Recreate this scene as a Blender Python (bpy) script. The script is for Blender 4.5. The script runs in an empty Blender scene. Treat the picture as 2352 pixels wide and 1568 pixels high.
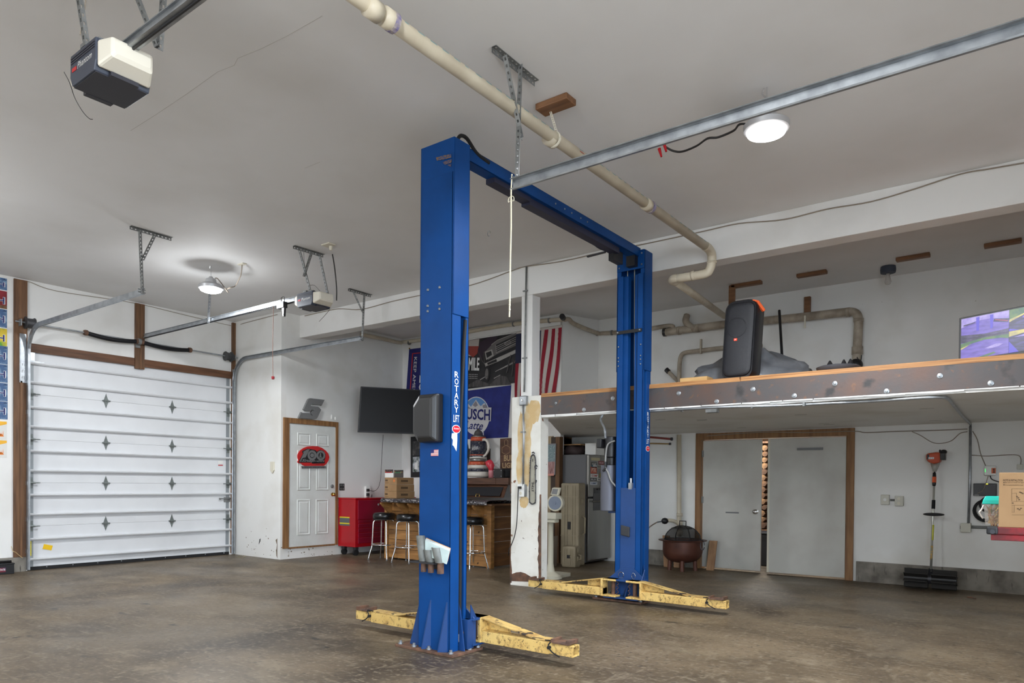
import bpy, math, random
from mathutils import Vector, Matrix, noise as mnoise
random.seed(7)
D=bpy.data; S=bpy.context.scene; COL=S.collection
PI=math.pi
# ---------------------------------------------------------------- camera
FPX,CX,CY=1639.21413,1176.0,1127.02184
YAW,PIT,ROL=0.645396423,-0.010153619,0.008735730
EYE=Vector((0,0,1.27))
_fw=Vector((-math.sin(YAW),math.cos(YAW),0)); _rt=Vector((math.cos(YAW),math.sin(YAW),0)); _up=Vector((0,0,1))
FW=math.cos(PIT)*_fw+math.sin(PIT)*_up; _u2=math.cos(PIT)*_up-math.sin(PIT)*_fw
RT=math.cos(ROL)*_rt+math.sin(ROL)*_u2; UP=math.cos(ROL)*_u2-math.sin(ROL)*_rt
cd=D.cameras.new('camera'); cam=D.objects.new('camera',cd); COL.objects.link(cam)
cd.sensor_width=36; cd.lens=FPX/2352*36; cd.shift_y=(CY-784)/2352; cd.clip_start=.05; cd.clip_end=200
m3=Matrix((RT,UP,-FW)).transposed(); cam.matrix_world=Matrix.Translation(EYE)@m3.to_4x4()
S.camera=cam
# ---------------------------------------------------------------- world, lights, exposure
w=D.worlds.new('world'); S.world=w; w.use_nodes=True
bg=w.node_tree.nodes['Background']; bg.inputs[0].default_value=(.74,.86,1,1); bg.inputs[1].default_value=11
def lamp(loc,power,size=.26,col=(.92,.96,1),spread=PI):
    l=D.lights.new('lamp_light','AREA'); l.shape='DISK'; l.size=size; l.energy=power; l.color=col; l.spread=spread
    o=D.objects.new('lamp_light',l); COL.objects.link(o); o.location=loc
    return o
LAMP1=Vector((-1.60,5.02,3.72)); LAMP2=Vector((-8.63,5.0,3.72))
def glow(loc,power,r=.09):   # the same lamps also shine sideways and up
    q=D.lights.new('lamp_glow','POINT'); q.energy=power; q.color=(.92,.96,1); q.shadow_soft_size=r; g=D.objects.new('lamp_glow',q); COL.objects.link(g); g.location=loc
if 160: lamp(LAMP1-Vector((0,0,.05)),160)
if 85: lamp(LAMP2-Vector((0,0,.05)),85)
if 0: lamp((-1.6,.9,3.76),0)      # unseen further lamps assumed for the same rows
if 0: lamp((-8.6,.9,3.76),0)
if 300: lamp((-5.1,-2.6,3.76),300)  # unseen fill lamp added out of view, outside the lamp rows
if 0: glow(LAMP1-Vector((0,0,.16)),0)
if 20: glow(LAMP2-Vector((0,0,.16)),20)
if 125: glow(Vector((-1.6,.9,3.5)),125)  # unseen lamps assumed for the same rows, powers fitted to surface tones
if 105: glow(Vector((-8.6,.9,3.5)),105)
lamp((-3.5,11.1,2.35),80)                 # unseen lamp added to brighten the store room
S.view_settings.view_transform='Standard'; S.view_settings.look='None'; S.view_settings.exposure=0.0; S.view_settings.gamma=1
S.view_settings.use_curve_mapping=False
# ---------------------------------------------------------------- pixel to plane of the room (real distances)
def ray(px,py): return RT*((px-CX)/FPX)-UP*((py-CY)/FPX)+FW
def X(px,py,x): d=ray(px,py); return EYE+d*(x/d.x)
def Y(px,py,y): d=ray(px,py); return EYE+d*(y/d.y)
def Z(px,py,z=0): d=ray(px,py); return EYE+d*((z-EYE.z)/d.z)
# ---------------------------------------------------------------- materials
def c(r,g,b):
    f=lambda v:(v/255/12.92 if v/255<=.04045 else ((v/255+.055)/1.055)**2.4)
    return (f(r),f(g),f(b),1)
def mat(name,col,rough=.5,metal=0,col2=None,scale=3,lo=.4,hi=.7,stretch=(1,1,1),detail=4,spots=None,bump=0,bscale=40,emis=0,trans=0,alpha=1,spec=.5,rvar=0,dist=0):
    m=D.materials.new(name); m.use_nodes=True; nt=m.node_tree; b=nt.nodes['Principled BSDF']
    N=nt.nodes.new; L=nt.links.new
    b.inputs['Base Color'].default_value=col; b.inputs['Roughness'].default_value=rough; b.inputs['Metallic'].default_value=metal
    b.inputs['Specular IOR Level'].default_value=spec
    if name.startswith('screen'): b.inputs['Base Color'].default_value=(.01,.01,.015,1)
    if emis: b.inputs['Emission Color'].default_value=col; b.inputs['Emission Strength'].default_value=emis
    if trans: b.inputs['Transmission Weight'].default_value=trans
    if alpha<1: b.inputs['Alpha'].default_value=alpha
    tc=None
    def nz(sc,st,det,ds=0):
        nonlocal tc
        if tc is None: tc=N('ShaderNodeTexCoord')
        mp=N('ShaderNodeMapping'); mp.inputs['Scale'].default_value=st; L(tc.outputs['Object'],mp.inputs[0])
        n=N('ShaderNodeTexNoise'); n.inputs['Scale'].default_value=sc; n.inputs['Detail'].default_value=det; n.inputs['Distortion'].default_value=ds
        L(mp.outputs[0],n.inputs['Vector']); return n.outputs['Fac']
    def rng(v,a,d):
        r=N('ShaderNodeMapRange'); r.inputs[1].default_value=a; r.inputs[2].default_value=d; L(v,r.inputs[0]); return r.outputs[0]
    def mix(f,a,d):
        x=N('ShaderNodeMix'); x.data_type='RGBA'; L(f,x.inputs[0])
        for i,v in((6,a),(7,d)):
            if isinstance(v,tuple): x.inputs[i].default_value=v
            else: L(v,x.inputs[i])
        return x.outputs[2]
    cur=col
    if col2: cur=mix(rng(nz(scale,stretch,detail,dist),lo,hi),cur,col2)
    for sp in (spots or []):
        cs,sc,a,d=sp[:4]; st=sp[4] if len(sp)>4 else (1,1,1)
        cur=mix(rng(nz(sc,st,6),a,d),cur,cs)
    if cur is not col:
        if not name.startswith('screen'): L(cur,b.inputs['Base Color'])
        if emis: L(cur,b.inputs['Emission Color'])
    if rvar:
        r=N('ShaderNodeMapRange'); r.inputs[1].default_value=.35; r.inputs[2].default_value=.65; r.inputs[3].default_value=rough-rvar; r.inputs[4].default_value=rough+rvar
        L(nz(scale*.7,stretch,4),r.inputs[0]); L(r.outputs[0],b.inputs['Roughness'])
    if bump:
        bp=N('ShaderNodeBump'); bp.inputs['Strength'].default_value=bump; bp.inputs['Distance'].default_value=.01
        L(nz(bscale,stretch,4),bp.inputs['Height']); L(bp.outputs[0],b.inputs['Normal'])
    return m
WALL=mat('wall_paint',c(233,232,229),.55,col2=c(217,214,208),scale=1.3,lo=.5,hi=.8,spots=[(c(150,142,130),30,.77,.8)],bump=.05,bscale=60)
WALLG=mat('grubby_wall_paint',c(231,230,226),.55,col2=c(206,201,190),scale=1.1,lo=.5,hi=.85,spots=[(c(140,132,120),26,.76,.8)],bump=.05,bscale=60)
CEIL=mat('ceiling_paint',c(228,227,226),.7,col2=c(216,214,211),scale=.7,lo=.45,hi=.75,bump=.03,bscale=30)
FLOOR=mat('worn_concrete',c(112,97,77),.46,col2=c(80,68,53),scale=.9,lo=.36,hi=.66,stretch=(1,1.5,1),detail=9,dist=.7,rvar=.1,bump=.06,bscale=9,spec=.35,
  spots=[(c(136,122,101),2.2,.56,.85,(1,1.6,1)),(c(62,52,42),.55,.52,.68,(1.4,.9,1)),(c(56,49,44),16,.74,.8),(c(134,124,108),9,.6,.85,(.8,2,1)),(c(136,124,104),24,.54,.8),(c(66,57,47),30,.55,.76),(c(130,118,98),5,.6,.8,(1,5,1)),(c(126,114,95),4,.6,.8,(4,1,1)),(c(54,47,41),4,.66,.74,(1,1.6,1))])
CONC=mat('curb_concrete',c(140,134,124),.8,col2=c(98,92,84),scale=5,lo=.4,hi=.7,spots=[(c(70,66,60),9,.62,.75,(3,3,.6))],bump=.3,bscale=30)
LUM=mat('stained_lumber',c(122,86,56),.6,col2=c(80,54,34),scale=4,lo=.35,hi=.7,stretch=(6,6,.5),detail=6,bump=.1)
LUMH=mat('stained_header_lumber',c(114,76,50),.6,col2=c(78,50,31),scale=4,lo=.35,hi=.7,stretch=(6,.5,6),detail=6,bump=.1)
LUMX=mat('stained_frame_lumber',c(150,110,70),.55,col2=c(114,78,46),scale=4,lo=.35,hi=.7,stretch=(6,6,.5),detail=6,spots=[(c(50,30,20),9,.74,.78)])
LUMX2=mat('stained_head_lumber',c(134,94,62),.55,col2=c(104,70,44),scale=4,lo=.35,hi=.7,stretch=(.5,6,6),detail=6)
PLY=mat('plywood_edge',c(190,140,88),.6,col2=c(140,92,52),scale=6,lo=.35,hi=.7,stretch=(.4,3,14),detail=6)
GALV=mat('galvanised_steel',c(172,176,180),.36,.75,col2=c(142,146,150),scale=12,lo=.35,hi=.7)
GALVD=mat('dull_galvanised_steel',c(142,143,142),.5,.45,col2=c(112,114,113),scale=14,lo=.35,hi=.7)
CHROME=mat('chrome',c(225,226,228),.12,1)
BRASS=mat('brass',c(205,170,95),.25,1)
STEEL=mat('dark_steel',c(70,70,74),.45,.7)
BLACK=mat('black_plastic',c(26,26,29),.45)
BLACKG=mat('black_gloss',c(14,14,17),.18)
RUBBER=mat('black_rubber',c(22,22,24),.75)
BLUE=mat('blue_lift_paint',c(18,68,130),.4,col2=c(15,58,112),scale=2.5,lo=.4,hi=.75,spots=[(c(140,150,170),34,.8,.82)],rvar=.06,spec=.13)
BLUED=mat('blue_lift_paint_worn',c(24,64,120),.42,col2=c(20,54,100),scale=3,lo=.4,hi=.75,spots=[(c(150,110,80),22,.74,.8)])
YEL=mat('worn_yellow_paint',c(224,190,116),.5,col2=c(202,164,94),scale=8,lo=.4,hi=.75,spots=[(c(150,118,70),30,.52,.7),(c(60,48,34),26,.66,.72),(c(46,38,30),70,.62,.68)],bump=.1)
YELW=mat('scuffed_yellow_paint',c(204,172,104),.55,col2=c(168,132,76),scale=10,lo=.4,hi=.7,spots=[(c(52,42,34),14,.56,.64)],bump=.1)
RUST=mat('rusty_steel',c(124,90,70),.75,.2,col2=c(72,58,52),scale=12,lo=.35,hi=.7,bump=.2)
PLATE=mat('mill_scale_steel',c(84,80,80),.5,.35,col2=c(100,80,72),scale=3,lo=.4,hi=.7,spots=[(c(130,92,66),16,.62,.8),(c(60,58,58),5,.6,.7)],bump=.08)
PVC=mat('aged_pvc',c(206,196,174),.45,col2=c(182,170,148),scale=4,lo=.4,hi=.75)
PVCG=mat('dusty_pvc',c(176,164,146),.5,col2=c(140,128,112),scale=7,lo=.4,hi=.7)
WHITE=mat('white_plastic',c(228,228,224),.4)
CREAM=mat('cream_plastic',c(214,208,190),.45)
DOORW=mat('door_panel_white',c(218,219,221),.4,col2=c(211,212,214),scale=2,spots=[(c(150,146,140),22,.76,.8)])
PEDW=mat('entry_door_white',c(220,222,218),.4,col2=c(208,209,204),scale=3)
GREYDOOR=mat('grey_door_paint',c(196,194,186),.5,col2=c(180,175,167),scale=2,lo=.45,hi=.75,spots=[(c(150,140,130),22,.74,.82)])
CARD=mat('cardboard',c(160,126,88),.8,col2=c(148,114,78),scale=5)
INK=mat('brown_print',c(92,70,48),.8)
RED=mat('red_enamel',c(176,18,30),.22,col2=c(160,14,26),scale=2)
REDD=mat('worn_red_enamel',c(150,22,32),.35,col2=c(96,26,30),scale=9,lo=.45,hi=.6,spots=[(c(150,140,140),20,.7,.76)])
CORD=mat('dark_cord',c(34,32,32),.6)
WIRE=mat('dusty_wire',c(148,136,122),.7)
TXW=mat('white_print',c(228,228,226),.6)
TXK=mat('black_print',c(24,24,26),.6)
TXR=mat('red_print',c(190,38,38),.5)
NAVY=mat('navy_cloth',c(38,42,110),.8,col2=c(30,34,94),scale=6,stretch=(3,1,1))
STAIN=mat('peeling_column_paint',c(230,228,220),.55,col2=c(206,200,186),scale=3,lo=.45,hi=.8,bump=.15,bscale=18,
  spots=[(c(128,84,56),9,.69,.73),(c(96,70,54),26,.7,.74)])
TANP=mat('bare_joint_compound',c(208,178,128),.7,col2=c(226,212,180),scale=6,lo=.45,hi=.75)
PLANK=mat('bar_plank_wood',c(182,132,76),.5,col2=c(112,74,38),scale=2.2,lo=.35,hi=.72,stretch=(.8,3,7),detail=8,dist=.5,spots=[(c(56,34,20),6,.7,.76)])
PLANKD=mat('dark_plank_wood',c(110,74,42),.55,col2=c(64,42,26),scale=2.2,lo=.35,hi=.72,stretch=(3,.8,7),detail=8,dist=.5)
MANT=mat('mantel_wood',c(110,74,54),.55,col2=c(66,44,34),scale=3,lo=.35,hi=.7,stretch=(.8,3,6),detail=6)
# ---------------------------------------------------------------- mesh builder
class MB:
    def __init__(s): s.v=[]; s.f=[]; s.m=[]; s.ch=[]
    def add(s,v,f,m=0):
        n=len(s.v); s.ch.append((n,len(s.f))); s.v+=[Vector(p) for p in v]; s.f+=[tuple(i+n for i in q) for q in f]; s.m+=[m]*len(f); return s
    def box(s,a,b,m=0):
        x0,y0,z0=[min(p,q) for p,q in zip(a,b)]; x1,y1,z1=[max(p,q) for p,q in zip(a,b)]
        return s.add([(x,y,z) for z in(z0,z1) for y in(y0,y1) for x in(x0,x1)],[(0,2,3,1),(4,5,7,6),(0,1,5,4),(2,6,7,3),(0,4,6,2),(1,3,7,5)],m)
    def obox(s,o,u,v,n,m=0):     # corner + three full edge vectors
        o,u,v,n=map(Vector,(o,u,v,n)); P=[o+u*a+v*b+n*d for d in(0,1) for b in(0,1) for a in(0,1)]
        F=[(0,2,3,1),(4,5,7,6),(0,1,5,4),(2,6,7,3),(0,4,6,2),(1,3,7,5)]
        if u.cross(v).dot(n)<0: F=[q[::-1] for q in F]
        return s.add(P,F,m)
    def bar(s,p,q,w,h,upv=(0,0,1),m=0):   # beam from p to q, width w, height h, centred
        p,q=Vector(p),Vector(q); d=q-p; a=d.cross(Vector(upv)).normalized(); b=a.cross(d).normalized()
        return s.obox(p-a*w/2-b*h/2,d,a*w,b*h,m)
    def prism(s,pts,t,m=0):      # planar polygon thickened by vector t
        pts=[Vector(p) for p in pts]; t=Vector(t); n=len(pts)
        nr=sum(((pts[i]-pts[0]).cross(pts[i+1]-pts[0]) for i in range(1,n-1)),Vector())
        if nr.dot(t)>0: pts=pts[::-1]
        F=[tuple(range(n)),tuple(range(2*n-1,n-1,-1))]+[(i,i+n,(i+1)%n+n,(i+1)%n) for i in range(n)]
        return s.add(pts+[p+t for p in pts],F,m)
    def poly(s,pts,m=0): return s.add(pts,[tuple(range(len(pts)))],m)
    def loft(s,rings,cap=True,closed=True,m=0):
        n=len(rings[0]); V=[p for r in rings for p in r]; F=[]
        for i in range(len(rings)-1):
            for j in range(n if closed else n-1): F.append((i*n+j,i*n+(j+1)%n,(i+1)*n+(j+1)%n,(i+1)*n+j))
        if cap and closed: F+=[tuple(range(n))[::-1],tuple(range((len(rings)-1)*n,len(rings)*n))]
        return s.add(V,F,m)
    def tube(s,pts,r,n=8,cap=True,m=0):
        pts=[Vector(p) for p in pts]; R=r if isinstance(r,(list,tuple)) else [r]*len(pts); rings=[]; a=None
        for i,p in enumerate(pts):
            d=(pts[min(i+1,len(pts)-1)]-pts[max(i-1,0)]).normalized()
            if a is None: a=d.orthogonal().normalized()
            a=(a-d*a.dot(d)).normalized(); b=d.cross(a)
            rings.append([p+(a*math.cos(t)+b*math.sin(t))*R[i] for t in [2*PI*k/n for k in range(n)]])
        return s.loft(rings,cap,True,m)
    def cyl(s,p,q,r,r2=None,n=16,m=0): return s.tube([p,q],[r,r if r2 is None else r2],n,True,m)
    def lathe(s,o,prof,n=24,axis=(0,0,1),m=0):
        o=Vector(o); d=Vector(axis).normalized(); a=d.orthogonal().normalized(); b=d.cross(a)
        return s.loft([[o+d*z+(a*math.cos(t)+b*math.sin(t))*max(r,1e-4) for t in [2*PI*k/n for k in range(n)]] for r,z in prof],True,True,m)
    def ball(s,o,r,n=12,m=0):
        rx,ry,rz=r if isinstance(r,(tuple,list)) else (r,r,r); o=Vector(o); h=n//2
        return s.loft([[o+Vector((rx*math.sin(a)*math.cos(t),ry*math.sin(a)*math.sin(t),-rz*math.cos(a))) for t in [2*PI*k/n for k in range(n)]] for a in [.02+(PI-.04)*i/h for i in range(h+1)]],True,True,m)
    def strip(s,pl,t,z0,z1,m=0):   # bent sheet: 2D polyline thickened by t, between heights
        for (x0,y0),(x1,y1) in zip(pl,pl[1:]):
            d=Vector((x1-x0,y1-y0,0)); n=Vector((-d.y,d.x,0)).normalized()*t/2; e=d.normalized()*t/2
            p=Vector((x0,y0,z0)); q=Vector((x1,y1,z0)); s.obox(p-n-e,(q-p)+2*e,n*2,(0,0,z1-z0),m)
        return s
    def perf(s,p,q,wv,pitch=.04,m=0,th=.003):   # punched strap: holes are real
        p,q,wv=Vector(p),Vector(q),Vector(wv); d=q-p; n=max(2,int(d.length/pitch)); d=d/n; nv=d.cross(wv).normalized()*th
        for i in range(n):
            o=p+d*i; A=[o,o+d,o+d+wv,o+wv]; ce=o+d/2+wv/2; B=[ce+(a-ce)*.42 for a in A]
            for off in(Vector(),nv): s.add([a+off for a in A+B],[(k,(k+1)%4,4+(k+1)%4,4+k) for k in range(4)],m)
        for w0 in(Vector(),wv): s.add([p+w0,q+w0,q+w0+nv,p+w0+nv],[(0,1,2,3)],m)
        return s
    def build_each(s,name,mats,parent=None,per=1,**kw):   # one object per piece
        E=s.ch+[(len(s.v),len(s.f))]; out=[]
        for i in range(0,len(s.ch),per):
            (v0,f0),(v1,f1)=E[i],E[min(i+per,len(s.ch))]; q=MB(); q.v=s.v[v0:v1]; q.f=[tuple(k-v0 for k in f) for f in s.f[f0:f1]]; q.m=s.m[f0:f1]
            out.append(q.build(name,mats,parent,**kw))
        return out
    def build(s,name,mats,parent=None,smooth=False,bevel=0,label=None,seg=2):
        me=D.meshes.new(name); V=s.v
        lo=Vector([min(p[i] for p in V) for i in range(3)]); hi=Vector([max(p[i] for p in V) for i in range(3)])
        o0=Vector(((lo.x+hi.x)/2,(lo.y+hi.y)/2,lo.z))
        me.from_pydata([p-o0 for p in V],[],s.f)
        for m in (mats if isinstance(mats,(list,tuple)) else [mats]): me.materials.append(m)
        for p,i in zip(me.polygons,s.m): p.material_index=i; p.use_smooth=bool(smooth)
        me.update()
        o=D.objects.new(name,me); COL.objects.link(o); BASE[o]=o0
        if parent is not None: o.parent=parent; o.location=o0-BASE[parent]
        else: o.location=o0
        if smooth and smooth!='all':
            try: me.set_sharp_from_angle(angle=math.radians(40))
            except Exception: pass
        if bevel:
            b=o.modifiers.new('bevel','BEVEL'); b.width=bevel; b.segments=seg; b.limit_method='ANGLE'; b.angle_limit=math.radians(40)
        if label: o['label']=label
        return o
BASE={}
def thing(name,label,cat,loc,group=None,kind=None):
    o=D.objects.new(name,None); COL.objects.link(o); o.empty_display_size=.1; o.location=loc; BASE[o]=Vector(loc)
    return tag(o,label,cat,group,kind)
def tag(o,label=None,cat=None,group=None,kind=None):
    if label: o['label']=label
    if cat: o['category']=cat
    if group: o['group']=group
    if kind: o['kind']=kind
    return o
def struct(o,label=None): return tag(o,label,None,None,'structure')
def smooth(pts,n=5):
    P=[Vector(p) for p in pts]; P=[P[0]*2-P[1]]+P+[P[-1]*2-P[-2]]; out=[]
    for i in range(1,len(P)-2):
        a,b,d,e=P[i-1:i+3]
        for k in range(n):
            t=k/n; out.append(.5*((2*b)+(d-a)*t+(2*a-5*b+4*d-e)*t*t+(3*b-a-3*d+e)*t**3))
    return out+[P[-2]]
def text(name,s,m,o,u,v,parent,n=None,bold=0,shear=0,lift=.0015,thick=0):
    # lettering fitted into the parallelogram o,u,v
    cu=D.curves.new(name,'FONT'); cu.body=s; cu.resolution_u=2; cu.offset=bold; cu.shear=shear
    t=D.objects.new(name,cu); me=D.meshes.new_from_object(t); D.objects.remove(t)
    P=[q.co.copy() for q in me.vertices]; F=[tuple(p.vertices) for p in me.polygons]; D.meshes.remove(me)
    o,u,v=Vector(o),Vector(u),Vector(v); nr=(u.cross(v).normalized() if n is None else Vector(n))
    x0=min(p.x for p in P); x1=max(p.x for p in P); y0=min(p.y for p in P); y1=max(p.y for p in P)
    mb=MB(); mb.add([o+u*((p.x-x0)/(x1-x0))+v*((p.y-y0)/(y1-y0))+nr*lift for p in P],F)
    if thick: mb.add([o+u*((p.x-x0)/(x1-x0))+v*((p.y-y0)/(y1-y0))+nr*(lift+thick) for p in P],F)
    return mb.build(name,m,parent)
def ell(o,u,v,n=28,a0=0,a1=2*PI): return [Vector(o)+Vector(u)*math.cos(a0+(a1-a0)*k/n)+Vector(v)*math.sin(a0+(a1-a0)*k/n) for k in range(n)]
# ================================================================ SETTING
XG,XP,YR,YBAR,YW,HC=-11.34,-9.99,7.01,9.73,10.47,4.03
XE=1.0                                                   # right wall, outside the frame
struct(MB().box((XG-.3,-4.2,-.12),(XE+.1,13.2,0)).build('floor',FLOOR),'worn brownish concrete garage floor')
struct(MB().box((XG-.3,-4.2,HC),(XE+.1,10.7,HC+.12)).build('ceiling',CEIL),'high off-white painted ceiling')
DY0,DY1,DZ=3.87,6.93,3.06
struct(MB().box((XG-.2,-4.2,0),(XG,DY0,HC)).box((XG-.2,DY1,0),(XG,YR,HC)).box((XG-.2,DY0,DZ),(XG,DY1,HC)).build('wall_left',WALL),'white wall around the garage door')
struct(MB().box((XG-.1,YR,0),(XP,YR+.1,HC)).build('wall_return',WALLG),'short white return wall right of the garage door')
struct(MB().box((XP-.1,YR+.1,0),(XP,YBAR+.1,HC)).build('wall_entry',WALLG),'white wall with the six-panel door')
struct(MB().box((XP,YBAR,0),(-6.35,YBAR+.1,HC)).build('wall_bar',WALL),'white wall behind the bar')
struct(MB().prism([(-6.345,YBAR+.02,2.1),(-6.09,YW-.002,2.1),(-6.2,YW-.002,2.1),(-6.45,YBAR+.12,2.1)],(0,0,HC-2.1)).build('wall_side',WALL),'short white wall turning back above the loft')
DX0,DX1,DH=-3.36,-1.74,1.99
DX0=Y(1611,1150,YW).x; DX1=Y(1946,1150,YW).x; DH=Y(1946,1000,YW).z
struct(MB().box((-6.7,YW,0),(DX0,YW+.12,HC)).box((DX1,YW,0),(XE,YW+.12,HC)).box((DX0,YW,DH),(DX1,YW+.12,HC)).build('wall_back',WALLG),'white back wall under and above the loft')
struct(MB().box((-6.7,YBAR+.1,0),(-6.6,YW,2.1)).build('wall_alcove',PLANKD))
struct(MB().box((XE,-4.2,0),(XE+.1,-1.4,HC)).box((XE,3.3,0),(XE+.1,YW,HC)).box((XE,-1.4,3.05),(XE+.1,3.3,HC)).build('wall_right',WALL),'right wall with open bay')
struct(MB().box((XG-.2,-4.3,0),(XE+.1,-4.2,HC)).build('wall_front',WALL),'wall behind the photographer')
struct(MB().box((XE+.1,-6,-.12),(14,9,-.02)).build('driveway',CONC),'driveway outside the open bay')  # unseen ground outside the bay, added for bounce light
# store room seen through the gap of the double doors
struct(MB().box((-5,12.6,0),(.5,12.7,2.6)).box((-5,YW+.12,0),(-4.9,12.6,2.6)).box((.4,YW+.12,0),(.5,12.6,2.6)).box((-5,YW+.12,2.5),(.5,12.7,2.6)).build('wall_storeroom',PLANKD))
# concrete kerbs
struct(MB().box((XG,-4.1,0),(XG+.05,3.84,.2)).build('baseboard_left',CONC),'low concrete curb left of the garage door')
xk=Y(1966,1320,YW-.02).x
struct(MB().box((xk,YW-.03,0),(XE,YW,Y(1966,1288,YW).z)).box((-5.3,YW-.03,0),(Y(1597,1250,YW).x,YW,.24)).build('baseboard_back',CONC),'rough concrete curb under the back wall')
cl_=D.objects['ceiling']; BASE[cl_]=cl_.location.copy(); m=MB()
for P_ in ([(300,300),(360,262),(430,215),(500,165),(538,150),(546,134),(600,112),(660,82),(740,36)],[(640,690),(700,640)][:0] or [(700,386),(720,378),(735,372)]):
    Q=[Z(p,q,HC-.0004) for p,q in P_]
    for a,b in zip(Q,Q[1:]): d=(b-a).normalized(); n=Vector((-d.y,d.x,0))*.0014; m.prism([a-n,b-n,b+n,a+n],(0,0,-.0006))
m.build('hairline_crack',mat('crack_grey',c(186,183,178),.8),cl_)
wr_=D.objects['wall_return']; BASE[wr_]=wr_.location.copy(); we_=D.objects['wall_entry']; BASE[we_]=we_.location.copy(); m=MB(); m2=MB(); random.seed(12)
CH=mat('chipped_plaster',c(120,104,86),.8)
for k_ in range(22):
    p=random.uniform(560,634); q=1276-abs(random.gauss(0,34)); r=random.uniform(.5,1.3); m.prism([Y(p+r*math.cos(a)*random.uniform(.4,1),q+r*1.6*math.sin(a)*random.uniform(.4,1.2),YR) for a in [2*PI*i/7 for i in range(7)]],(0,-.0008,0))
for P_ in ([(633,1240),(637,1236),(637,1270),(635,1262),(636,1250)],[(634,1262),(637,1260),(637,1282),(635,1276)]): m.prism([Y(p,q,YR) for p,q in P_],(0,-.001,0))
for k_ in range(26):
    p=random.uniform(642,764); q=1277-abs(random.gauss(0,9)); r=random.uniform(.6,2.0); m2.prism([X(p+r*1.5*math.cos(a)*random.uniform(.4,1),q+r*math.sin(a)*random.uniform(.4,1.2),XP) for a in [2*PI*i/7 for i in range(7)]],(.0008,0,0))
m.build_each('paint_chip',CH,wr_); m2.build_each('paint_chip',CH,we_)
# lumber on the garage door wall
yl0,yl1=X(30,900,XG).y,X(57,900,XG).y
struct(MB().box((XG,yl0,.2),(XG+.035,yl1+.02,HC-.02)).box((XG,yl0+.07,.2),(XG+.045,yl0+.1,2.9)).build('trim_1',LUM,bevel=.004),'brown stained post at the left edge of the garage door')
yc0,yc1=X(308.5,740,XG).y,X(330,740,XG).y
struct(MB().box((XG,yc0,DZ-.06),(XG+.04,yc0+(yc1-yc0)*.48,HC-.02)).box((XG,yc0+(yc1-yc0)*.5,DZ-.06),(XG+.04,yc1,HC-.02)).build('trim_2',LUM,bevel=.004),'short brown stained post above the middle of the garage door')
yr0,yr1=X(531,800,XG).y,X(550,800,XG).y
struct(MB().box((XG,yr0,.02),(XG+.04,yr1,HC-.02)).build('trim_3',LUM,bevel=.004),'brown stained post at the right edge of the garage door')
struct(MB().box((XG,yl1+.02,DZ-.02),(XG+.03,yc0-.004,DZ+.1)).box((XG,yc1+.004,DZ-.02),(XG+.03,yr0-.003,DZ+.1)).build('trim_4',LUMH,bevel=.004),'brown header board along the top of the garage door')
# beam and column
struct(MB().box((XP,7.36,3.66),(XE,7.58,HC)).build('ceiling_beam',WALL,bevel=.006),'long white boxed beam under the ceiling')
cx0,cx1=Y(1197,800,7.36).x,Y(1222,800,7.36).x; cyb=X(1240,800,cx1).y
col=struct(MB().box((cx0,7.36,2.2),(cx1,cyb,3.66)).build('support_column',WALL,bevel=.006),'white boxed column between bar and loft')
lx0,lx1=-5.385,-4.945; lyb=X(1258,1200,lx1).y; lz=Y(1180,912,7.13).z
tag(MB().box((lx0,7.13,0),(lx1,lyb,lz)).build('column_casing',STAIN,col,bevel=.008),'wider chipped lower casing, paint peeling to rust')
ce=MB()
def patch(cx_,cy_,w_,h_,sd):
    return [(cx_+w_*math.cos(a)*(1+.35*mnoise.noise(Vector((math.cos(a)*2+sd,math.sin(a)*2,sd)))),cy_+h_*math.sin(a)*(1+.3*mnoise.noise(Vector((math.cos(a)*3,math.sin(a)*3+sd,2))))) for a in [2*PI*i/26 for i in range(26)]]
for k_,a in enumerate([patch(1227,944,13.5,28,1),patch(1214,965,9,42,2),patch(1197,1000,8,52,3),patch(1213,1020,7,40,4),patch(1210,1075,8,42,5),patch(1193,1075,7,36,6),patch(1204,1152,10,14,7),patch(1235,940,6,20,8)]):
    ce.prism([Y(max(1176,min(1242,p)),max(919,q),7.13) for p,q in a],(0,-.001-.0003*k_,0))
tag(ce.build('filler_patch',TANP,col),'tan bare filler patches')
ce=MB()
pts=[]
for i in range(34):
    t=i/33; y=1135+205*t; w_=(1.5+4.5*abs(mnoise.noise(Vector((t*9,1,3))))+ (2.5 if t>.2 else 0))
    pts.append((1241.5-w_,y))
ce.prism([Y(p,q,7.13) for p,q in pts]+[Y(1243.3,1340,7.13),Y(1243.3,1135,7.13)],(0,-.003,0))
ce.prism([Y(p,q,7.13) for p,q in [(1175,1318),(1186,1314),(1196,1313),(1206,1316),(1216,1322),(1226,1328),(1232,1336),(1175,1334)]],(0,-.002,0))
ce.prism([Y(p,q,7.13) for p,q in [(1171.5,1240),(1174,1250),(1173,1280),(1176,1310),(1175,1338),(1171.5,1338)]],(0,-.002,0))
tag(ce.build('rust_patch',RUST,col),'rusty corner bead and stained foot')
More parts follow.
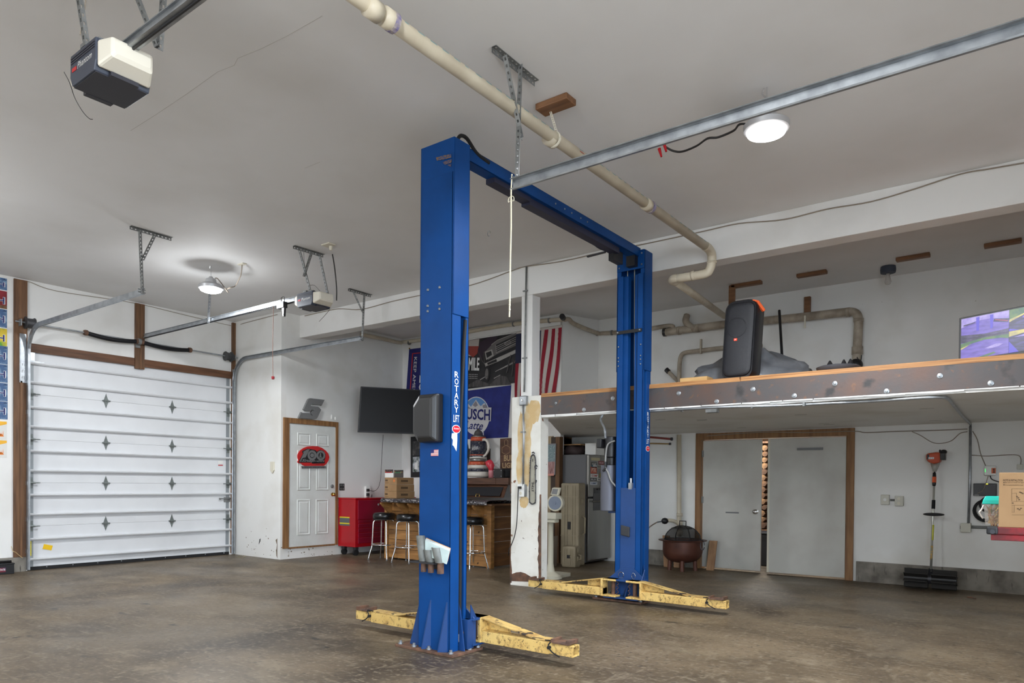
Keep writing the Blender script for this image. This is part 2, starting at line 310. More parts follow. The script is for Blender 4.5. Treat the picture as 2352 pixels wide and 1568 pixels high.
# loft
mz=thing('mezzanine',None,None,(-2,7.15,2.0)); struct(mz,'storage loft over the back wall doors')
ZB=Y(1242.5,953.4,7.15).z; ZP=Y(1700,876,7.15).z; ZT=ZP+.045
MB().prism([(-4.95,7.16,ZB-.03),(XE,7.16,ZB-.03),(XE,YW,ZB-.03),(-6.65,YW,ZB-.03),(-6.65,9.84,ZB-.03),(-6.34,9.84,ZB-.03),(-6.34,YBAR,ZB-.03),(-5.18,7.68,ZB-.03)],(0,0,ZP-ZB+.03)).build('loft_slab',WALLG,mz)
pl=MB()
for i,x in enumerate([-4.945,-2.5,-.1]): pl.box((x,7.135,ZP),(min(x+2.44,XE),9.6,ZP+.02)).box((x,7.14,ZP+.021),(min(x+2.43,XE),9.6,ZT))
pl.build_each('plywood_sheet',PLY,mz,per=2)
fp=MB().box((-4.945,7.135,ZB),(XE,7.16,ZP)).build('fascia_plate',PLATE,mz,bevel=.003)
for p,q in [(1277,925.6),(1341.4,940.5),(1407.5,914.6),(1559,903),(1646,922),(1729.5,894),(1824.4,908.9),(1917.6,880.7),(2036.4,898.3),(2159,863),(2276,880)]:
    o=Y(p,q,7.135); r=.024 if p>1300 else .015
    MB().lathe(o,[(r,0),(r,.004),(r*.85,.006),(r*.5,.006),(r*.48,.018),(.004,.02)],14,(0,-1,0)).build('bolt',GALV,fp,smooth=True)
tg=MB()
random.seed(3)
x=-4.94
while x<XE:
    wd=random.uniform(.1,.5); dz=random.uniform(.004,.016)+(.016 if x<-4.5 else 0)
    tg.prism([(x,7.15,ZB),(x+wd,7.15,ZB),(x+wd,7.15,ZB-dz),(x+wd*.5,7.15,ZB-dz-random.uniform(0,.008)),(x,7.15,ZB-dz*.7)],(0,-.012,0)); x+=wd+random.choice([0,0,.01])
tag(tg.build('torn_drywall_edge',WALL,mz),'torn white drywall edge')
sl=MB()
for p,q in [(1505,964),(1418,963),(1345,983),(1600,964),(1692,983),(1880,973),(2112,939),(1892,975),(2135,966),(1600,966),(1825,953),(1390,985)]:
    o=Z(p,q,ZB-.031); sl.box(o,o+Vector((.13,.012,.002)))
sl.build_each('ceiling_gouge',STEEL,mz,per=1)
# ================================================================ GARAGE DOOR
XD=XG-.02
STILE=mat('zinc_stile',c(150,155,158),.5,.25); HINGE=mat('zinc_hinge',c(128,134,132),.45,.4,col2=c(100,106,104),scale=30)
gd=thing('door_1','white sectional garage door with horizontal steel struts, closed',None,(XD,5.4,0),kind='structure')
YLs=[829.6,873.8,931.3,976.2,1032.5,1078,1134.6,1179.8,1237,1283.3]
zs=[X(64,y,XD+.06).z for y in YLs][::-1]
zb=[.03]+[X(63,y,XD).z for y in (1208,1108,1008,904)]+[DZ]
gy0,gy1=X(60.5,1100,XD).y,X(529,1100,XD).y
hy=[X(243,1000,XD).y,X(395,1000,XD).y]
def hinge_center(mb,y,z):
    mb.prism([(XD+.002,y-.035,z),(XD+.002,y,z+.11),(XD+.002,y+.035,z),(XD+.002,y,z-.11)],(.006,0,0))
    mb.cyl((XD+.018,y-.055,z),(XD+.018,y+.055,z),.011,n=8); mb.box((XD,y-.03,z-.02),(XD+.02,y+.03,z+.02))
    for d in(-.07,.07): mb.ball((XD+.009,y,z+d),.008,6)
MB().box((XD-.075,gy0-.03,.0),(XD-.055,gy1+.03,DZ+.05)).build('leak_backing',DOORW,gd)  # unseen backing sheet added to block daylight leaking between the sections
for i in range(5):
    s=MB().box((XD-.05,gy0,zb[i]+.0008),(XD,gy1,zb[i+1]-.0008)).build('door_section',DOORW,gd,bevel=.002)
    for y0 in(gy0,gy1-.085): MB().box((XD,y0,zb[i]+.006),(XD+.004,y0+.085,zb[i+1]-.006)).build('end_stile',STILE,s)
    for z in zs[2*i:2*i+2]:
        m=MB()   # hat-shaped stiffener
        m.loft([[(XD+.001,y,z-.035),(XD+.04,y,z-.03),(XD+.055,y,z-.012),(XD+.055,y,z),(XD+.05,y,z+.004),(XD+.001,y,z+.006)] for y in(gy0+.02,gy1-.005)])
        m.build('strut',DOORW,s)
    if i<4:
        for y in hy:
            m=MB(); hinge_center(m,y,zb[i+1]); m.build('hinge',HINGE,s,smooth=True)
        for y,sg in((gy0+.045,-1),(gy1-.045,1)):
            m=MB(); z=zb[i+1]; m.box((XD+.003,y-.03,z-.075),(XD+.012,y+.03,z+.075)); m.box((XD+.01,y-.03,z-.02),(XD+.04,y+.03,z+.02))
            m.cyl((XD+.045,y-.09*sg*-1-.0,z),(XD+.045,y+.11*-sg,z),.008,n=8); m.cyl((XD+.045,y-.05,z),(XD+.045,y+.05,z),.014,n=8)
            m.build('roller_hinge',HINGE,s,smooth=True)
m=MB().box((XD-.03,gy0+.02,.002),(XD+.012,gy1,.05))
bs=m.build('bottom_seal',RUBBER,gd)
m=MB()
for k in range(9): m.ball((XD+.013,gy0+.25+k*.34,.035),.009,6)
m.build_each('seal_screw',GALV,bs,per=1)
zt=zb[5]; m=MB().box((XD+.003,gy0+.01,zt-.14),(XD+.03,gy0+.09,zt-.02)).box((XD+.02,gy0+.0,zt-.16),(XD+.05,gy0+.2,zt-.145)); m.build('top_bracket',GALV,gd)
def sticker(p0,p1,p3,mt,lab,tx=None,par=gd,tm=None,nm='sticker'):
    o=X(*p0,XD+.005); u=X(*p1,XD+.005)-o; v=X(*p3,XD+.005)-o
    st=MB().prism([o,o+u,o+u+v,o+v],(.0015,0,0)).build(nm,mt,par); 
    if lab: st['label']=lab
    if tx:
        for k,l in enumerate(tx): text('print',l,tm or TXK,o+u*.1+v*(.8-.22*k),u*.8,v*.12,st,n=(1,0,0),lift=.003)
YLW=mat('yellow_label',c(226,208,40),.5,col2=c(206,188,30),scale=60,stretch=(1,.2,1.5)); YLO=mat('yellow_card',c(236,190,20),.5)
sticker((60,1277),(72,1276),(60,1243),YLW,'tall yellow warning label',['WARNING'],nm='warning_label')
sticker((97.5,1260),(118,1263.5),(101,1249),YLO,'tilted yellow sticker',nm='yellow_sticker')
sticker((501,1065),(512,1065),(501,1058),WHITE,'small white maker label with red bar',nm='maker_label')
sticker((501,1069),(512,1069),(501,1067),TXR,'red bar',nm='maker_bar')
m=MB(); o=X(520,1147,XD); m.box(o+Vector((.002,-.05,-.04)),o+Vector((.02,.06,.04))); m.cyl(o+Vector((.03,-.14,.02)),o+Vector((.03,.08,.02)),.009,n=8); m.box(o+Vector((.02,-.15,0)),o+Vector((.035,-.12,.03)))
m.build('slide_lock',GALVD,gd)
# ---------------------------------------------------------------- tracks
def rail(path,side,name,par,w=.052,d=.03):   # C-shaped rail swept along path; opening to +side (y)
    P=[Vector(p) for p in path]; m=MB(); prof=[(-.5,0),(-.5,1),(.5,1),(.5,0)]
    n=len(P); out=[]
    for i,p in enumerate(P):
        t=(P[min(i+1,n-1)]-P[max(i-1,0)]).normalized(); a=Vector((0,side,0)); b=t.cross(a).normalized()
        r=[p+b*w*.5+a*d*0+a*d, p+b*w*.62+a*d*.9, p+b*w*.5+a*d*.55, p+b*w*.5, p-b*w*.5, p-b*w*.5+a*d*.55, p-b*w*.62+a*d*.9, p-b*w*.5+a*d]
        out.append(r)
    m.loft(out,False,False); o=m.build(name,GALV,par); sd=o.modifiers.new('sheet','SOLIDIFY'); sd.thickness=.0025; sd.offset=0
    return o
def track(label,y,side,x0,xend,zh,hanger,grp='garage door tracks'):
    t=thing('garage_door_track',label,'track',(x0,y,0),grp)
    sx=1 if xend>x0 else -1; r=.36; pts=[(x0,y,.02),(x0,y,1),(x0,y,2),(x0,y,zh-r)]
    for k in range(1,9): a=PI/2*k/8; pts.append((x0+sx*r*(1-math.cos(a)),y,zh-r+r*math.sin(a)))
    n0=len(pts)-8; rail(pts[:4],side,'vertical_rail',t); rail(pts[3:],side,'curved_rail',t); rail([pts[-1],(xend,y,zh)],side,'horizontal_rail',t)
    m=MB()
    for z in (.28,.72,1.22,1.72,2.2,2.6):
        m.box((x0-.075,y-side*.004,z-.03),(x0+.02,y-side*.001,z+.03)); m.box((x0-.075,y-side*.075,z-.03),(x0-.072,y,z+.03))
    m.build_each('wall_bracket',GALV,t,per=2)
    return t
xt=XG+.075
tL=track('left rail of the white garage door, from floor to curved overhead run',3.84,1,xt,-8.02,3.36,None)
tR=track('right rail of the white garage door, passing the return wall',6.975,-1,xt,-8.02,3.36,None)
# header plate with slots at the left post
m=MB(); yy=X(48,850,XG).y
m.perf((XG+.05,yy-.02,2.62),(XG+.05,yy-.02,3.25),(0,.06,0),.09); m.box((XG+.036,yy-.03,2.6),(XG+.045,yy+.05,3.27))
m.build('flag_bracket',GALV,tL)
m=MB(); m.perf((XG+.05,6.95,2.62),(XG+.05,6.95,3.2),(0,.05,0),.09); m.box((XG+.042,6.95,2.6),(XG+.047,7.0,3.2)); m.build('flag_bracket',GALV,tR)
def angle(m,p,q,a,b,w=.034,th=.003):
    m.perf(p,q,Vector(a)*w,th=th); m.perf(p,q,Vector(b)*w,th=th)
def hang(par,top,bot,ang0,ang1,d0,d1,wx=(1,0,0),wy=(0,1,0)):
    for nm,a,b,va,vb in(('hanger_strap',top,bot,wx,wy),('ceiling_angle',ang0,ang1,(1,0,0),(0,0,-1)),('diagonal_brace',d0,d1,wx,wy)):
        m=MB(); angle(m,a,b,va,vb,th=.003); m.build(nm,GALVD,par)
    m=MB(); b=Vector(bot)
    for dz in(.02,.05): m.cyl(b+Vector((0,-.03,dz)),b+Vector((0,.05,dz)),.006,n=6)
    m.build_each('hanger_bolt',GALV,par,per=1)
hang(tL,(-8.03,3.80,HC),(-8.05,3.84,3.33),(-8.01,3.70,HC-.002),(-8.01,4.16,HC-.002),(-8.02,3.96,HC-.02),(-8.03,3.83,3.70))
hang(tR,(-8.03,7.02,HC),(-8.03,6.985,3.33),(-8.02,6.73,HC-.002),(-8.02,7.155,HC-.002),(-8.02,6.80,HC-.02),(-8.03,7.0,3.74))
# rail of the second bay (its door is in the right wall, outside the frame)
t3=thing('garage_door_track','long galvanised overhead rail running across the upper right to its ceiling hanger','track',(-2.86,3.78,3.24),'garage door tracks')
rail([(XE-.4,3.78,3.24),(-2.86,3.78,3.24)],-1,'horizontal_rail',t3,w=.06,d=.034)
hang(t3,(-2.838,3.80,HC),(-2.85,3.785,3.24),(-2.85,3.535,HC-.002),(-2.855,4.012,HC-.002),(-2.838,3.63,HC-.02),(-2.84,3.82,3.56))
rp=[Y(1176,400,3.76),Y(1174,440,3.75),Y(1174,520,3.75),Y(1172,610,3.75),Y(1171,690,3.75),Y(1170,728,3.75)]
m=MB().tube(rp,.0048,6); a=Y(1174,450,3.75)
for sg in(-1,1): m.tube(smooth([a,a+Vector((.02*sg,0,-.01)),a+Vector((.022*sg,0,-.035)),a+Vector((0,0,-.03))]),.0022,5)
for z in (.0,.1,.2): m.ball(Y(1171,690,3.75)-Vector((0,0,z*.3)),.008,6)
rop=m.build('pull_rope',mat('white_rope',c(222,214,190),.8),smooth=True); tag(rop,'white rope hanging from the end of the long right rail','rope')
# ---------------------------------------------------------------- torsion shaft
ts=thing('torsion_spring_assembly','torsion shaft with two black springs above the garage door','spring',(XG+.12,5.4,3.2))
sp=[X(p,q,XG+.1) for p,q in((36,737),(62,741),(86,746),(150,757),(196,767),(300,785),(320,790),(437,805),(480,812),(525,818),(552,823))]
zc=(sp[0].z+sp[-1].z)/2
sh=lambda y:Vector((XG+.1,y,sp[0].z+(sp[-1].z-sp[0].z)*((y-sp[0].y)/(sp[-1].y-sp[0].y))))
MB().cyl(sh(sp[0].y),sh(sp[-1].y-.05),.0125,n=10).build('shaft',GALV,ts,smooth=True)
for y0,y1 in((sp[4].y,sp[6].y-.02),(sp[6].y+.03,sp[7].y)):
    a,b=sh(y0),sh(y1); m=MB(); n=42; rings=[]
    for i in range(n+1):
        t=i/n; p=a.lerp(b,t)-Vector((0,0,.035*math.sin(PI*t))); rings+=[(p,.029),(p+(b-a)/n*.5,.034)]
    m.tube([r[0] for r in rings],[r[1] for r in rings],12); o=m.build('spring',mat('black_spring',c(30,30,34),.45,.4),ts,smooth='all')
    for e,sg in((a,-1),(b,1)): MB().lathe(e,[(.036,-.02),(.042,0),(.04,.03),(.02,.035)],14,(0,sg*-1,0)).build('spring_cone',RUST,o,smooth=True)
p=sh(sp[6].y); m=MB().box(p+Vector((-.058,-.035,-.09)),p+Vector((-.04,.035,.05))).lathe(p-Vector((0,.03,0)),[(.02,0),(.05,.005),(.05,.05),(.02,.055)],16,(0,1,0)).bar(p+Vector((-.08,0,-.06)),p,.05,.02); m.build('center_bracket',GALVD,ts,smooth=True)
for y in (sp[1].y+.03,sp[9].y-.0):
    p=sh(y); sg=1 if y<5 else -1
    MB().lathe(p-Vector((0,.055*sg,0)),[(.02,0),(.085,.002),(.085,.012),(.062,.018),(.07,.1),(.08,.108),(.08,.118),(.018,.12)],20,(0,sg,0)).build('cable_drum',mat('cast_drum',c(84,84,86),.5,.6),ts,smooth=True)
    MB().box(p+Vector((-.06,-.11*sg,-.05)),p+Vector((.03,-.1*sg,.04))).build('bearing_plate',GALVD,ts)
# ---------------------------------------------------------------- openers
OPD=mat('opener_grey_blue',c(60,66,80),.4); OPB=mat('opener_bottom',c(50,50,58),.5); LENS=mat('frosted_lens',c(226,220,205),.35,spec=.4); RAILW=GALV
def opener(loc,sx,label,rail_to,raily):
    x,y,z=loc; t=thing('garage_door_opener',label,'opener',loc,'garage door openers')
    W,L,Hh=.30,.28,.165      # x, y, z
    m=MB(); ring=lambda yy:[(x-W/2,yy,z+Hh),(x-W/2,yy,z+.05),(x-W/2+.0,yy,z+.05),(x-W/2+.02,yy,z),(x+W/2-.02,yy,z),(x+W/2,yy,z+.05),(x+W/2,yy,z+Hh)]
    m.loft([[Vector(p)+Vector((0,0,0)) for p in ring(yy)] for yy in(y-L/2,y+L/2)]); hs=m.build('housing',OPD,t,bevel=.005)
    m=MB()
    for k in range(3): m.box((x-W/2+.01,y-L/2-.003,z+.115+k*.013),(x+W/2-.01,y-L/2,z+.121+k*.013))
    m.build_each('vent_rib',OPB,hs,per=1)
    MB().box((x-W/2+.02,y-L/2+.01,z-.004),(x+W/2-.02,y+L/2-.01,z)).build('bottom_panel',OPB,hs)
    text('lettering','Phantom',TXW,(x-.06,y-L/2,z+.068),(.17,0,.002),(0,0,.034),hs,n=(0,-1,0),shear=.3)
    MB().box((x-.125,y-L/2-.002,z+.07),(x-.075,y-L/2,z+.09)).build('red_mark',TXR,hs)
    for s in(-1,1):
        m=MB(); x0=x+s*(W/2); x1=x+s*(W/2+.1)
        a=[(x0,y-L/2+.004,z+.012),(x0,y+L/2-.004,z+.012),(x0,y+L/2-.004,z+.15),(x0,y-L/2+.004,z+.15)]
        b=[(x1,y-L/2+.05,z+.07),(x1,y+L/2-.05,z+.07),(x1,y+L/2-.05,z+.14),(x1,y-L/2+.05,z+.14)]
        md=[(x1-s*.012,y-L/2+.035,z+.05),(x1-s*.012,y+L/2-.035,z+.05),(x1-s*.012,y+L/2-.035,z+.15),(x1-s*.012,y-L/2+.035,z+.15)]
        m.loft([a,md,b] if s>0 else [a[::-1],md[::-1],b[::-1]]); m.build('light_cover',LENS,t,bevel=.012)
        MB().box((x0-s*.02,y-.07,z-.006),(x0+s*.014,y+.07,z+.014)).build('cover_latch',OPB,hs)
    m=MB().box((x-W/2+.01,y-L/2+.02,z+Hh),(x+W/2-.01,y-L/2+.05,z+Hh+.012)).box((x-W/2+.01,y+L/2-.05,z+Hh),(x+W/2-.01,y+L/2-.02,z+Hh+.012)).box((x-.03,y-L/2,z+Hh),(x+.03,y+L/2,z+Hh+.02))
    m.build('mounting_plate',GALVD,t)
    # rail: inverted T / channel
    m=MB(); zr=z+Hh+.0; a=Vector((x+sx*(W/2-.02),y,zr)); b=Vector(rail_to)
    m.bar(a,b,.012,.055); m.bar(a-Vector((0,0,.025)),b-Vector((0,0,.025)),.055,.008); m.bar(a+Vector((0,0,.027)),b+Vector((0,0,.027)),.035,.006)
    r=m.build('rail',GALV,t)
    MB().tube([a-Vector((0,0,.034)),b-Vector((0,0,.034))],.007,6).build('chain',BLACK,r)
    for nm,ptop,pbot,ax in raily:
        m=MB(); angle(m,ptop,pbot,(1,0,0),(0,1,0)); m.build(nm,GALVD,t)
    return t
o2=(-7.24,5.54,3.40)
op2=opener(o2,-1,'grey garage door opener hanging near the left door, bar rail running to the door',(XG+.15,5.40,3.50),
  [('hanger_strap',(-7.13,5.22,HC),(-7.17,5.42,3.565),0),('hanger_strap',(-7.1,5.49,HC),(-7.12,5.64,3.565),0),('diagonal_brace',(-7.1,5.38,HC-.01),(-7.14,5.3,3.72),0)])
m=MB(); angle(m,(-7.10,5.135,HC-.002),(-7.08,5.55,HC-.002),(1,0,0),(0,0,-1)); m.build('ceiling_angle',GALVD,op2)
zr=3.50
m=MB(); p=Y(650,702,5.46); m.box(p+Vector((-.09,-.03,-.03)),p+Vector((.05,.03,.045))).prism([p+Vector((0,-.02,-.03)),p+Vector((.05,-.02,-.03)),p+Vector((.04,-.02,-.14)),p+Vector((.02,-.02,-.14))],(0,.03,0))
m.tube(smooth([p+Vector((-.03,0,.05)),p+Vector((-.04,0,.1)),p+Vector((.02,0,.11)),p+Vector((.03,0,.05))]),.005,6); m.build('trolley',BLACK,op2)
pa=[Y(628,698,5.40),Y(627,760,5.40),Y(626.5,810,5.40),Y(627,864,5.40)]
cdd=MB().tube(pa,.0035,6).build('release_cord',mat('red_white_cord',c(150,110,96),.8),op2)
MB().lathe(pa[-1],[(.012,.0),(.02,-.005),(.018,-.035),(.004,-.04)],10).build('release_handle',RED,cdd,smooth=True)
MB().tube(smooth([Y(760,565,5.60),Y(768,610,5.62),Y(773,660,5.64),Y(773,690,5.66)]),.007,6).build('power_cord',CORD,op2,smooth=True)
MB().box(Z(752,562,HC)-Vector((.05,.05,.012)),Z(752,562,HC)+Vector((.09,.05,0))).lathe(Z(760,563,HC)-Vector((0,0,.06)),[(.014,0),(.022,.02),(.022,.05)],10).build('ceiling_socket',CREAM,op2)
MB().tube(smooth([Y(758,710,5.68),Y(748,722,5.68),Y(736,735,5.68),Y(733,738,5.68)]),.0025,5).build('antenna_wire',CORD,op2)
MB().tube(smooth([Y(697,565,5.3),Y(699,600,5.3),Y(705,650,5.4),Y(722,655,5.5),Y(735,668,5.6)]),.0022,5).build('bell_wire',CORD,op2)
o1=(-4.05,1.77,3.36)
op1=opener(o1,1,'grey garage door opener with cream covers in the upper left corner',(XE-.1,1.77,3.525),
  [('hanger_strap',(-4.1,1.58,HC),(-4.1,1.66,3.53),0),('hanger_strap',(-3.86,1.95,HC),(-3.88,1.93,3.6),0),('diagonal_brace',(-4.0,1.80,HC),(-3.88,1.92,3.6),0)])
MB().tube(smooth([X(147,165,-4.25),X(160,190,-4.25),X(172,225,-4.25),X(190,256,-4.25),X(205,272,-4.25),X(213,274,-4.25)],6),.002,5).build('antenna_wire',CORD,op1,smooth=True)
MB().tube(smooth([X(197,0,-4.1),X(193,30,-4.1),X(186,60,-4.1),X(184,80,-4.1)]),.003,5).build('bell_wire',WIRE,op1)
# ================================================================ TWO POST LIFT
LX0,LX1=-3.822,-3.513; LFT=thing('car_lift','blue two-post car lift with yellow arms lowered to the floor','car lift',(-3.66,5.5,0))
GREY=mat('grey_rubber',c(44,45,49),.6); TANKM=mat('tank_grey',c(96,98,108),.5,.3)
OVAL=mat('oval_red',c(200,30,46),.35)
def lift_column(yb,s,name):
    p=lambda d,i=0:None
    def pl(x0,x1,lip,dep,gr):
        R=[(x1-lip,yb+s*dep),(x1,yb+s*dep)]
        if gr: R+=[(x1,yb+s*(dep-.025)),(x1-.11,yb+s*(dep-.03)),(x1-.11,yb+s*.093),(x1,yb+s*.088)]
        R+=[(x1,yb)]
        return R+[(x0+x1-a,b) for a,b in R[::-1]]
    cl=MB().strip(pl(LX0,LX1,.06,.178,True),.01,.02,3.55).build(name,BLUE,LFT,bevel=.003)
    MB().strip(pl(LX0-.012,LX1+.009,.045,.17,False),.008,2.51,3.80).build('column_extension',BLUE,cl,bevel=.003)
    bp=MB(); y0,y1=sorted((yb-s*.045,yb+s*.30)); bp.box((-4.04,y0,0),(-3.44,y1,.022)); bp.build('base_plate',RUST,cl,bevel=.003)
    m=MB()
    m.prism([(LX0,yb+s*.03,.46),(LX0-.13,yb+s*.03,.022),(LX0,yb+s*.03,.022)],(0,s*.012,0)).prism([(LX1,yb+s*.1,.40),(LX1+.055,yb+s*.1,.022),(LX1,yb+s*.1,.022)],(0,s*.012,0))
    for x in(-3.70,-3.535): m.prism([(x,yb,.44),(x-.06,yb-s*.044,.022),(x,yb,.022)],(.011,0,0))
    m.build_each('gusset',BLUED,cl,per=1)
    m=MB()
    for x in(-4.0,-3.855,-3.70,-3.48): m.cyl((x,yb-s*.022,.02),(x,yb-s*.022,.034),.02,n=6).cyl((x,yb-s*.022,.03),(x,yb-s*.022,.05),.011,n=8)
    for x,d in((-3.465,.17),(-3.465,.27),(-4.01,.27)): m.cyl((x,yb+s*d,.02),(x,yb+s*d,.034),.02,n=6).cyl((x,yb+s*d,.03),(x,yb+s*d,.05),.011,n=8)
    m.build_each('anchor_bolt',GALV,cl,per=2)
    m=MB()
    for x in(-3.75,-3.63):
        for z in(2.72,2.60,2.56): m.ball((x,yb-s*.008,z),.011,8)
    m.build_each('sleeve_bolt',GALV if s>0 else STEEL,cl,smooth=True,per=1)
    # lettering on the side strip
    fx=LX1+.0055
    a,b=(3.935,3.995)
    if s<0: a,b=7.085,7.14
    zt=X(1044,851,fx).z; zb_=X(1044,948,fx).z; hh=(zt-zb_)/6
    if s<0: zt=X(1486,945,fx).z; zb_=X(1486,1005,fx).z; hh=(zt-zb_)/6
    for i,ch in enumerate('ROTARY'): text('letter',ch,TXW,(fx,a+.008,zt-hh*(i+.93)),(0,b-a-.016,0),(0,0,hh*.86),cl,n=(1,0,0),lift=.001,bold=.01)
    text('lettering','LIFT',TXW,(fx,a-.002,zb_-.066),(0,b-a+.004,0),(0,0,.052),cl,n=(1,0,0),lift=.001)
    zo=zb_-.118; o=Vector((fx+.001,(a+b)/2,zo)); lg=MB().prism(ell(o,(0,.046,0),(0,0,.031)),(.001,0,0)).build('oval_logo',TXW,cl)
    MB().prism(ell(o+Vector((.0015,0,0)),(0,.041,0),(0,0,.026)),(.001,0,0)).build('oval_face',OVAL,lg)
    text('logo_text','Rotary',TXW,o+Vector((.002,-.03,-.008)),(0,.06,.003),(0,0,.018),lg,n=(1,0,0),lift=.002,shear=.2)
    return cl
colA=lift_column(3.917,1,'lift_column'); colB=lift_column(7.163,-1,'lift_column')
# overhead beam
xb=-3.63
m=MB(); ya,yb_=4.06,7.02; zt=3.83; zb_=3.70
m.box((xb-.045,ya,zt-.008),(xb+.06,yb_,zt)).box((xb+.052,ya,zb_+.03),(xb+.06,yb_,zt)).box((xb-.045,ya,zb_+.03),(xb-.037,yb_,zt)).box((xb-.045,ya,zb_+.03),(xb+.06,yb_,zb_+.038))
ob=m.build('overhead_beam',BLUE,LFT,bevel=.003)
m=MB().box((xb-.06,5.0,zb_-.03),(xb+.03,6.6,zb_+.03)).box((xb-.05,4.5,zb_-.01),(xb+.04,5.0,zb_+.03)); m.build('shutoff_bar_cover',mat('dark_blue_shadowed_plate',c(38,40,62),.5),ob)  # shade of the beam underside put into this plate's dark blue
m=MB()
for y in(4.75,5.35,5.5,5.62,5.78,5.9): m.ball((xb+.062,y,zt-.05),.009,6)
m.build_each('beam_bolt',GALV,ob,per=1)
MB().box((xb-.07,6.55,3.60),(xb-.01,6.75,3.72)).box((xb-.05,6.9,3.62),(xb+.05,7.03,3.83)).build_each('beam_bracket',BLACK,ob,per=1)
MB().bar((xb-.05,6.45,3.66),(xb-.25,6.42,3.64),.03,.012).build('safety_switch_arm',STEEL,ob)
MB().tube(smooth([(-3.56,4.0,3.79),(-3.55,4.03,3.86),(-3.56,4.12,3.88),(-3.57,4.25,3.82),(-3.57,4.4,3.80)],6),.014,8).build('hydraulic_hose',RUBBER,LFT,smooth=True)
MB().tube(smooth([Y(1340,530,6.1),Y(1352,548,6.3),Y(1375,568,6.6),Y(1400,578,6.8),Y(1417,584,6.98)],6),.012,8).build('hydraulic_hose',RUBBER,LFT,smooth=True)
hs=[X(p,q,-3.515) for p,q in((1069,735),(1065,800),(1062,870),(1059,930),(1056.5,1010),(1055,1100),(1056,1180),(1056.5,1300),(1055,1455))]
MB().tube(smooth(hs,5),.014,8).build('hydraulic_hose',RUBBER,LFT,smooth=True)
e=hs[-1]; MB().cyl(e,e-Vector((0,0,.06)),.014,n=10).cyl(e-Vector((0,0,.06)),e-Vector((0,0,.09)),.009,n=8).build('hose_fitting',GALV,LFT,smooth=True)
# inside of the far column
m=MB()
for p,x in((1441.5,0),(1457.5,0)): m.cyl(Y(p,600,7.06),Y(p,1118,7.06),.0055,n=6)
m.build('equaliser_cable',mat('steel_cable',c(190,190,180),.4,.7),LFT)
MB().box((-3.66,7.10,1.2),(-3.62,7.14,3.5)).build('cylinder_rod',BLACK,LFT)
MB().box((LX0-.01,6.975,3.60),(LX1+.008,6.987,3.80)).build('top_plate',BLUE,LFT,bevel=.002)
m=MB()
for x in(LX0+.02,LX1-.02):
    for z in(3.64,3.76): m.ball((x,6.972,z),.01,6)
    for z in(2.72,2.60,2.56,2.51): m.ball((x-.0,6.972,z+.06),.009,6)
m.build_each('flange_bolt',GALV,LFT,smooth=True,per=1)
a,b=Y(1417,765,6.97),Y(1474,757,6.97); MB().bar(a,b,.012,.035).build('retainer_strap',BLACK,LFT)
m=MB(); m.ball(a+Vector((.015,-.01,0)),.012,6); m.ball(b+Vector((-.02,-.01,0)),.012,6); m.build_each('strap_bolt',GALV,LFT,per=1)
# carriages
def carriage(yb,s):
    f=yb+s*.18
    ct=MB().box((LX0+.065,yb+s*.06,.06),(LX1-.065,f+s*.012,1.235)).build('carriage',BLUED,LFT,bevel=.004)
    m=MB(); y0=f+s*.02
    m.prism([(-3.735,y0,.36),(-3.575,y0,.36),(-3.44,y0,.25),(-3.87,y0,.25)],(0,s*.012,0))
    m.box((-3.86,min(f-s*.0,f+s*.2),.235),(-3.44,max(f,f+s*.2),.252)).box((-3.86,min(f,f+s*.2),.045),(-3.44,max(f,f+s*.2),.06))
    m.prism([(-3.65,f,.06),(-3.65,f,.235),(-3.65,f+s*.11,.06)],(.012,0,0)).box((-3.85,min(f-s*.05,f+s*.02),.03),(-3.45,max(f-s*.05,f+s*.02),.25))
    m.box((LX1-.03,min(yb+s*.15,f+s*.06),.04),(-3.46,max(yb+s*.15,f+s*.06),.25)).prism([(-3.47,yb+s*.18,.36),(-3.47,yb+s*.18,.25),(-3.47,yb+s*.25,.25)],(.01,0,0))
    m.build('arm_bracket',BLUED,ct,bevel=.003)
    m=MB()
    for x in(-3.78,-3.52):
        m.cyl((x,f+s*.11,.06),(x,f+s*.11,.24),.022,n=12)
        o=Vector((x+.06*(1 if x<-3.6 else -1),f+s*.13,.0)); 
        m.tube([o+Vector((.011*math.cos(k*1.1),.011*math.sin(k*1.1),.06+.008*k)) for k in range(24)],.004,5)
    m.build_each('pivot_pin',RUST,ct,smooth=True,per=2)
    m=MB()
    for x,tl in((-3.72,.0),(-3.57,.6)): m.tube(ell((x,f+s*.05,.285),(.032*math.cos(tl),.02*math.sin(tl)*s,0),(0,0,.032),20)+[ell((x,f+s*.05,.285),(.032*math.cos(tl),.02*math.sin(tl)*s,0),(0,0,.032),20)[0]],.0035,6)
    m.build_each('pull_ring',CHROME,ct,smooth=True,per=1)
    return ct
carA=carriage(3.917,1); carB=carriage(7.163,-1)
o=Y(1437,1217,6.965); MB().obox(o+Vector((-.05,0,-.055)),(.1,.01,-.02),(0,-.0,.11),(0,-.022,0)).build('door_bumper',GREY,carB,bevel=.008)
o=Y(1449,1117,6.99); MB().box(o+Vector((-.02,-.02,-.03)),o+Vector((.02,.03,.04))).cyl(o,o+Vector((0,0,.09)),.012).build('cable_end',GALV,carB)
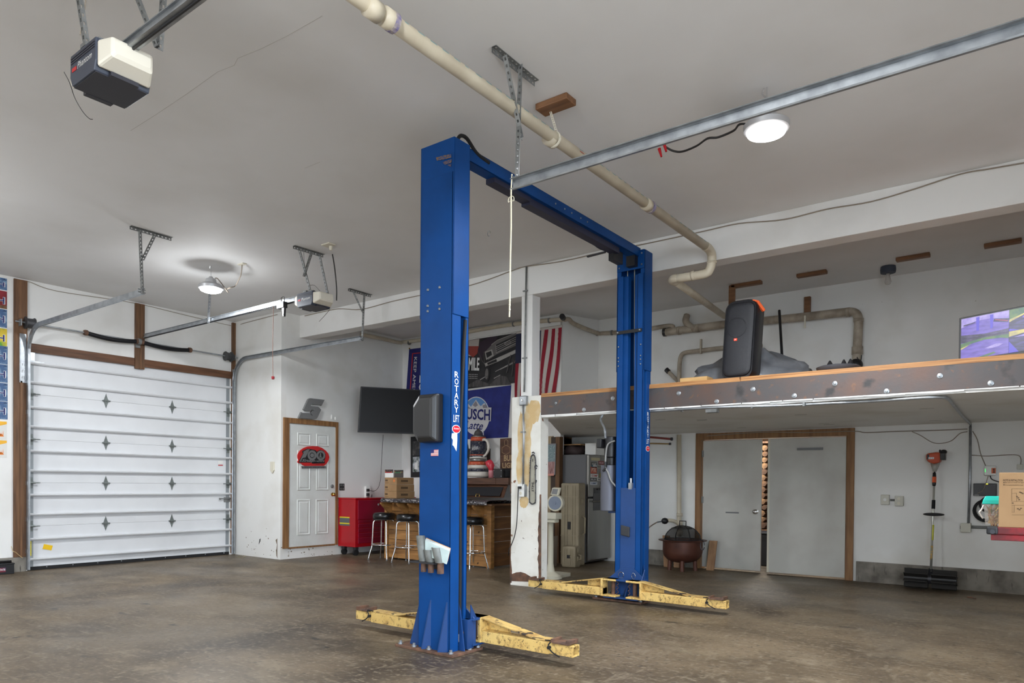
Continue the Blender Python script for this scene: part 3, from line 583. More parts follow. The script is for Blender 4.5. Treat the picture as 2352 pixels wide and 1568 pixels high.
def arm(px,py,sx,L,label,ty=1,ang=0):
    m=MB(); ca,sa=math.cos(ang),math.sin(ang)
    T=lambda u,v,z:(px+sx*(u*ca)-v*sa*0,py+v+u*sa,z)
    B=lambda m,u0,u1,v0,v1,z0,z1,i=0:m.loft([[T(u0,v0,z0),T(u0,v1,z0),T(u0,v1,z1),T(u0,v0,z1)],[T(u1,v0,z0),T(u1,v1,z0),T(u1,v1,z1),T(u1,v0,z1)]])
    U=L-.2
    B(m,0,U,-.05,.05,.062,.15); B(m,-.0,.025,-.062,.062,.06,.252); B(m,-.16,.02,-.06,.06,.252-.02,.252); B(m,-.16,.02,-.06,.06,.06,.078)
    m.prism([T(.02,.03*ty,.15),T(.24,.03*ty,.15),T(.24,.03*ty,.20),T(.02,.03*ty,.245)],(0,.01,0))
    a=m.build('lift_arm',YEL,LFT,bevel=.007); a['label']=label
    m=MB(); m.loft([[T(u,-.05,z),T(u,.05,z),T(u,.05,z+.012),T(u,-.05,z+.012)] for u,z in((0,.24),(.04,.238),(.5,.156),(.53,.15),(U,.15))]); m.build('brace_strap',YELW,a,bevel=.003)
    m=MB()
    for v0,v1,z0,z1 in((-.043,.043,.068,.076),(-.043,.043,.138,.146),(-.043,-.035,.076,.138),(.035,.043,.076,.138)): B(m,U-.1,L,v0,v1,z0,z1)
    m.build('extension_tube',YEL,a,bevel=.002)
    m=MB(); B(m,L-.16,L-.03,-.065,.055,.15,.162); B(m,L-.17,L-.15,-.07,.05,.155,.182); B(m,L-.05,L-.02,-.06,.06,.155,.182); m.build('lift_pad',RUST,a,bevel=.002)
    vs=-.056; m=MB().tube(smooth([T(U-.03,vs+.01,.16),T(U+.03,vs-.005,.165),T(U+.01,vs-.01,.13),T(U+.04,vs-.01,.09),T(U+.1,vs-.004,.062)],5),.005,6); m.cyl(T(U+.01,vs-.014,.115),T(U+.01,vs+.01,.115),.012,n=8); m.build('stop_cord',RUBBER,a,smooth=True)
    return a
arm(-3.46,4.24,1,.84,'right arm of the near column'); arm(-3.84,4.24,-1,1.03,'left arm of the near column')
arm(-3.42,6.83,1,.925,'right arm of the far column'); arm(-3.86,6.83,-1,1.0,'left arm of the far column')
# control box, sticker, scrape on the near column
o0=Y(966,922,3.912); W_=Y(1019,922,3.912).x-o0.x; zt=Y(990,906,3.9).z; zb_=Y(990,1017,3.9).z; x0=o0.x-.01; x1=x0+W_+.01
m=MB()
def oct(y,i): return [(x0+i,y,zt-.07-i),(x0+.06+i,y,zt-i),(x1-i,y,zt-i),(x1-i,y,zb_+i),(x0+.05+i,y,zb_+i),(x0+i,y,zb_+.07+i)]
m.loft([oct(3.912,0),oct(3.84,.004),oct(3.81,.035)]); cb=m.build('control_box',mat('charcoal_plastic',c(34,33,33),.45),colA,bevel=.012,label='charcoal plastic box')
MB().prism([(x1-.085,3.842,zt-.07),(x1-.02,3.842,zt-.035),(x1-.02,3.842,zb_+.04),(x1-.085,3.842,zb_+.03)],(0,-.022,0)).build('box_lever',BLACK,cb,bevel=.008)
MB().ball((x1-.02,3.835,zt-.045),.006,6).build('box_screw',CHROME,cb)
a,b=Y(990,1047,3.911),Y(1007,1032,3.911); wz=b.z-a.z; wx_=b.x-a.x
fs=MB().box((a.x,3.911,a.z),(b.x,3.9095,b.z)).build('flag_sticker',TXW,colA)
m=MB()
for k in range(0,13,2): m.box((a.x,3.9094,a.z+wz*k/13),(b.x,3.909,a.z+wz*(k+1)/13))
m.build_each('red_stripe',TXR,fs,per=1); MB().box((a.x,3.9092,a.z+wz*6/13),(a.x+wx_*.42,3.9085,b.z)).build('blue_canton',NAVY,fs)
fx=LX1+.0055; pts=[(1038,995),(1050,993),(1050,1010),(1049,1028),(1048,1036),(1045,1030),(1042,1024),(1039,1022),(1040,1010),(1037,1005)]
MB().prism([X(p,q,fx) for p,q in pts],(.0012,0,0)).build('paint_scrape',TXW,colA)
m=MB()
for pts in ([(1001,362),(1018,357),(1036,354),(1037,362),(1020,366),(1004,369)],[(1016,372),(1037,366),(1037,374),(1022,378)],[(1028,379),(1037,376),(1036,383)]): m.prism([Y(p,q,3.9085) for p,q in pts],(0,-.001,0))
m.build_each('rust_scuff',mat('rust_scuff',c(120,92,62),.7,col2=c(30,62,112),scale=40,lo=.45,hi=.55,stretch=(1,1,4)),colA)
# adapter rack
RZ=Y(995,1291,3.84).z
rk=MB().box((-3.81,3.79,RZ-.01),(-3.56,3.912,RZ)).box((-3.80,3.905,RZ-.06),(-3.57,3.912,RZ+.05)).build('adapter_rack',STEEL,colA)
ZINC=mat('weathered_zinc',c(128,130,126),.6,.3,col2=c(98,98,94),scale=14,bump=.1)
for (p0,p1,r,lab,rl) in [((966,1230),(973,1291),.034,'tallest grey pipe adapter at the left of the rack on the near lift column',.15),((985,1262),(990,1290),.036,'short grey pipe adapter in the middle of the rack on the near column',.12),((1003,1257),(1012,1289),.04,'short grey pipe adapter at the right of the rack, before the papers',.13)]:
    a=Y(*p0,3.84); b=Y(*p1,3.85); b.z=RZ+.001
    t=thing('height_adapter',lab,'adapter',b,'pipe adapters in the lift rack')
    d=(a-b)
    m=MB(); n=16; ring=lambda p,r_:[p+Vector((r_*math.cos(2*PI*k/n),r_*math.sin(2*PI*k/n),0)) for k in range(n)]
    m.loft([ring(b,r),ring(a,r),ring(a,r*.8),ring(b+d*.5,r*.8)],False); m.build('pipe_sleeve',ZINC,t,smooth=True)
    MB().cyl(b-Vector((0,0,0)),b-Vector((-.0,0,.08)),r*.62,n=14).build('adapter_stub',RUST,t,smooth=True)
u0=Y(975,1248,3.87); 
bk=thing('manual_stack','worn papers and manuals leaning in the rack on the near lift column','papers',u0)
A=[Y(p,q,3.86) for p,q in((976,1238),(1031,1262),(1024,1292),(976,1270))]
cols=[c(200,218,216),c(232,232,226),c(206,222,220),c(226,226,220),c(210,160,110),c(190,120,70)]
for i,cc in enumerate(cols):
    off=Vector((.0+.006*i,.045-.011*i+.0,.012-.004*i)); off=Vector((.008*(5-i)-.012,.011*i-.028,.010-.004*abs(i-4)))
    MB().prism([p+off for p in A],(0,.008,0)).build('booklet',mat('paper_%d'%i,cc,.7,col2=tuple(v*.85 for v in cc[:3])+(1,),scale=12),bk)
# power unit on the far column
pw=Y(1401,1100,7.12); xx=pw.x
pu=MB().cyl((xx,7.1,Y(1401,1173,7.1).z),(xx,7.1,Y(1401,1068,7.1).z),.095,n=24).build('power_unit_tank',TANKM,LFT,smooth=True,bevel=.008)
MB().cyl((xx+.03,7.1,Y(1401,1068,7.1).z),(xx+.03,7.1,Y(1401,1050,7.1).z),.05,n=16).cyl((xx+.02,7.1,Y(1401,1050,7.1).z),(xx+.02,7.1,Y(1401,1003,7.1).z),.075,n=20).box((xx-.11,7.0,Y(1401,1028,7.1).z),(xx-.05,7.1,Y(1401,1008,7.1).z)).build('pump_motor',BLACK,pu,smooth=True,bevel=.006)
MB().tube(smooth([Y(1412,1012,7.0),Y(1397,1020,7.0),Y(1392,1040,7.0),Y(1391,1072,7.0),Y(1397,1085,7.0),Y(1404,1104,7.0),Y(1416,1118,7.0)],6),.010,8).build('oil_hose',mat('braided_hose',c(150,150,148),.4,.5),pu,smooth=True)
MB().cyl(Y(1392,1060,6.99),Y(1391,1072,6.99),.016,n=8).bar(Y(1385,1082,6.99),Y(1391,1074,6.99),.02,.02).build('release_lever',BLACK,pu)
MB().bar((xx,7.1,1.05),(-3.83,7.12,1.05),.03,.2).bar((xx,7.1,1.3),(-3.83,7.12,1.3),.03,.06).build('mount_bracket',BLUED,pu)
MB().tube(smooth([Y(1391,1006,7.0),Y(1389,985,7.0),Y(1380,965,7.15),Y(1385,952,7.19),Y(1398,944,7.2),Y(1415,943,7.2)],6),.014,8).build('flex_conduit',GALV,LFT,smooth=True)
# ================================================================ ENTRY DOOR + LEFT REAR CORNER
dz0,dz1=X(715,1252,XP).z,X(715,977,XP).z; dy0,dy1=X(662,1100,XP).y,X(769,1100,XP).y
d2=thing('door_2','white six-panel entry door in a brown wood frame',None,(XP,(dy0+dy1)/2,dz0),kind='structure')
sl=MB().box((XP-.01,dy0,dz0),(XP+.012,dy1,dz1)).build('door_slab',PEDW,d2)
W_=dy1-dy0; Hd=dz1-dz0; F=XP+.012
for u0,u1 in((.17,.45),(.57,.85)):
    for v0,v1 in((.83,.935),(.46,.79),(.09,.385)):
        a,b,e,g=dy0+W_*u0,dy0+W_*u1,dz0+Hd*v0,dz0+Hd*v1
        m=MB(); q=lambda i,x:[(F+x,a+i,e+i),(F+x,b-i,e+i),(F+x,b-i,g-i),(F+x,a+i,g-i)]
        m.loft([q(0,0),q(.008,.009),q(.018,.009),q(.03,.001),q(.034,.001),q(.055,.008)]); m.build('door_panel',PEDW,sl)
m=MB(); fy0,fy1,fz=X(649,1100,XP).y,X(774.5,1100,XP).y,X(649,957.8,XP).z
m.box((XP,fy0,dz0-.02),(XP+.03,dy0+.0,fz)).box((XP,dy1,dz0-.02),(XP+.03,fy1,fz)).box((XP,dy0,dz1+.01),(XP+.03,dy1,fz)).box((XP,dy0,dz0-.03),(XP+.02,dy1,dz0-.004))
m.build('door_frame',LUMX,d2,bevel=.004)
MB().lathe(X(763.5,1135,F),[(.032,0),(.034,.006),(.012,.012),(.012,.03),(.028,.04),(.03,.055),(.02,.065),(.003,.068)],16,(1,0,0)).build('door_knob',BRASS,d2,smooth=True)
MB().lathe(X(762.5,1116.5,F),[(.032,0),(.033,.01),(.026,.016),(.003,.017)],16,(1,0,0)).build('deadbolt',GALVD,d2,smooth=True)
m=MB()
for q in (1005,1115,1225): p=X(663,q,F); m.box(p+Vector((-.01,-.02,-.05)),p+Vector((.004,.005,.05)))
m.build_each('hinge',GALVD,d2,per=1)
# the two signs
SG=mat('sign_grey',c(116,116,116),.5); SGR=mat('sign_red',c(196,40,40),.4)
PX=lambda x0,y0,sc: (lambda x,y:(x0+x/sc,y0+y/sc))
k=PX(640,900,7.35)
out=[(315,437),(358,340),(372,352),(490,357),(510,375),(517,392),(552,405),(545,390),(528,365),(528,340),(545,315),(575,330),(560,305),(530,298),(510,325),(430,322),(398,295),(470,140),(485,118),(510,107),(748,135),(700,232),(690,222),(540,208),(520,212),(512,232),(525,240),(640,250),(668,275),(690,300),(630,430),(610,455),(560,462)]
m=MB().prism([X(*k(x,y),XP+.012) for x,y in out],(.045,0,0)); sg=m.build('emblem_sign',SG); tag(sg,'grey slanted letter S emblem standing on the door frame','sign')
k=PX(660,1000,15.683)
ov=[(350,720),(380,620),(450,530),(560,450),(700,395),(880,375),(1060,385),(1220,440),(1360,540),(1450,650),(1485,780),(1460,900),(1380,1020),(1290,1090),(600,1095),(530,1060),(480,1010),(375,990),(345,950),(380,890),(355,800)]
n1=tag(MB().prism([X(*k(x,y),F+.004) for x,y in ov],(.02,0,0)).build('oval_sign',SGR),'red oval sign with grey 100 on the white entry door','sign')
xx=F+.0245
def lay(pts,mt,nm,dx,par): return MB().prism([X(*k(x,y),xx+dx) for x,y in pts],(.004,0,0)).build(nm,mt,par)
bk1=[(400,955),(560,640),(530,600),(545,550),(720,470),(850,490),(1000,520),(1060,580),(1180,515),(1300,550),(1375,680),(1360,820),(1330,880),(1345,1000),(900,1010),(860,970),(480,970)]
lay(bk1,TXK,'black_backing',0,n1)
lay([(440,940),(560,680),(590,630),(565,590),(720,495),(800,495),(650,790),(560,800),(530,830),(470,945)],SG,'numeral_one',.004,n1)
def ring(cx,cy,r0,r1,nm):
    m=MB(); n=24
    A=[X(*k(cx+r0*math.cos(2*PI*i/n)*.9,cy+r0*math.sin(2*PI*i/n)),xx+.004) for i in range(n)]; Bq=[X(*k(cx+r1*math.cos(2*PI*i/n)*.9,cy+r1*math.sin(2*PI*i/n)),xx+.004) for i in range(n)]
    t=Vector((.004,0,0)); m.loft([A,[p+t for p in A],[p+t for p in Bq],Bq],False); m.build(nm,SG,n1)
ring(890,710,180,100,'numeral_zero'); ring(1205,715,175,105,'numeral_zero')
lay([(815,710),(860,640),(930,640),(970,710),(930,780),(860,780)],SG,'hexagon',.004,n1); lay([(1175,640),(1210,625),(1215,740),(1250,800),(1150,790)],SG,'wrench_mark',.004,n1)
def txt(par,nm,s,mt,p0,p1,p3,dx,**kw):
    o=X(*k(*p0),xx+dx); text(nm,s,mt,o,X(*k(*p1),xx+dx)-o,X(*k(*p3),xx+dx)-o,par,n=(1,0,0),**kw)
txt(n1,'lettering','Snap-on',SG,(490,970),(1310,985),(520,840),.006,bold=.035,shear=.25)
txt(n1,'small_print','SINCE 1920',TXK,(1015,1060),(1300,1065),(1015,1030),.002)
n2=MB().prism([X(*k(x,y),F+.004) for x,y in [(490,1100),(1370,1100),(1385,1180),(510,1185)]],(.018,0,0)).build('tagline_plate',SG,n1)
txt(n2,'tagline','A CENTURY AND BEYOND',TXK,(525,1165),(1345,1165),(525,1110),.001,bold=.01)
# small wall things
o=Y(622,1085,YR); tag(MB().prism([Y(p,q,YR) for p,q in((622.5,1060),(631,1060),(631,1080),(627.5,1087),(622.5,1080))],(0,-.02,0)).build('wall_control',CREAM,bevel=.004),'cream wall button plate on the return wall','switch')
MB_=MB().prism([Y(p,q,YR) for p,q in((596,1238),(598.5,1236),(598,1243),(596,1247),(594,1250),(595.5,1243))],(0,-.001,0)).build('wall_hole',TXK); tag(MB_,'dark hole broken in the return wall near the floor','hole')
t=thing('wall_outlet','black double outlet right of the entry door','outlet',X(785,1118,XP)); o=X(785,1118,XP)
MB().box(o+Vector((0,-.055,-.06)),o+Vector((.008,.055,.06))).build('cover_plate',BLACK,t,bevel=.003)
m=MB()
for dy in(-.025,.025):
    for dz in(-.03,.03): m.box(o+Vector((.008,dy-.014,dz-.018)),o+Vector((.011,dy+.014,dz+.018)))
m.build_each('socket',SG,t,per=1)
m=MB().box(X(765,962,XP)+Vector((0,-.04,0)),X(765,962,XP)+Vector((.02,-.02,.07))).box(X(770,964,XP)+Vector((0,-.01,0)),X(770,964,XP)+Vector((.02,.01,.05))); tag(m.build('door_sensor',WHITE),'small white door sensor above the entry door frame','sensor')
o=X(842,1129,XP); t=thing('wall_outlet','white outlet box with black plugs above the red tool chest','outlet',o)
MB().box(o+Vector((0,-.055,-.10)),o+Vector((.05,.055,.10))).build('outlet_box',WHITE,t,bevel=.006)
m=MB()
for dz in(-.05,.03): m.box(o+Vector((.05,-.05,dz-.025)),o+Vector((.085,-.005,dz+.025)))
m.build_each('plug',BLACK,t,per=1)
for a,nm in(((-.04,-.05),'plug_cord'),((.05,-.05),'plug_cord')): MB().tube(smooth([o+Vector((.09,a[0],a[1])),o+Vector((.11,a[0]-.03,-.14)),o+Vector((.08,a[0]-.03,-.3))]),.007,6).build(nm,CORD,t)
# red tool chest
cx,cy=-9.52,X(816,1200,-9.52).y; ctop=X(816,1146,-9.52).z; cbot=.15; cyR=cy+1.45
tc=thing('tool_chest','red rolling tool chest beside the entry door','tool chest',(-9.75,cy+.6,0))
MB().box((-9.97,cy,cbot),(cx,cyR,ctop)).build('chest_body',RED,tc,bevel=.008)
MB().box((-9.975,cy-.008,ctop),(cx+.012,cyR+.008,ctop+.02)).build('chest_top',RED,tc,bevel=.006)
hz=[cbot+.06,.32,.40,.48,.56,.62]; DR=mat('maroon_drawer_face',c(140,20,46),.28,col2=c(128,16,40),scale=2)
for a,b in zip(hz,hz[1:]+[.0]):
    if b: dr=MB().box((cx,cy+.06,a+.006),(cx+.018,cyR-.03,b-.006)).build('drawer',DR,tc,bevel=.004); MB().box((cx+.018,cy+.08,b-.022),(cx+.03,cyR-.05,b-.012)).build('drawer_pull',DR,dr,bevel=.003)
MB().box((cx,cy+.05,.625),(cx+.02,cyR-.03,ctop-.02)).build('front_panel',DR,tc,bevel=.005)
MB().cyl((cx+.02,X(866.5,1158,cx).y,X(866,1158,cx).z),(cx+.03,X(866.5,1158,cx).y,X(866,1158,cx).z),.02).build('chest_lock',CHROME,tc,smooth=True)
for x in(-9.90,-9.60):
    for y in(cy+.08,cyR-.1):
        cs=MB().bar((x,y,cbot),(x,y,cbot-.05),.08,.06,(0,1,0)).build('caster',STEEL,tc); MB().cyl((x-.02,y,.055),(x+.02,y,.055),.055,n=16).build('wheel',RUBBER,cs)
a=Y(780,1206,cy-.001); b=Y(803,1187,cy-.001)
lb=MB().box((a.x,cy-.002,a.z),(b.x,cy,b.z)).build('chest_label',mat('label_grey',c(90,92,96),.5),tc); lb['label']='grey sticker with yellow bands'
MB().box((a.x,cy-.003,b.z-.02),(b.x,cy-.001,b.z)).box((a.x,cy-.003,a.z+.03),(b.x,cy-.001,a.z+.05)).build_each('label_band',YLW,lb,per=1)
# TV on a swing arm
L0=EYE+ray(826,940)*12.35; th=math.radians(58); u=Vector((math.cos(th),math.sin(th),0)); nr=Vector((u.y,-u.x,0))
def onp(px,py): d=ray(px,py); return EYE+d*((L0-EYE).dot(nr)/d.dot(nr))
A=[onp(822,992),onp(829,887)]; wv=u*1.40
tv=thing('television','large black television swung out from the wall above the bar','television',(A[0]+wv/2)-nr*.03)
hv=A[1]-A[0]
MB().obox(A[0]-nr*.05,wv,hv,nr*.05).build('tv_case',BLACK,tv,bevel=.006)
MB().obox(A[0]+u*.02+hv*.025,wv-u*.04,hv*.95,nr*.002).build('tv_screen',mat('tv_glass',c(12,12,14),.4,col2=c(14,14,16),scale=2,spec=.25),tv)
e=A[0]+wv*.5+hv*.5; MB().bar(e-nr*.05,Vector((XP,e.y+.25,e.z)),.06,.08).box((XP,e.y+.1,e.z-.2),(XP+.03,e.y+.4,e.z+.2)).obox(e-nr*.08-u*.2-hv*.2,u*.4,hv*.4,nr*.03).build('swing_arm',STEEL,tv)
tag(MB().tube(smooth([X(880,998,XP+.12),X(878,1030,XP+.1),X(876,1070,XP+.08),X(874,1100,XP+.06),X(869,1119,XP+.06),X(860,1127,XP+.05),X(848,1126,XP+.05)],6),.004,6).build('tv_cord',CORD,smooth=True),'dark cord hanging from the television to the white outlet','cord')
# ---------------------------------------------------------------- bar
BY=8.30; bx0,bx1=Z(888,1281).x,Z(1126,1306).x
bar=thing('bar_counter','rustic plank bar with a crinkled dark stone-look top','bar',((bx0+bx1)/2,BY,0))
zt0=Y(890,1146,BY).z
nrow=6; random.seed(5)
for i in range(nrow):
    z0=.02+(zt0-.06)*i/nrow; z1=.02+(zt0-.06)*(i+1)/nrow; xs=[bx0+.09,bx0+.09+random.uniform(.8,1.5),bx1-.07]
    for x0,x1 in zip(xs,xs[1:]): MB().box((x0+.002,BY-random.uniform(.004,.012),z0+.003),(x1-.002,BY+.02,z1-.003)).build('plank',PLANK,bar,bevel=.003)
for x in(bx0,bx1-.07): MB().box((x,BY-.025,0),(x+.085,BY+.06,zt0-.02)).build('corner_post',PLANK,bar,bevel=.004)
by2=9.05
for i in range(5):
    z0=.02+(zt0-.06)*i/5; z1=.02+(zt0-.06)*(i+1)/5; MB().box((bx1-.02,BY+.06,z0+.003),(bx1+.002+random.uniform(0,.008),by2,z1-.003)).build('side_plank',PLANKD,bar,bevel=.003)
MB().box((bx0,BY+.06,0),(bx0+.02,by2,zt0-.02)).build('side_panel',PLANKD,bar)
STONE=mat('crinkled_top',c(70,66,70),.25,.3,col2=c(170,165,165),scale=38,lo=.5,hi=.62,detail=3,bump=.9,bscale=34,spots=[(c(30,28,32),28,.55,.62)])
xl,xr=Y(874,1150,BY-.3).x,Y(1118,1148,BY-.3).x; m=MB(); n=60; rings=[]
for y,zz in((BY-.3,zt0-.035),(BY-.31,zt0-.02),(BY-.3,zt0+.012),(BY-.25,zt0+.018),(BY+.35,zt0+.018),(BY+.36,zt0-.03)):
    rings.append([Vector((xl+(xr-xl)*i/n,y+.014*mnoise.noise(Vector((i*.7,y*9,zz*30))),zz+.016*mnoise.noise(Vector((i*.9,y*7,1)))-(.012*mnoise.noise(Vector((i*1.3,2,2))) if zz<zt0 else 0))) for i in range(n+1)])
m.loft(rings,False,False); m.build('bar_top',STONE,bar,smooth='all')
MB().box((xl+.02,BY-.27,zt0-.045),(bx1+.22,BY+.34,zt0-.022)).box((bx1-.1,BY+.3,zt0-.045),(bx1+.1,by2,zt0-.02)).build('top_board',PLANKD,bar)
for p in(898,935,960,1078,1108):
    x=Y(p,1160,BY).x; MB().prism([(x,BY-.01,zt0-.05),(x,BY-.25,zt0-.05),(x,BY-.25,zt0-.07),(x,BY-.01,zt0-.28)],(.04,0,0)).build('bracket',PLANK,bar,bevel=.003)
# cartons on the bar
zb0=zt0+.02; yb0=BY+.0; xa=Y(883,1110,yb0).x; xb2=Y(911,1110,yb0).x; cy2=yb0+.42
for i in range(3):
    t=thing('carton',['bottom carton of the stack on the bar','middle carton of the stack on the bar','top carton of the stack on the bar, with an orange mark'][i],'box',((xa+xb2)/2,yb0+.2,zb0+i*.115),'cartons on the bar'); z=zb0+i*.115
    MB().box((xa+.004*i,yb0,z),(xb2,cy2-.01*i,z+.113)).build('carton_body',CARD,t,bevel=.003)
    m=MB(); m.box((xa+.02,yb0-.001,z+.02),(xa+.1,yb0,z+.026)).box((xa+.02,yb0-.001,z+.05),(xa+.08,yb0,z+.08)).box((xb2,yb0+.1,z+.04),(xb2+.001,yb0+.26,z+.075)); m.build('print',INK,t)
    if i==2: MB().prism([(xb2-.06,yb0,z+.03),(xb2-.03,yb0,z+.06),(xb2-.06,yb0,z+.09),(xb2-.09,yb0,z+.06)],(0,-.001,0)).build('warning_mark',mat('orange_print',c(214,120,60),.6),t)
zc=zb0+.345
for (p0,p1,q0,q1,lab,cs) in [(884,903,1102,1078,'white and dark calendar leaflet standing on the cartons, left one',(c(236,234,230),c(60,48,52))),(905,925,1102,1079,'dark leaflet with a colour photo standing on the cartons, right one',(c(70,64,60),c(36,44,40)))]:
    a=Y(p0,q0,yb0+.2); b=Y(p1,q1,yb0+.2); t=thing('leaflet',lab,'leaflet',(a.x,yb0+.2,zc),'leaflets on the cartons')
    MB().box((a.x,yb0+.2,zc),(b.x,yb0+.215,b.z)).build('card',mat('leaflet',cs[0],.6),t); h=b.z-zc
    MB().box((a.x,yb0+.199,zc+h*.58),(b.x,yb0+.2,b.z)).build('header_picture',mat('leaflet_head',cs[1],.5,col2=c(170,120,80),scale=30,lo=.55,hi=.6),t); MB().box((a.x+.01,yb0+.1985,zc+h*.6),(b.x-.04,yb0+.1995,zc+h*.7)).build('red_band',TXR if p0==884 else mat('green_band',c(60,120,80),.5),t)
# ---------------------------------------------------------------- stools
LEATH=mat('black_vinyl',c(20,20,22),.25)
def stool(label,loc,rz):
    t=thing('bar_stool',label,'stool',(0,0,0),'bar stools')
    MB().lathe((0,0,0),[(.0,.668),(.17,.668),(.183,.68),(.186,.72),(.178,.755),(.15,.772),(0,.778)],28).build('seat',LEATH,t,smooth='all')
    MB().tube(ell((0,0,.665),(.178,0,0),(0,.178,0),28)+[Vector((.178,0,.665))],.006,6).build('seat_trim',BLACK,t,smooth='all')
    for q in range(4):
        a=PI/4+q*PI/2; e=lambda r,z:(r*math.cos(a),r*math.sin(a),z)
        MB().tube(smooth([e(.05,.655),e(.13,.652),e(.165,.63),e(.176,.56),e(.19,.27),e(.2,.2),e(.235,.08),e(.25,.012)],5),.0115,10).build('leg',CHROME,t,smooth='all')
    MB().tube(ell((0,0,.25),(.2,0,0),(0,.2,0),28)+[Vector((.2,0,.25))],.0115,8).build('foot_ring',CHROME,t,smooth='all')
    m=MB()
    for q in range(4): a=PI/4+q*PI/2; m.cyl((.25*math.cos(a),.25*math.sin(a),0),(.25*math.cos(a),.25*math.sin(a),.02),.014,n=8)
    m.build_each('foot_cap',SG,t,per=1); return t
def copy_tree(o,parent=None):
    q=o.copy(); COL.objects.link(q)
    if parent: q.parent=parent
    for ch in list(o.children): copy_tree(ch,q)
    return q
st=stool('chrome stool with black seat at the left end of the bar',None,0)
s2=copy_tree(st); s2['label']='chrome stool with black seat in the middle, half hidden by the near lift column'
s3=copy_tree(st); s3['label']='chrome stool with black seat right of the near lift column'
for o,(p,q),rz in((st,(881,1284),.25),(s2,(936,1291),.1),(s3,(1083,1306),-.2)): o.location=Z(p,q); o.rotation_euler.z=rz
# ---------------------------------------------------------------- wall hangings behind the bar
def cloth(name,m,x0,x1,z0,z1,y,parent=None,amp=.012,fr=9,nx=24,nz=10,skew=None,ph=0):
    mb=MB(); rows=[]
    for j in range(nz+1):
        v=j/nz; r=[]
        for i in range(nx+1):
            uu=i/nx; P=skew(uu,v) if skew else (x0+(x1-x0)*uu,z0+(z1-z0)*v)
            r.append(Vector((P[0],y-amp*(1+math.sin(P[0]*fr+ph+v*1.2))*(1.15-v),P[1])))
        rows.append(r)
    mb.loft(rows,False,False); return mb.build(name,m,parent,smooth='all')
P=lambda p,q,d=.02:Y(p,q,YBAR-d)
def quad(a,b,d,e): # bottom-left,bottom-right,top-right,top-left pixels -> bilinear (x,z)
    a,b,d,e=[P(*t) for t in(a,b,d,e)]
    def f(u,v):
        q=(a*(1-u)+b*u)*(1-v)+(e*(1-u)+d*u)*v; return (q.x,q.z)
    return f
def pt(f,u,v,d): x,z=f(u,v); return Vector((x,YBAR-d,z))
def art(par,f,pts,mt,nm,d): return MB().prism([pt(f,u,v,d) for u,v in pts],(0,-.0008,0)).build(nm,mt,par)
def wtx(par,f,s,mt,u0,v0,u1,v1,d,nm='lettering',rot=0,**kw):
    if rot: o=pt(f,u0,v1,d); text(nm,s,mt,o,pt(f,u0,v0,d)-o,pt(f,u1,v1,d)-o,par,n=(0,-1,0),**kw)
    else: o=pt(f,u0,v0,d); text(nm,s,mt,o,pt(f,u1,v0,d)-o,pt(f,u0,v1,d)-o,par,n=(0,-1,0),**kw)
# campaign flag
f=quad((930,925),(1000,930),(1006,793),(938.5,801.5)); kf=thing('wall_flag','dark blue flag with sideways white lettering, beside the near lift column','flag',pt(f,.5,0,.02),'flags and banners behind the bar')
cloth('flag_cloth',mat('campaign_blue',c(32,36,104),.8),0,0,0,0,YBAR-.005,kf,.003,9,skew=f)
art(kf,f,[(.14,.14),(.17,.14),(.17,.90),(.95,.90),(.95,.915),(.14,.915)],TXR,'red_border',.022)
wtx(kf,f,'KEEP AMERICA',TXW,.22,-.03,.32,.84,.023,rot=1); wtx(kf,f,'-2020',TXW,.44,-.06,.66,.6,.023,rot=1,bold=.02)
MB().cyl(pt(f,.03,1.01,.01),pt(f,.03,1.01,.03),.012).build('grommet',BRASS,kf)
# dark truck banner
f=quad((1000,902),(1182,879),(1193,763),(1000,792)); tb=thing('wall_banner','black banner picturing a truck front with the word MILE','banner',pt(f,.5,0,.02),'flags and banners behind the bar')
DK=mat('banner_black',c(28,27,30),.6,col2=c(52,50,52),scale=4); AS=mat('banner_grey',c(88,84,84),.6,col2=c(52,50,50),scale=9,stretch=(3,1,.6)); SV=mat('banner_silver',c(170,166,162),.5); SVD=mat('banner_mid_grey',c(110,106,104),.5); PUR=mat('banner_plum',c(52,38,52),.5)
cloth('banner_cloth',DK,0,0,0,0,YBAR-.008,tb,.002,6,skew=f)
B=lambda x,y:( (lambda px,py:((px-1000-(0))/(191),1-(py-(792-(px-1000)*.15))/113))(900+x/4.9,740+y/4.9))
def ban(pts,mt,nm,d): return art(tb,f,[B(*q) for q in pts],mt,nm,d)
ban([(835,735),(1390,690),(1330,600),(1250,590),(1150,690),(1000,640)],AS,'road',.014)
ban([(835,205),(1000,185),(990,330),(930,380),(835,370)],mat('banner_cream',c(190,180,172),.6),'pale_shape',.014); ban([(835,265),(1000,265),(985,350),(940,390),(870,350),(835,370)],mat('banner_red',c(150,62,52),.6),'red_swoosh',.0155)
ban([(990,300),(1010,220),(1120,160),(1200,160),(1150,270),(1060,330),(1040,420),(990,360)],PUR,'truck_fender',.016)
ban([(1140,250),(1200,195),(1400,115),(1425,130),(1420,250),(1210,350),(1110,420),(1070,330)],SVD,'truck_front',.0165)
ban([(1185,250),(1400,140),(1415,220),(1200,345)],DK,'grille_opening',.018)
for k2 in range(4): ban([(1192,268+k2*22),(1405,158+k2*22),(1405,164+k2*22),(1192,275+k2*22)],SV,'grille_bar',.0195)
ban([(1070,325),(1150,300),(1170,370),(1090,415)],SV,'headlight',.0185); ban([(1082,340),(1140,318),(1152,362),(1098,398)],DK,'headlight_glass',.0195)
ban([(1075,465),(1225,395),(1420,300),(1420,330),(1230,430),(1085,490)],SV,'bumper',.0185); ban([(1100,440),(1200,400),(1220,450),(1120,500)],DK,'fog_lamp',.0195)
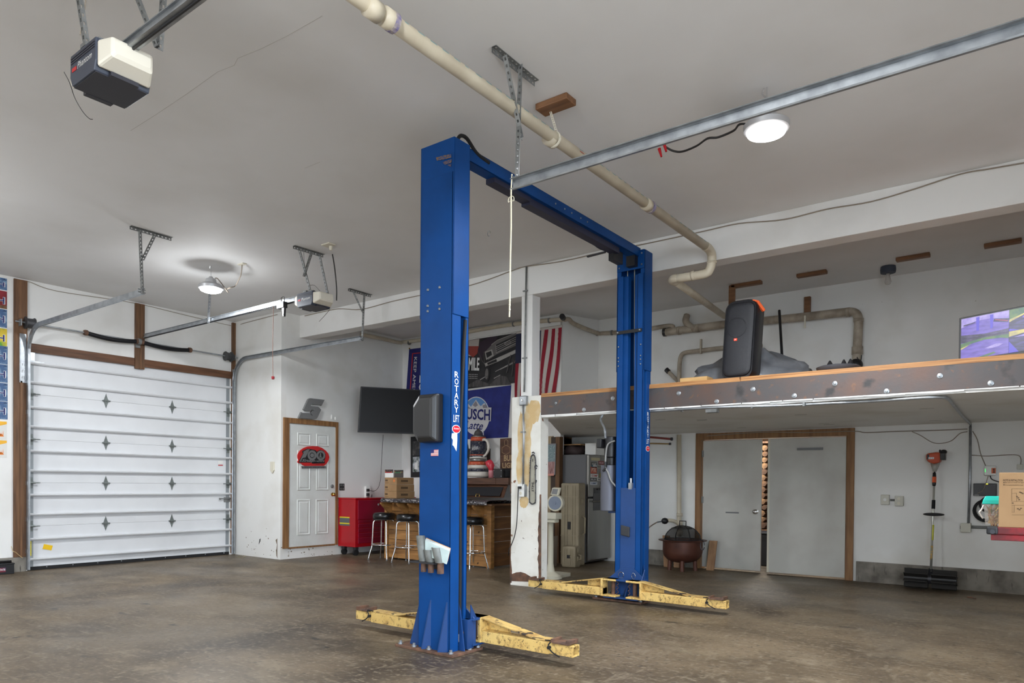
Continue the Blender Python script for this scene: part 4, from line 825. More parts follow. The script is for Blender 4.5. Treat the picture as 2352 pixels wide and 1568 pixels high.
o=B(1105,575); ban([(1105+38*math.cos(a)*.9,575+98*math.sin(a)) for a in [2*PI*i/20 for i in range(20)]],DK,'tyre',.0187); ban([(1105+20*math.cos(a)*.9,575+62*math.sin(a)) for a in [2*PI*i/20 for i in range(20)]],SVD,'wheel_rim',.0197)
for a in([(1250,520),(1405,440),(1407,446),(1252,528)],[(1190,620),(1260,580),(1262,586),(1192,628)],[(1200,545),(1420,420),(1420,424),(1202,552)],[(1030,640),(1110,590),(1112,597),(1033,648)]): ban(a,SV,'speed_line',.0197)
def btx(s,mt,x0,y0,x1,y1,nm='lettering'):
    a=B(x0,y0);b=B(x1,y0);e=B(x0,y1); o=pt(f,*a,.021); text(nm,s,mt,o,pt(f,*b,.021)-o,pt(f,*e,.021)-o,tb,n=(0,-1,0),bold=.03)
TB=lambda pts,r=.004,mt=SV: MB().tube([pt(f,*B(*q),.0215) for q in pts],r,5).build('silver_outline',mt,tb)
TB([(1140,250),(1200,200),(1400,118)],.006); TB([(1185,250),(1202,345),(1415,222)],.005); TB([(1072,330),(1150,302),(1172,372),(1092,416),(1072,330)],.005); TB([(1085,490),(1230,432),(1425,330)],.005); TB([(1078,462),(1228,392),(1422,298)],.006); TB([(1060,330),(1075,465),(1095,500)],.004,SVD); TB([(1000,330),(1040,420),(1080,470)],.004,SVD); TB([(1280,235),(1330,205),(1350,225),(1300,255),(1280,235)],.004); TB([(1360,360),(1330,560)],.012,AS); TB([(1395,420),(1390,600)],.012,AS)
btx('MILE',TXW,893,540,1018,395); btx('QUARTER',TXR,690,560,885,410); btx('GENUINE',TXW,780,615,888,590,'small_print')
for k2 in range(3): btx('lorem grade wheel axle'.upper() if False else '- - - - - -',TXW,900,588+k2*22,1000,582+k2*22,'small_print')
# blue beer flag
f=quad((1000,1012),(1166,1004),(1173,884),(1000,906)); bf=thing('wall_flag','blue flag with a round mountain badge reading Latte','flag',pt(f,.5,0,.02),'flags and banners behind the bar')
cloth('flag_cloth',mat('badge_flag_blue',c(44,52,128),.8,col2=c(36,42,110),scale=5),0,0,0,0,YBAR-.004,bf,.004,14,skew=f)
G=lambda x,y:(lambda px,py:((px-1000)/(172),1-(py-(906-(px-1000)*.127))/113))(900+x/4.9,740+y/4.9)
def fl(pts,mt,nm,d): return art(bf,f,[G(*q) for q in pts],mt,nm,d)
cxy=(968,1050); cr=[(968+155*math.cos(a),1048+215*math.sin(a)) for a in [2*PI*i/36 for i in range(36)]]
fl(cr,mat('badge_white',c(214,212,214),.7),'badge',.016)
sky=[(968+148*math.cos(a),1048+205*math.sin(a)) for a in [PI+PI*i/20 for i in range(21)]]
fl([q for q in sky if q[1]<1000],mat('badge_sky',c(92,140,196),.7),'badge_sky',.018)
WH=mat('badge_snow',c(206,204,206),.7); RK=mat('badge_rock',c(140,136,142),.7)
fl([(830,985),(880,915),(910,950),(965,868),(1020,940),(1060,900),(1105,960),(1110,1010),(968,1010),(830,1010)],WH,'mountain',.0195)
fl([(965,880),(990,930),(960,950),(930,930)],RK,'mountain_shade',.021); fl([(1040,930),(1075,915),(1100,955),(1050,960)],RK,'mountain_shade',.021); fl([(870,940),(900,960),(920,975),(880,970)],RK,'mountain_shade',.021)
def ftx(s,mt,x0,y0,x1,y1,dd=.022,**kw):
    o=pt(f,*G(x0,y0),dd); text('lettering',s,mt,o,pt(f,*G(x1,y0),dd)-o,pt(f,*G(x0,y1),dd)-o,bf,n=(0,-1,0),**kw)
fl([(795,955),(1140,950),(1140,1100),(795,1105)],WH,'word_backing',.0205)
ftx('BUSCH',NAVY,805,1093,1132,968,.0225,bold=.03); ftx('Latte',NAVY,850,1200,1058,1110,.0225,shear=.4,bold=.01)
# striped flag hung upright
xL,xR=-7.25,Y(1293,760,YBAR).x; zT,zB_=Y(1285,753,YBAR).z,Y(1282,908,YBAR).z-.03
us=thing('wall_flag','red and white striped flag hanging upright behind the white column','flag',(xL+.46,YBAR,zB_),'flags and banners behind the bar'); n=13; FR=mat('flag_red',c(150,30,48),.8); FW_=mat('flag_white',c(206,198,190),.8)
for i in range(n):
    x0=xL+(xR-xL)*i/n; x1=xL+(xR-xL)*(i+1)/n
    sk=lambda u,v,x0=x0,x1=x1:(x0+(x1-x0)*u-(1-v)*(.13*((x0+x1)/2-xL)/(xR-xL))+.012*math.sin(v*5+x0*9),zB_+(zT-zB_)*v)
    cloth('stripe',FR if i%2==0 else FW_,x0,x1,zB_,zT,YBAR-.012,us,.02,13,4,14,skew=sk)
cloth('canton',mat('flag_navy',c(40,44,70),.8),0,0,0,0,YBAR-.016,us,.02,13,12,8,skew=lambda u,v:(xL+(xR-xL)*u*7.2/13,zB_+(zT-zB_)*(.55+.45*v)))
MB().box((xL,YBAR-.02,zT),(xR,YBAR-.01,zT+.035)).build('header_tape',FW_,us)
# picture frame
f=quad((943.5,1096),(1000,1094),(1000,998),(943.5,1003)); pf=thing('picture_frame','black frame with two stacked truck photos behind the near lift column','picture frame',pt(f,.5,0,.02)); art_=lambda pts,mt,nm,d:art(pf,f,pts,mt,nm,d)
MB().prism([pt(f,u,v,.0) for u,v in((0,0),(1,0),(1,1),(0,1))],(0,-.025,0)).build('frame',BLACK,pf,bevel=.004)
art_([(.09,.13),(.95,.13),(.95,.50),(.09,.50)],mat('photo_pale',c(190,196,200),.5,col2=c(70,84,74),scale=12,lo=.42,hi=.6),'photo',.0262); art_([(.09,.54),(.95,.54),(.95,.88),(.09,.88)],mat('photo_dark',c(60,60,62),.5,col2=c(110,106,104),scale=9,lo=.5,hi=.6),'photo',.0262)
art_([(.16,.2),(.3,.18),(.3,.4),(.26,.42),(.24,.36),(.16,.34)],TXW,'white_truck',.0275); art_([(.36,.16),(.62,.16),(.62,.42),(.4,.44),(.36,.36)],mat('photo_truck',c(40,42,46),.5),'dark_truck',.0275)
# wooden beer sign
f=quad((1149,1078),(1195,1078),(1195,1004),(1149,1007)); wsn=thing('wooden_sign','brown wooden sign with carved pale lettering, half behind the white column','sign',pt(f,.3,0,.02))
MB().prism([pt(f,u,v,0) for u,v in((0,0),(1,0),(1,1),(0,1))],(0,-.025,0)).build('sign_board',MANT,wsn,bevel=.004)
TANK=mat('carved_tan',c(190,160,118),.7)
for s,u0,u1,v0,v1 in(('BUD',.2,.72,.27,.46),('LIGHT',.12,.9,.05,.22)): wtx(wsn,f,s,TANK,u0,v0,u1,v1,.026,bold=.02)
m=MB()
for a in([(.1,.55),(.3,.48),(.5,.55),(.5,.7),(.3,.78),(.1,.7),(.1,.55)],[(.22,.78),(.22,.92),(.3,.96),(.4,.92),(.4,.76)]): m.tube([pt(f,u,v,.0255) for u,v in a],.003,4)
m.build('carved_line',TANK,wsn)
# ---------------------------------------------------------------- mantel shelf and what stands on it
ys=9.27; zs_=Y(1100,1097,ys).z; xs1=Y(1168,1097,ys).x; zl=Y(1100,1112,ys).z
sh=thing('mantel_shelf','dark wood mantel shelf with a drop-down flap below','shelf',(-7.8,9.6,zl))
MB().box((-8.9,ys,zl),(xs1-.27,YBAR,zs_)).box((xs1-.266,ys,zl),(xs1,YBAR,zs_)).build('shelf_beam',MANT,sh,bevel=.006)
a,b=Y(1068,1113,9.34),Y(1166,1112,9.34); d_,e_=Y(1068,1141,9.12),Y(1156,1143,9.12)
MB().prism([Vector((-8.9,9.34,a.z)),Vector((b.x,9.34,b.z)),Vector((e_.x,9.12,e_.z)),Vector((-8.9,9.12,d_.z))],(0,.02,.01)).build('drop_flap',MANT,sh,bevel=.004)
ip=MB().prism([Vector((-8.9,9.328,a.z-.02)),Vector((b.x-.06,9.328,b.z-.02)),Vector((e_.x-.07,9.112,e_.z+.03)),Vector((-8.9,9.112,d_.z+.03))],(0,-.004,-.002)).build('flap_lining',mat('flap_lining',c(46,46,50),.6),sh)
m=MB(); o=Y(1097,1137,9.10); m.tube([o+Vector((-.04,0,-.02)),o+Vector((-.035,0,.02)),o+Vector((.035,0,.02)),o+Vector((.04,0,-.02))],.006,6); m.build('flap_latch',BRASS,sh)
# stein
o=Y(1098,1095,9.49); o.z=zs_; s=(Y(1119,1095,9.49).x-Y(1077,1095,9.49).x)/2
KX=[(1095,21.5),(1085,21.5),(1082,20),(1073,18.5),(1066,18),(1059,16.5),(1053,16),(1050,15.5),(1047,15.5),(1044,15),(1020,14.5),(1012,14),(1005,13)]
stn=thing('beer_stein','giant lidded ceramic beer stein with blue and red bands','stein',o); zz=lambda q:Y(1098,q,9.49).z
prof=lambda ks:[(s/21.2*r,zz(q)-zs_) for q,r in ks]
CER=mat('stein_cream',c(214,208,198),.3); CNA=mat('stein_navy',c(44,48,66),.35,col2=c(120,116,112),scale=45,lo=.56,hi=.6); CRD=mat('stein_red',c(196,84,54),.35,col2=c(214,150,120),scale=40,lo=.6,hi=.64); PEW=mat('pewter',c(150,148,146),.3,.9)
for nm,mt,ks in(('base',CER,[(1095,20.5),(1091,21.5),(1086,21),(1083,19.5)]),('navy_band',CNA,[(1083,19.5),(1076,18.8)]),('cream_band',CER,[(1076,18.8),(1068,18)]),('red_band',CRD,[(1068,18),(1060,16.6)]),('pewter_ring',PEW,[(1060,16.6),(1056,16.4),(1053,15.6)]),('cream_ring',CER,[(1053,15.6),(1050,15.6)]),('letter_band',CNA,[(1050,15.6),(1046,15.4)]),('red_ring',CRD,[(1046,15.4),(1044,15.2)]),('body',CNA,[(1044,15.2),(1030,14.7),(1013,14.2)]),('upper_red',CRD,[(1013,14.2),(1004,13.4)]),('lid',PEW,[(1004,13),(1001,12),(998,8),(994,7.5),(990,6),(987,3),(985,1.5),(983,.5)])):
    MB().lathe(o,prof(ks),28).build(nm,mt,stn,smooth='all')
a=o+Vector((s*.55,-.02,0)); hp=[(1110,1048),(1117,1042),(1122,1030),(1120,1015),(1113,1009),(1107,1012),(1104,1018)]
MB().tube(smooth([Y(p,q,9.46) for p,q in hp],5),[.018+.006*math.sin(i*.1) for i in range(31)],8).build('handle',CER,stn,smooth='all')
MB().tube([Y(1100,1000,9.53),Y(1108,1000,9.52),Y(1111,1003,9.52),Y(1110,990,9.52)],.008,6).build('thumb_lever',PEW,stn)
text('lettering','SAMUEL ADAMS',TXW,Y(1084,1034,9.33),Y(1098,1031,9.33)-Y(1084,1034,9.33),Vector((0,0,.05)),stn,n=(0,-1,0),shear=.2); text('lettering','OKTOBERFEST',TXW,Y(1086,1050,9.31),Y(1106,1049,9.31)-Y(1086,1050,9.31),Vector((0,0,.018)),stn,n=(0,-1,0))
# other small things on the shelf
o=Y(1128,1096,9.40); o.z=zs_; t=thing('aerosol_can','pink spray can under a red plastic wrap on the mantel shelf','can',o); r=.045
MB().lathe(o,[(r,0),(r,.12),(r*.9,.13)],16).build('can_body',mat('pink_can',c(206,130,136),.35),t,smooth='all')
m=MB(); m.loft([[o+Vector((rr*math.cos(a)*(1+.2*math.sin(a*3+z*30))+dx,rr*math.sin(a)*.8,z)) for a in [2*PI*i/14 for i in range(14)]] for rr,z,dx in((r*.9,.12,0),(r*1.2,.17,-.01),(r*1.7,.21,-.03),(r*1.6,.27,-.045),(r*.7,.30,-.03),(r*.15,.31,-.02))]); m.build('plastic_wrap',mat('red_wrap',c(206,60,76),.2),t,smooth='all')
o=Y(1142,1095,9.52); o.z=zs_; t=thing('metal_case','small black metal case with bright rivets on the mantel shelf','case',o); a,b=Y(1133,1094,9.40),Y(1153,1076,9.40)
MB().box((a.x,9.40,zs_),(b.x,9.56,b.z)).build('case_body',mat('case_grey',c(58,56,56),.4,.3),t,bevel=.006); m=MB()
for x in(a.x+.015,b.x-.015):
    for z in(zs_+.03,b.z-.03): m.ball((x,9.398,z),.008,6)
m.build_each('rivet',CHROME,t,per=1)
o=Y(1162,1095,9.52); o.z=zs_; tag(MB().loft([[Vector((o.x+rx*math.cos(a)+dx,9.54+rx*.9*math.sin(a),zs_+z)) for a in [2*PI*i/14 for i in range(14)]] for rx,z,dx in((.075,0,0),(.085,.05,0),(.07,.1,.01),(.09,.13,.02),(.05,.16,.03))]).build('camera_bag',RUBBER,smooth='all'),'black soft pouch at the right end of the mantel shelf','pouch')
o=Y(1140,1078,9.66); tag(MB().tube(smooth([Y(p,q,9.66) for p,q in((1131,1080),(1134,1066),(1141,1063),(1147,1070),(1149,1082),(1143,1073),(1137,1070),(1136,1082))],4),.007,6).build('plastic_bag_roll',mat('clear_film',c(190,186,184),.3)),'crumpled clear plastic strip behind the metal case','plastic')
a,b=Y(1066,1096,9.62),Y(1072,1096,9.62); hat=thing('wall_plaque','dark figure-shaped plaque behind the stein','plaque',(a.x,9.7,zs_)); MB().prism([Y(p,q,9.70) for p,q in((1060,1092),(1125,1092),(1125,1030),(1085,1030),(1074,1030),(1073,1020),(1068,1018),(1060,1020))],(0,.02,0)).build('plaque_board',mat('plaque_brown',c(78,62,54),.6,col2=c(44,36,34),scale=6),hat); MB().prism([Y(p,q,9.695) for p,q in((1060,1068),(1082,1066),(1082,1031),(1074,1031),(1073,1020),(1068,1018),(1060,1020))],(0,.004,0)).build('plaque_dark',BLACK,hat)
m=MB()
for p,q1,r,lb_ in((1067,1066,.02,'short pale candle at the lift column, left of the stein'),(1073,1052,.012,'tall thin pale candle just left of the stein')): tag(MB().cyl(Y(p,1094,9.4).xy.to_3d()+Vector((0,0,zs_)),Y(p,q1,9.4),r,n=12).build('candle',WHITE,smooth=True),lb_,'candle','candles on the mantel shelf')
# pipe along the top of the bar wall
m=MB(); pp=[(700,735,XP+.5)]; a=X(830,768,XP+.07); b=X(925,788,XP+.07); m.tube(smooth([a,X(880,778,XP+.07),b+Vector((0,-.08,0)),b+Vector((.07,0,.02)),Y(1000,776,YBAR-.07),Y(1100,757,YBAR-.07),Y(1195,742,YBAR-.07),Y(1270,735,YBAR-.07),Y(1296,733,YBAR-.1)],4),.034,10)
ps=thing('vent_pipe','cream pipe running along the top of the bar wall and round the corner','pipe',(-8,9.6,3.7)); m.build('wall_pipe',PVC,ps,smooth='all')
e=Y(1296,734,YBAR-.1); m=MB().tube(smooth([e,e+Vector((.08,.02,.0)),Y(1320,744,9.75),Y(1370,764,10.3),Y(1385,765,10.38),Y(1420,763,10.38),Y(1480,757,10.38),Y(1537,748,10.38),Y(1548,755,10.36),Y(1550,762,10.36)],4),.034,10); m.build('wall_pipe',PVCG,ps,smooth='all')
m=MB(); m.cyl(e+Vector((.0,-.03,.02)),e+Vector((.05,-.14,.02)),.045,n=14); m.build('pipe_cap',BLACK,ps)
m=MB()
for p,q,y in((1180,744,YBAR-.07),(1262,736,YBAR-.07),(940,787,YBAR-.07)): o=Y(p,q,y); m.cyl(o-Vector((.012,0,0)),o+Vector((.012,0,0)),.042,n=12)
for p,q in((1372,765),(1405,764)): o=Y(p,q,10.36); m.cyl(o-Vector((.012,0,0)),o+Vector((.012,0,0)),.042,n=12)
m.build_each('pipe_strap',GALVD,ps,per=1)
tag(MB().prism([(-8.9,9.70,3.95),(-6.35,9.70,3.95),(-6.35,9.70,3.845),(-8.9,9.70,3.845)],(0,.02,0)).build('trim_5',WALL),kind='structure')
# ================================================================ CEILING LAMPS, PIPE, BLOCKS
GLOW=mat('lamp_glow',(1,.99,.97,1),.5,emis=30)
def highbay(o,label):
    t=thing('ceiling_lamp',label,'lamp',o,'hanging lamps')
    MB().lathe(o,[(.12,.0),(.15,.015),(.155,.05),(.12,.075),(.07,.09),(.06,.14),(.03,.15),(.02,.17)],28).build('housing',mat('lamp_housing',c(190,190,192),.4,.5),t,smooth=True)
    MB().lathe(o,[(.0,-.035),(.08,-.03),(.125,-.012),(.13,.0)],28).build('diffuser',GLOW,t,smooth='all')
    MB().tube([o+Vector((0,0,.17)),Vector((o.x,o.y,HC))],.006,6).tube(smooth([Vector((o.x-.02,o.y,HC)),Vector((o.x-.03,o.y,HC-.04)),Vector((o.x,o.y,HC-.07))]),.005,6).build('hanging_hook',CHROME,t)
    return t
h1=highbay(LAMP1,'glowing round lamp hanging behind the long right rail'); h2=highbay(LAMP2,'glowing round lamp hanging above the garage door opener rail')
c1=[LAMP1+Vector((-.1,.05,.1)),Z(1700,285,3.82),Z(1685,300,3.85),Z(1650,315,3.85),Z(1625,318,3.86),Z(1600,335,3.88),Z(1567,348,3.9),Z(1545,346,3.92),Z(1525,335,3.95)]
MB().tube(smooth(c1,5),.008,6).build('lamp_cord',CORD,h1,smooth='all')
e=c1[-1]; wn=MB(); 
for d in(Vector((-.05,.02,.0)),Vector((.0,0,.02))): wn.cyl(e+d,e+d+Vector((.02,0,-.07)),.014,.008,n=8)
wn.build_each('wire_nut',RED,h1,per=1); MB().tube([e,Vector((e.x-.03,e.y+.02,HC))],.005,5).build('lamp_wire',CORD,h1)
c2=[LAMP2+Vector((.05,.03,.15)),Z(500,640,3.85),Z(512,655,3.8),Z(524,671,3.76),Z(520,665,3.78),Z(530,660,3.8),Z(540,657,3.84),Z(547,645,3.87),Z(553,632,3.92),Z(555,618,3.97),Z(556,606,HC)]
MB().tube(smooth(c2,4),.007,6).build('lamp_cord',WIRE,h2,smooth='all')
m=MB().box(Z(556,606,HC)-Vector((.06,.03,.01)),Z(556,606,HC)+Vector((.06,.03,0))); m.build('ceiling_box',CREAM,h2)
# rail support strap under lamp 2 belongs to the opener
sa_=Y(476,742,5.41); m=MB(); angle(m,Vector((sa_.x+.03,5.42,HC)),sa_,(1,0,0),(0,1,0)); m.build('hanger_strap',GALV,op2)
# ceiling pipe
cp=thing('drain_pipe','long cream drain pipe under the ceiling, bending down at the beam','pipe',(-3.0,5,3.7))
PZ=3.73; x=Z(1485,470,PZ).x
pk=lambda p,q,z=PZ:Z(p,q,z)
MB().tube([Vector((x,-.5,PZ+.03)),Vector((x,7.12,PZ))],.043,14).build('straight_pipe',PVC,cp,smooth='all')
e0=Y(1640,612,7.26); e1=Y(1612,630,7.26); e=Y(1552,640,7.26)
el=[Vector((x,7.06,PZ)),Vector((x,7.17,PZ-.005)),Vector((x,7.24,PZ-.04)),Vector((x-.003,7.26,PZ-.10)),Vector((x-.006,7.26,e1.z+.11)),Vector((x-.025,7.26,e1.z+.04)),Vector((x-.09,7.26,e1.z)),e]
MB().tube(smooth(el,5),.046,14).build('elbow_pipe',PVC,cp,smooth='all')
q2=Y(1664,726,10.18)
MB().tube(smooth([e+Vector((.02,0,0)),e+Vector((-.03,0.0,-.0)),e+Vector((-.05,.03,-.005)),e+Vector((-.045,.1,-.0))],4),.047,12).build('elbow_pipe',PVC,cp,smooth='all')
MB().tube([e+Vector((-.045,.09,0)),q2],.042,12).build('straight_pipe',PVC,cp,smooth='all')
m=MB()
for p,q in((1485,470),(1265,320),(893,45),(857,22)):
    o=pk(p,q); m.cyl(o-Vector((0,.04,0)),o+Vector((0,.04,0)),.052,n=14)
m.cyl(Vector((x-.004,7.26,PZ-.13)),Vector((x-.005,7.26,PZ-.11)),.052,n=14); o=e+(e1-e)*.62; m.cyl(o,o+Vector((.03,0,.003)),.052,n=14)
m.build_each('pipe_coupling',PVC,cp,smooth='all',per=1)
m=MB(); o=pk(897,48); m.cyl(o-Vector((0,.005,0)),o+Vector((0,.03,0)),.0535,n=14); o=pk(1492,474); m.cyl(o-Vector((0,.0,0)),o+Vector((0,.03,0)),.0535,n=14); m.build('purple_primer_ring',mat('primer_purple',c(120,112,150),.5,col2=c(190,178,160),scale=30),cp)
m=MB()
for i in range(44):
    y=2.75+i*.1; 
    if abs(y-4.43)<.1 or abs(y-6)<.12: continue
    m.obox(Vector((x+.030,y,PZ+.028+.03*(7.12-y)/7.6)),(0,.055 if i%5 else .03,0),(.009,0,-.014),(.0012,0,.0012))
m.build_each('pipe_print',mat('teal_print',c(130,160,160),.6),cp)
m=MB(); o=pk(1325,357); m.obox(o+Vector((.03,-.02,.03)),(0,.05,0),(.016,0,-.022),(.001,0,.001)); m.build('red_label',TXR,cp)
b0=Vector((-2.86,4.2,HC-.05))
wb=thing('ceiling_block','brown wood block on the main ceiling holding the drain pipe strap','wood block',(-2.87,4.2,HC-.05)); MB().box((-3.02,4.25,HC-.045),(-2.75,4.38,HC)).build('wood_block',LUMX2,wb,bevel=.006)
m=MB(); b=pk(1268,322); a=Z(1262,258,HC-.045); m.perf(a,b+Vector((.035,0,.03)),(.02,0,0),.025); m.tube([Vector((x+.05*math.cos(t),b.y,b.z+.05*math.sin(t))) for t in[2*PI*k/16 for k in range(17)]],.009,6); m.build('pipe_strap',CREAM,wb)
for i,(p,q,r,s_,lab) in enumerate([(1830,638,1900,628,'brown wood block on the loft ceiling, second from the left, right of the speaker'),(2058,601,2137,590,'brown wood block on the loft ceiling beside the bare bulb'),(2260,570,2347,555,'brown wood block on the loft ceiling at the right edge above the monitor')]):
    a=Z(p,q,3.985); b=Z(r,s_,3.985); tag(MB().box((a.x,a.y-.03,3.985),(b.x,a.y+.055,HC)).build('ceiling_block',LUMX2,bevel=.008),lab,'wood block','wood blocks on the loft ceiling')
a=Z(1680,662,3.985); b=Z(1750,652,3.985); tag(MB().box((a.x,a.y-.03,3.985),(b.x,a.y+.055,HC)).box((a.x-.03,a.y-.03,3.35),(a.x+.06,a.y+.0,HC-.01)).build('ceiling_block',LUMX2,bevel=.006),'brown wood block with a board hanging down behind the speaker','wood block','wood blocks on the loft ceiling')
o=Z(2040,612,HC); t=thing('bulb_holder','dark round lamp holder with a bare clear bulb on the loft ceiling','lamp',o)
MB().lathe(o-Vector((0,0,.09)),[(.05,0),(.085,.01),(.09,.05),(.085,.09)],20).build('holder',mat('holder_blue_grey',c(60,68,82),.6),t,smooth=True)
MB().lathe(o-Vector((0,0,.23)),[(.003,0),(.03,.012),(.04,.04),(.028,.09),(.02,.12),(.025,.14)],16).build('bulb',mat('bulb_glass',c(200,196,190),.1,alpha=.55),t,smooth='all')
tag(MB().tube(ell(Z(1123,536,HC-.03),(.018,0,0),(0,.0,.03),14),.004,5).build('ceiling_hook',GALV),'small wire hook in the ceiling right of the near lift column','hook')
# cable along beam and column conduit
def cable(name,pts,r,mt,lab,n=5,cat='cable'): return tag(MB().tube(smooth(pts,n),r,6).build(name,mt,smooth='all'),lab,cat)
bm=lambda p,q:Y(p,q,7.35)
cable('beam_cable',[bm(700,725),bm(740,716),bm(778,709),bm(830,710),bm(900,692),bm(965,678),bm(1080,655),bm(1180,620),bm(1208,612),bm(1290,600),bm(1380,580),bm(1500,556),bm(1620,530),bm(1698,513),bm(1800,504),bm(1900,480),bm(2000,463),bm(2100,434),bm(2205,400),bm(2270,388),bm(2352,374)],.006,WIRE,'thin dusty cable stapled along the front of the long beam')
cable('wall_cable',[Vector((XG+.02,3.72,3.93)),X(60,645,XG+.02),X(130,668,XG+.02),X(305,695,XG+.02),X(420,722,XG+.02),X(535,748,XG+.02),Y(560,742,YR-.01),Y(637,722,YR-.01)],.005,WIRE,'thin dusty cable drooping along the top of the garage door wall')
yc=7.345
cd_=thing('column_conduit','grey metal conduit running down the white column with a junction box','conduit',(-5.15,7.2,2.2))
cb=lambda p,q:Y(p,q,yc); MB().tube([cb(1209,612),cb(1207,740),cb(1205,860),cb(1204,900)],.011,10).build('upper_conduit',GALVD,cd_,smooth='all')
cb2=lambda p,q:Y(p,q,7.105); MB().tube([cb2(1202,925),cb2(1203,1000),cb2(1202,1115)],.013,10).build('lower_conduit',GALV,cd_,smooth='all')
o=cb2(1202,920); jb=MB().box(o+Vector((-.055,-.02,-.06)),o+Vector((.055,.06,.06))).build('junction_box',GALV,cd_,bevel=.012); MB().lathe(o+Vector((0,-.02,0)),[(.014,0),(.012,.006),(.003,.008)],10,(0,-1,0)).build('box_screw',CHROME,jb)
m=MB()
for p,q,f_ in((1207,668,cb),(1205,822,cb),(1202,992,cb2)): o=f_(p,q); m.box(o+Vector((-.035,-.012,-.008)),o+Vector((.035,.006,.008)))
m.build_each('conduit_clip',GALVD,cd_,per=1)
o=cb2(1197,1126); ob_=thing('outlet_box','white outlet box with a black plug on the column casing','outlet',o); MB().box(o+Vector((-.045,-.0,-.075)),o+Vector((.07,.07,.075))).build('box_body',GALVD,ob_,bevel=.004); MB().box(o+Vector((-.05,-.012,-.078)),o+Vector((.05,.0,.078))).build('cover_plate',WHITE,ob_,bevel=.003)
m=MB()
for dz in(-.035,.035): m.cyl(o+Vector((.0,-.013,dz)),o+Vector((.0,-.010,dz)),.02,n=12)
m.build_each('socket',CREAM,ob_,per=1); MB().box(o+Vector((-.02,-.045,.02)),o+Vector((.015,-.012,.05))).build('plug',BLACK,ob_)
k=lambda p,q:Y(p,q,7.08); cable('extension_lead',[o+Vector((-.02,-.03,.03)),k(1190,1134),k(1189,1160),k(1187,1200),k(1182,1230),k(1174,1252),k(1169,1262),Y(1168,1275,7.2)],.006,CORD,'black cord from the column outlet hanging down to the left',6,'cord')
# chainsaw bar
cs=thing('chainsaw_bar','pale chainsaw guide bar with chain hung on the column casing','saw bar',cb2(1223,1157)); A=[(1218,1085),(1219,1062),(1221,1048),(1224,1044),(1228,1048),(1229.5,1062),(1229,1090),(1229.5,1148),(1227,1155),(1223,1157),(1219,1154),(1217,1146)]
MB().prism([Y(p,q,7.115) for p,q in A],(0,.006,0)).build('guide_bar',mat('bar_white',c(168,165,150),.45,.1,col2=c(146,142,128),scale=8),cs)
m=MB(); P2=smooth([Y(p+(-.7 if p<1224 else .7),q,7.112) for p,q in A[1:]+A[:2]],6); m.tube(P2,.006,6)
for i in range(0,len(P2)-1,2): m.ball(P2[i]+Vector((0,-.003,0)),.009,6)
o=Y(1231,1072,7.11); m.tube(ell(o,(.018,0,0),(0,0,.022),10),.006,5); o=Y(1231,1105,7.11); m.tube(ell(o,(.01,0,0),(0,0,.012),8),.006,5); m.tube([Y(1222,1040,7.11),Y(1225,1038,7.11),Y(1228,1041,7.11)],.008,5); m.build('saw_chain',STEEL,cs,smooth='all')
a,b,d=Y(1226.5,1129,7.114),Y(1226.5,1106,7.114),Y(1221,1129,7.114); text('lettering','STIHL',TXK,a,b-a,d-a,cs,n=(0,-1,0),shear=.2,bold=.03); MB().prism([Y(1223,1053,7.1145),Y(1224.5,1053,7.1145),Y(1224.5,1060,7.1145),Y(1223,1060,7.1145)],(0,-.001,0)).build('bar_slot',TXK,cs)
tag(MB().box((lx0-.018,7.14,Y(1172,1078,7.13).z-.3),(lx0,7.17,Y(1172,1078,7.13).z)).build('hook_rail',RUST),'rusty hook strip on the left side of the column casing','rail')
# ================================================================ ON THE LOFT
def mesh_blob(name,o,rx,ry,h,m_,seed,parent=None,n=40,rows=14,amp=.28):
    mb=MB(); rings=[]
    for j in range(rows+1):
        v=j/rows; z=h*math.sin(v*PI/2); rr=math.cos(v*PI/2)*.92+.08*(1-v)
        ring=[]
        for i in range(n):
            a=2*PI*i/n; d=Vector((math.cos(a),math.sin(a),0)); q=1+amp*(mnoise.noise(Vector((d.x*2+seed,d.y*2,v*2.5)))+.5*mnoise.noise(Vector((d.x*5+seed,d.y*5,v*6))))
            ring.append(Vector(o)+Vector((d.x*rx*rr*q,d.y*ry*rr*q,max(0,z*(1+.35*mnoise.noise(Vector((d.x*3,d.y*3+seed,v*3))))))))
        rings.append(ring)
    mb.loft(rings); return mb.build(name,m_,parent,smooth='all')
TARP=mat('grey_tarp',c(138,142,148),.3,.15,col2=c(108,112,118),scale=5,bump=.6,bscale=9,spec=.7)
a=Y(1715,860,8.25); tag(mesh_blob('tarp_heap',(a.x+.0,8.35,ZT),.80,.5,(Y(1780,818,8.2).z-ZT)*1.15,TARP,2.3),'crumpled shiny grey tarp heap behind the speaker on the loft','tarp')
sa=Y(1656,872,7.30); sb=Y(1729,866,7.30); sw=sb.x-sa.x; szt=Y(1693,690,7.33).z-ZT
sp_=thing('speaker','tall black party loudspeaker with rounded corners on the loft edge','speaker',(sa.x+sw/2,7.4,ZT))
SPK=mat('speaker_black',c(22,23,28),.35); GRL=mat('speaker_grille',c(30,31,36),.5,bump=.3,bscale=320)
def rr(w_,h,r,y,lean,n=5,z0=0,xo=0):
    out=[]
    for cx_,cz,a0 in((w_/2-r,h-r,0),(-w_/2+r,h-r,PI/2),(-w_/2+r,r,PI),(w_/2-r,r,1.5*PI)):
        for i in range(n+1): a=a0+PI/2*i/n; z=cz+r*math.sin(a); out.append(Vector((sa.x+sw/2+xo+cx_+r*math.cos(a)+.03*(z/h)*1.0,y+lean*z,ZT+z0+z)))
    return out
H_=szt
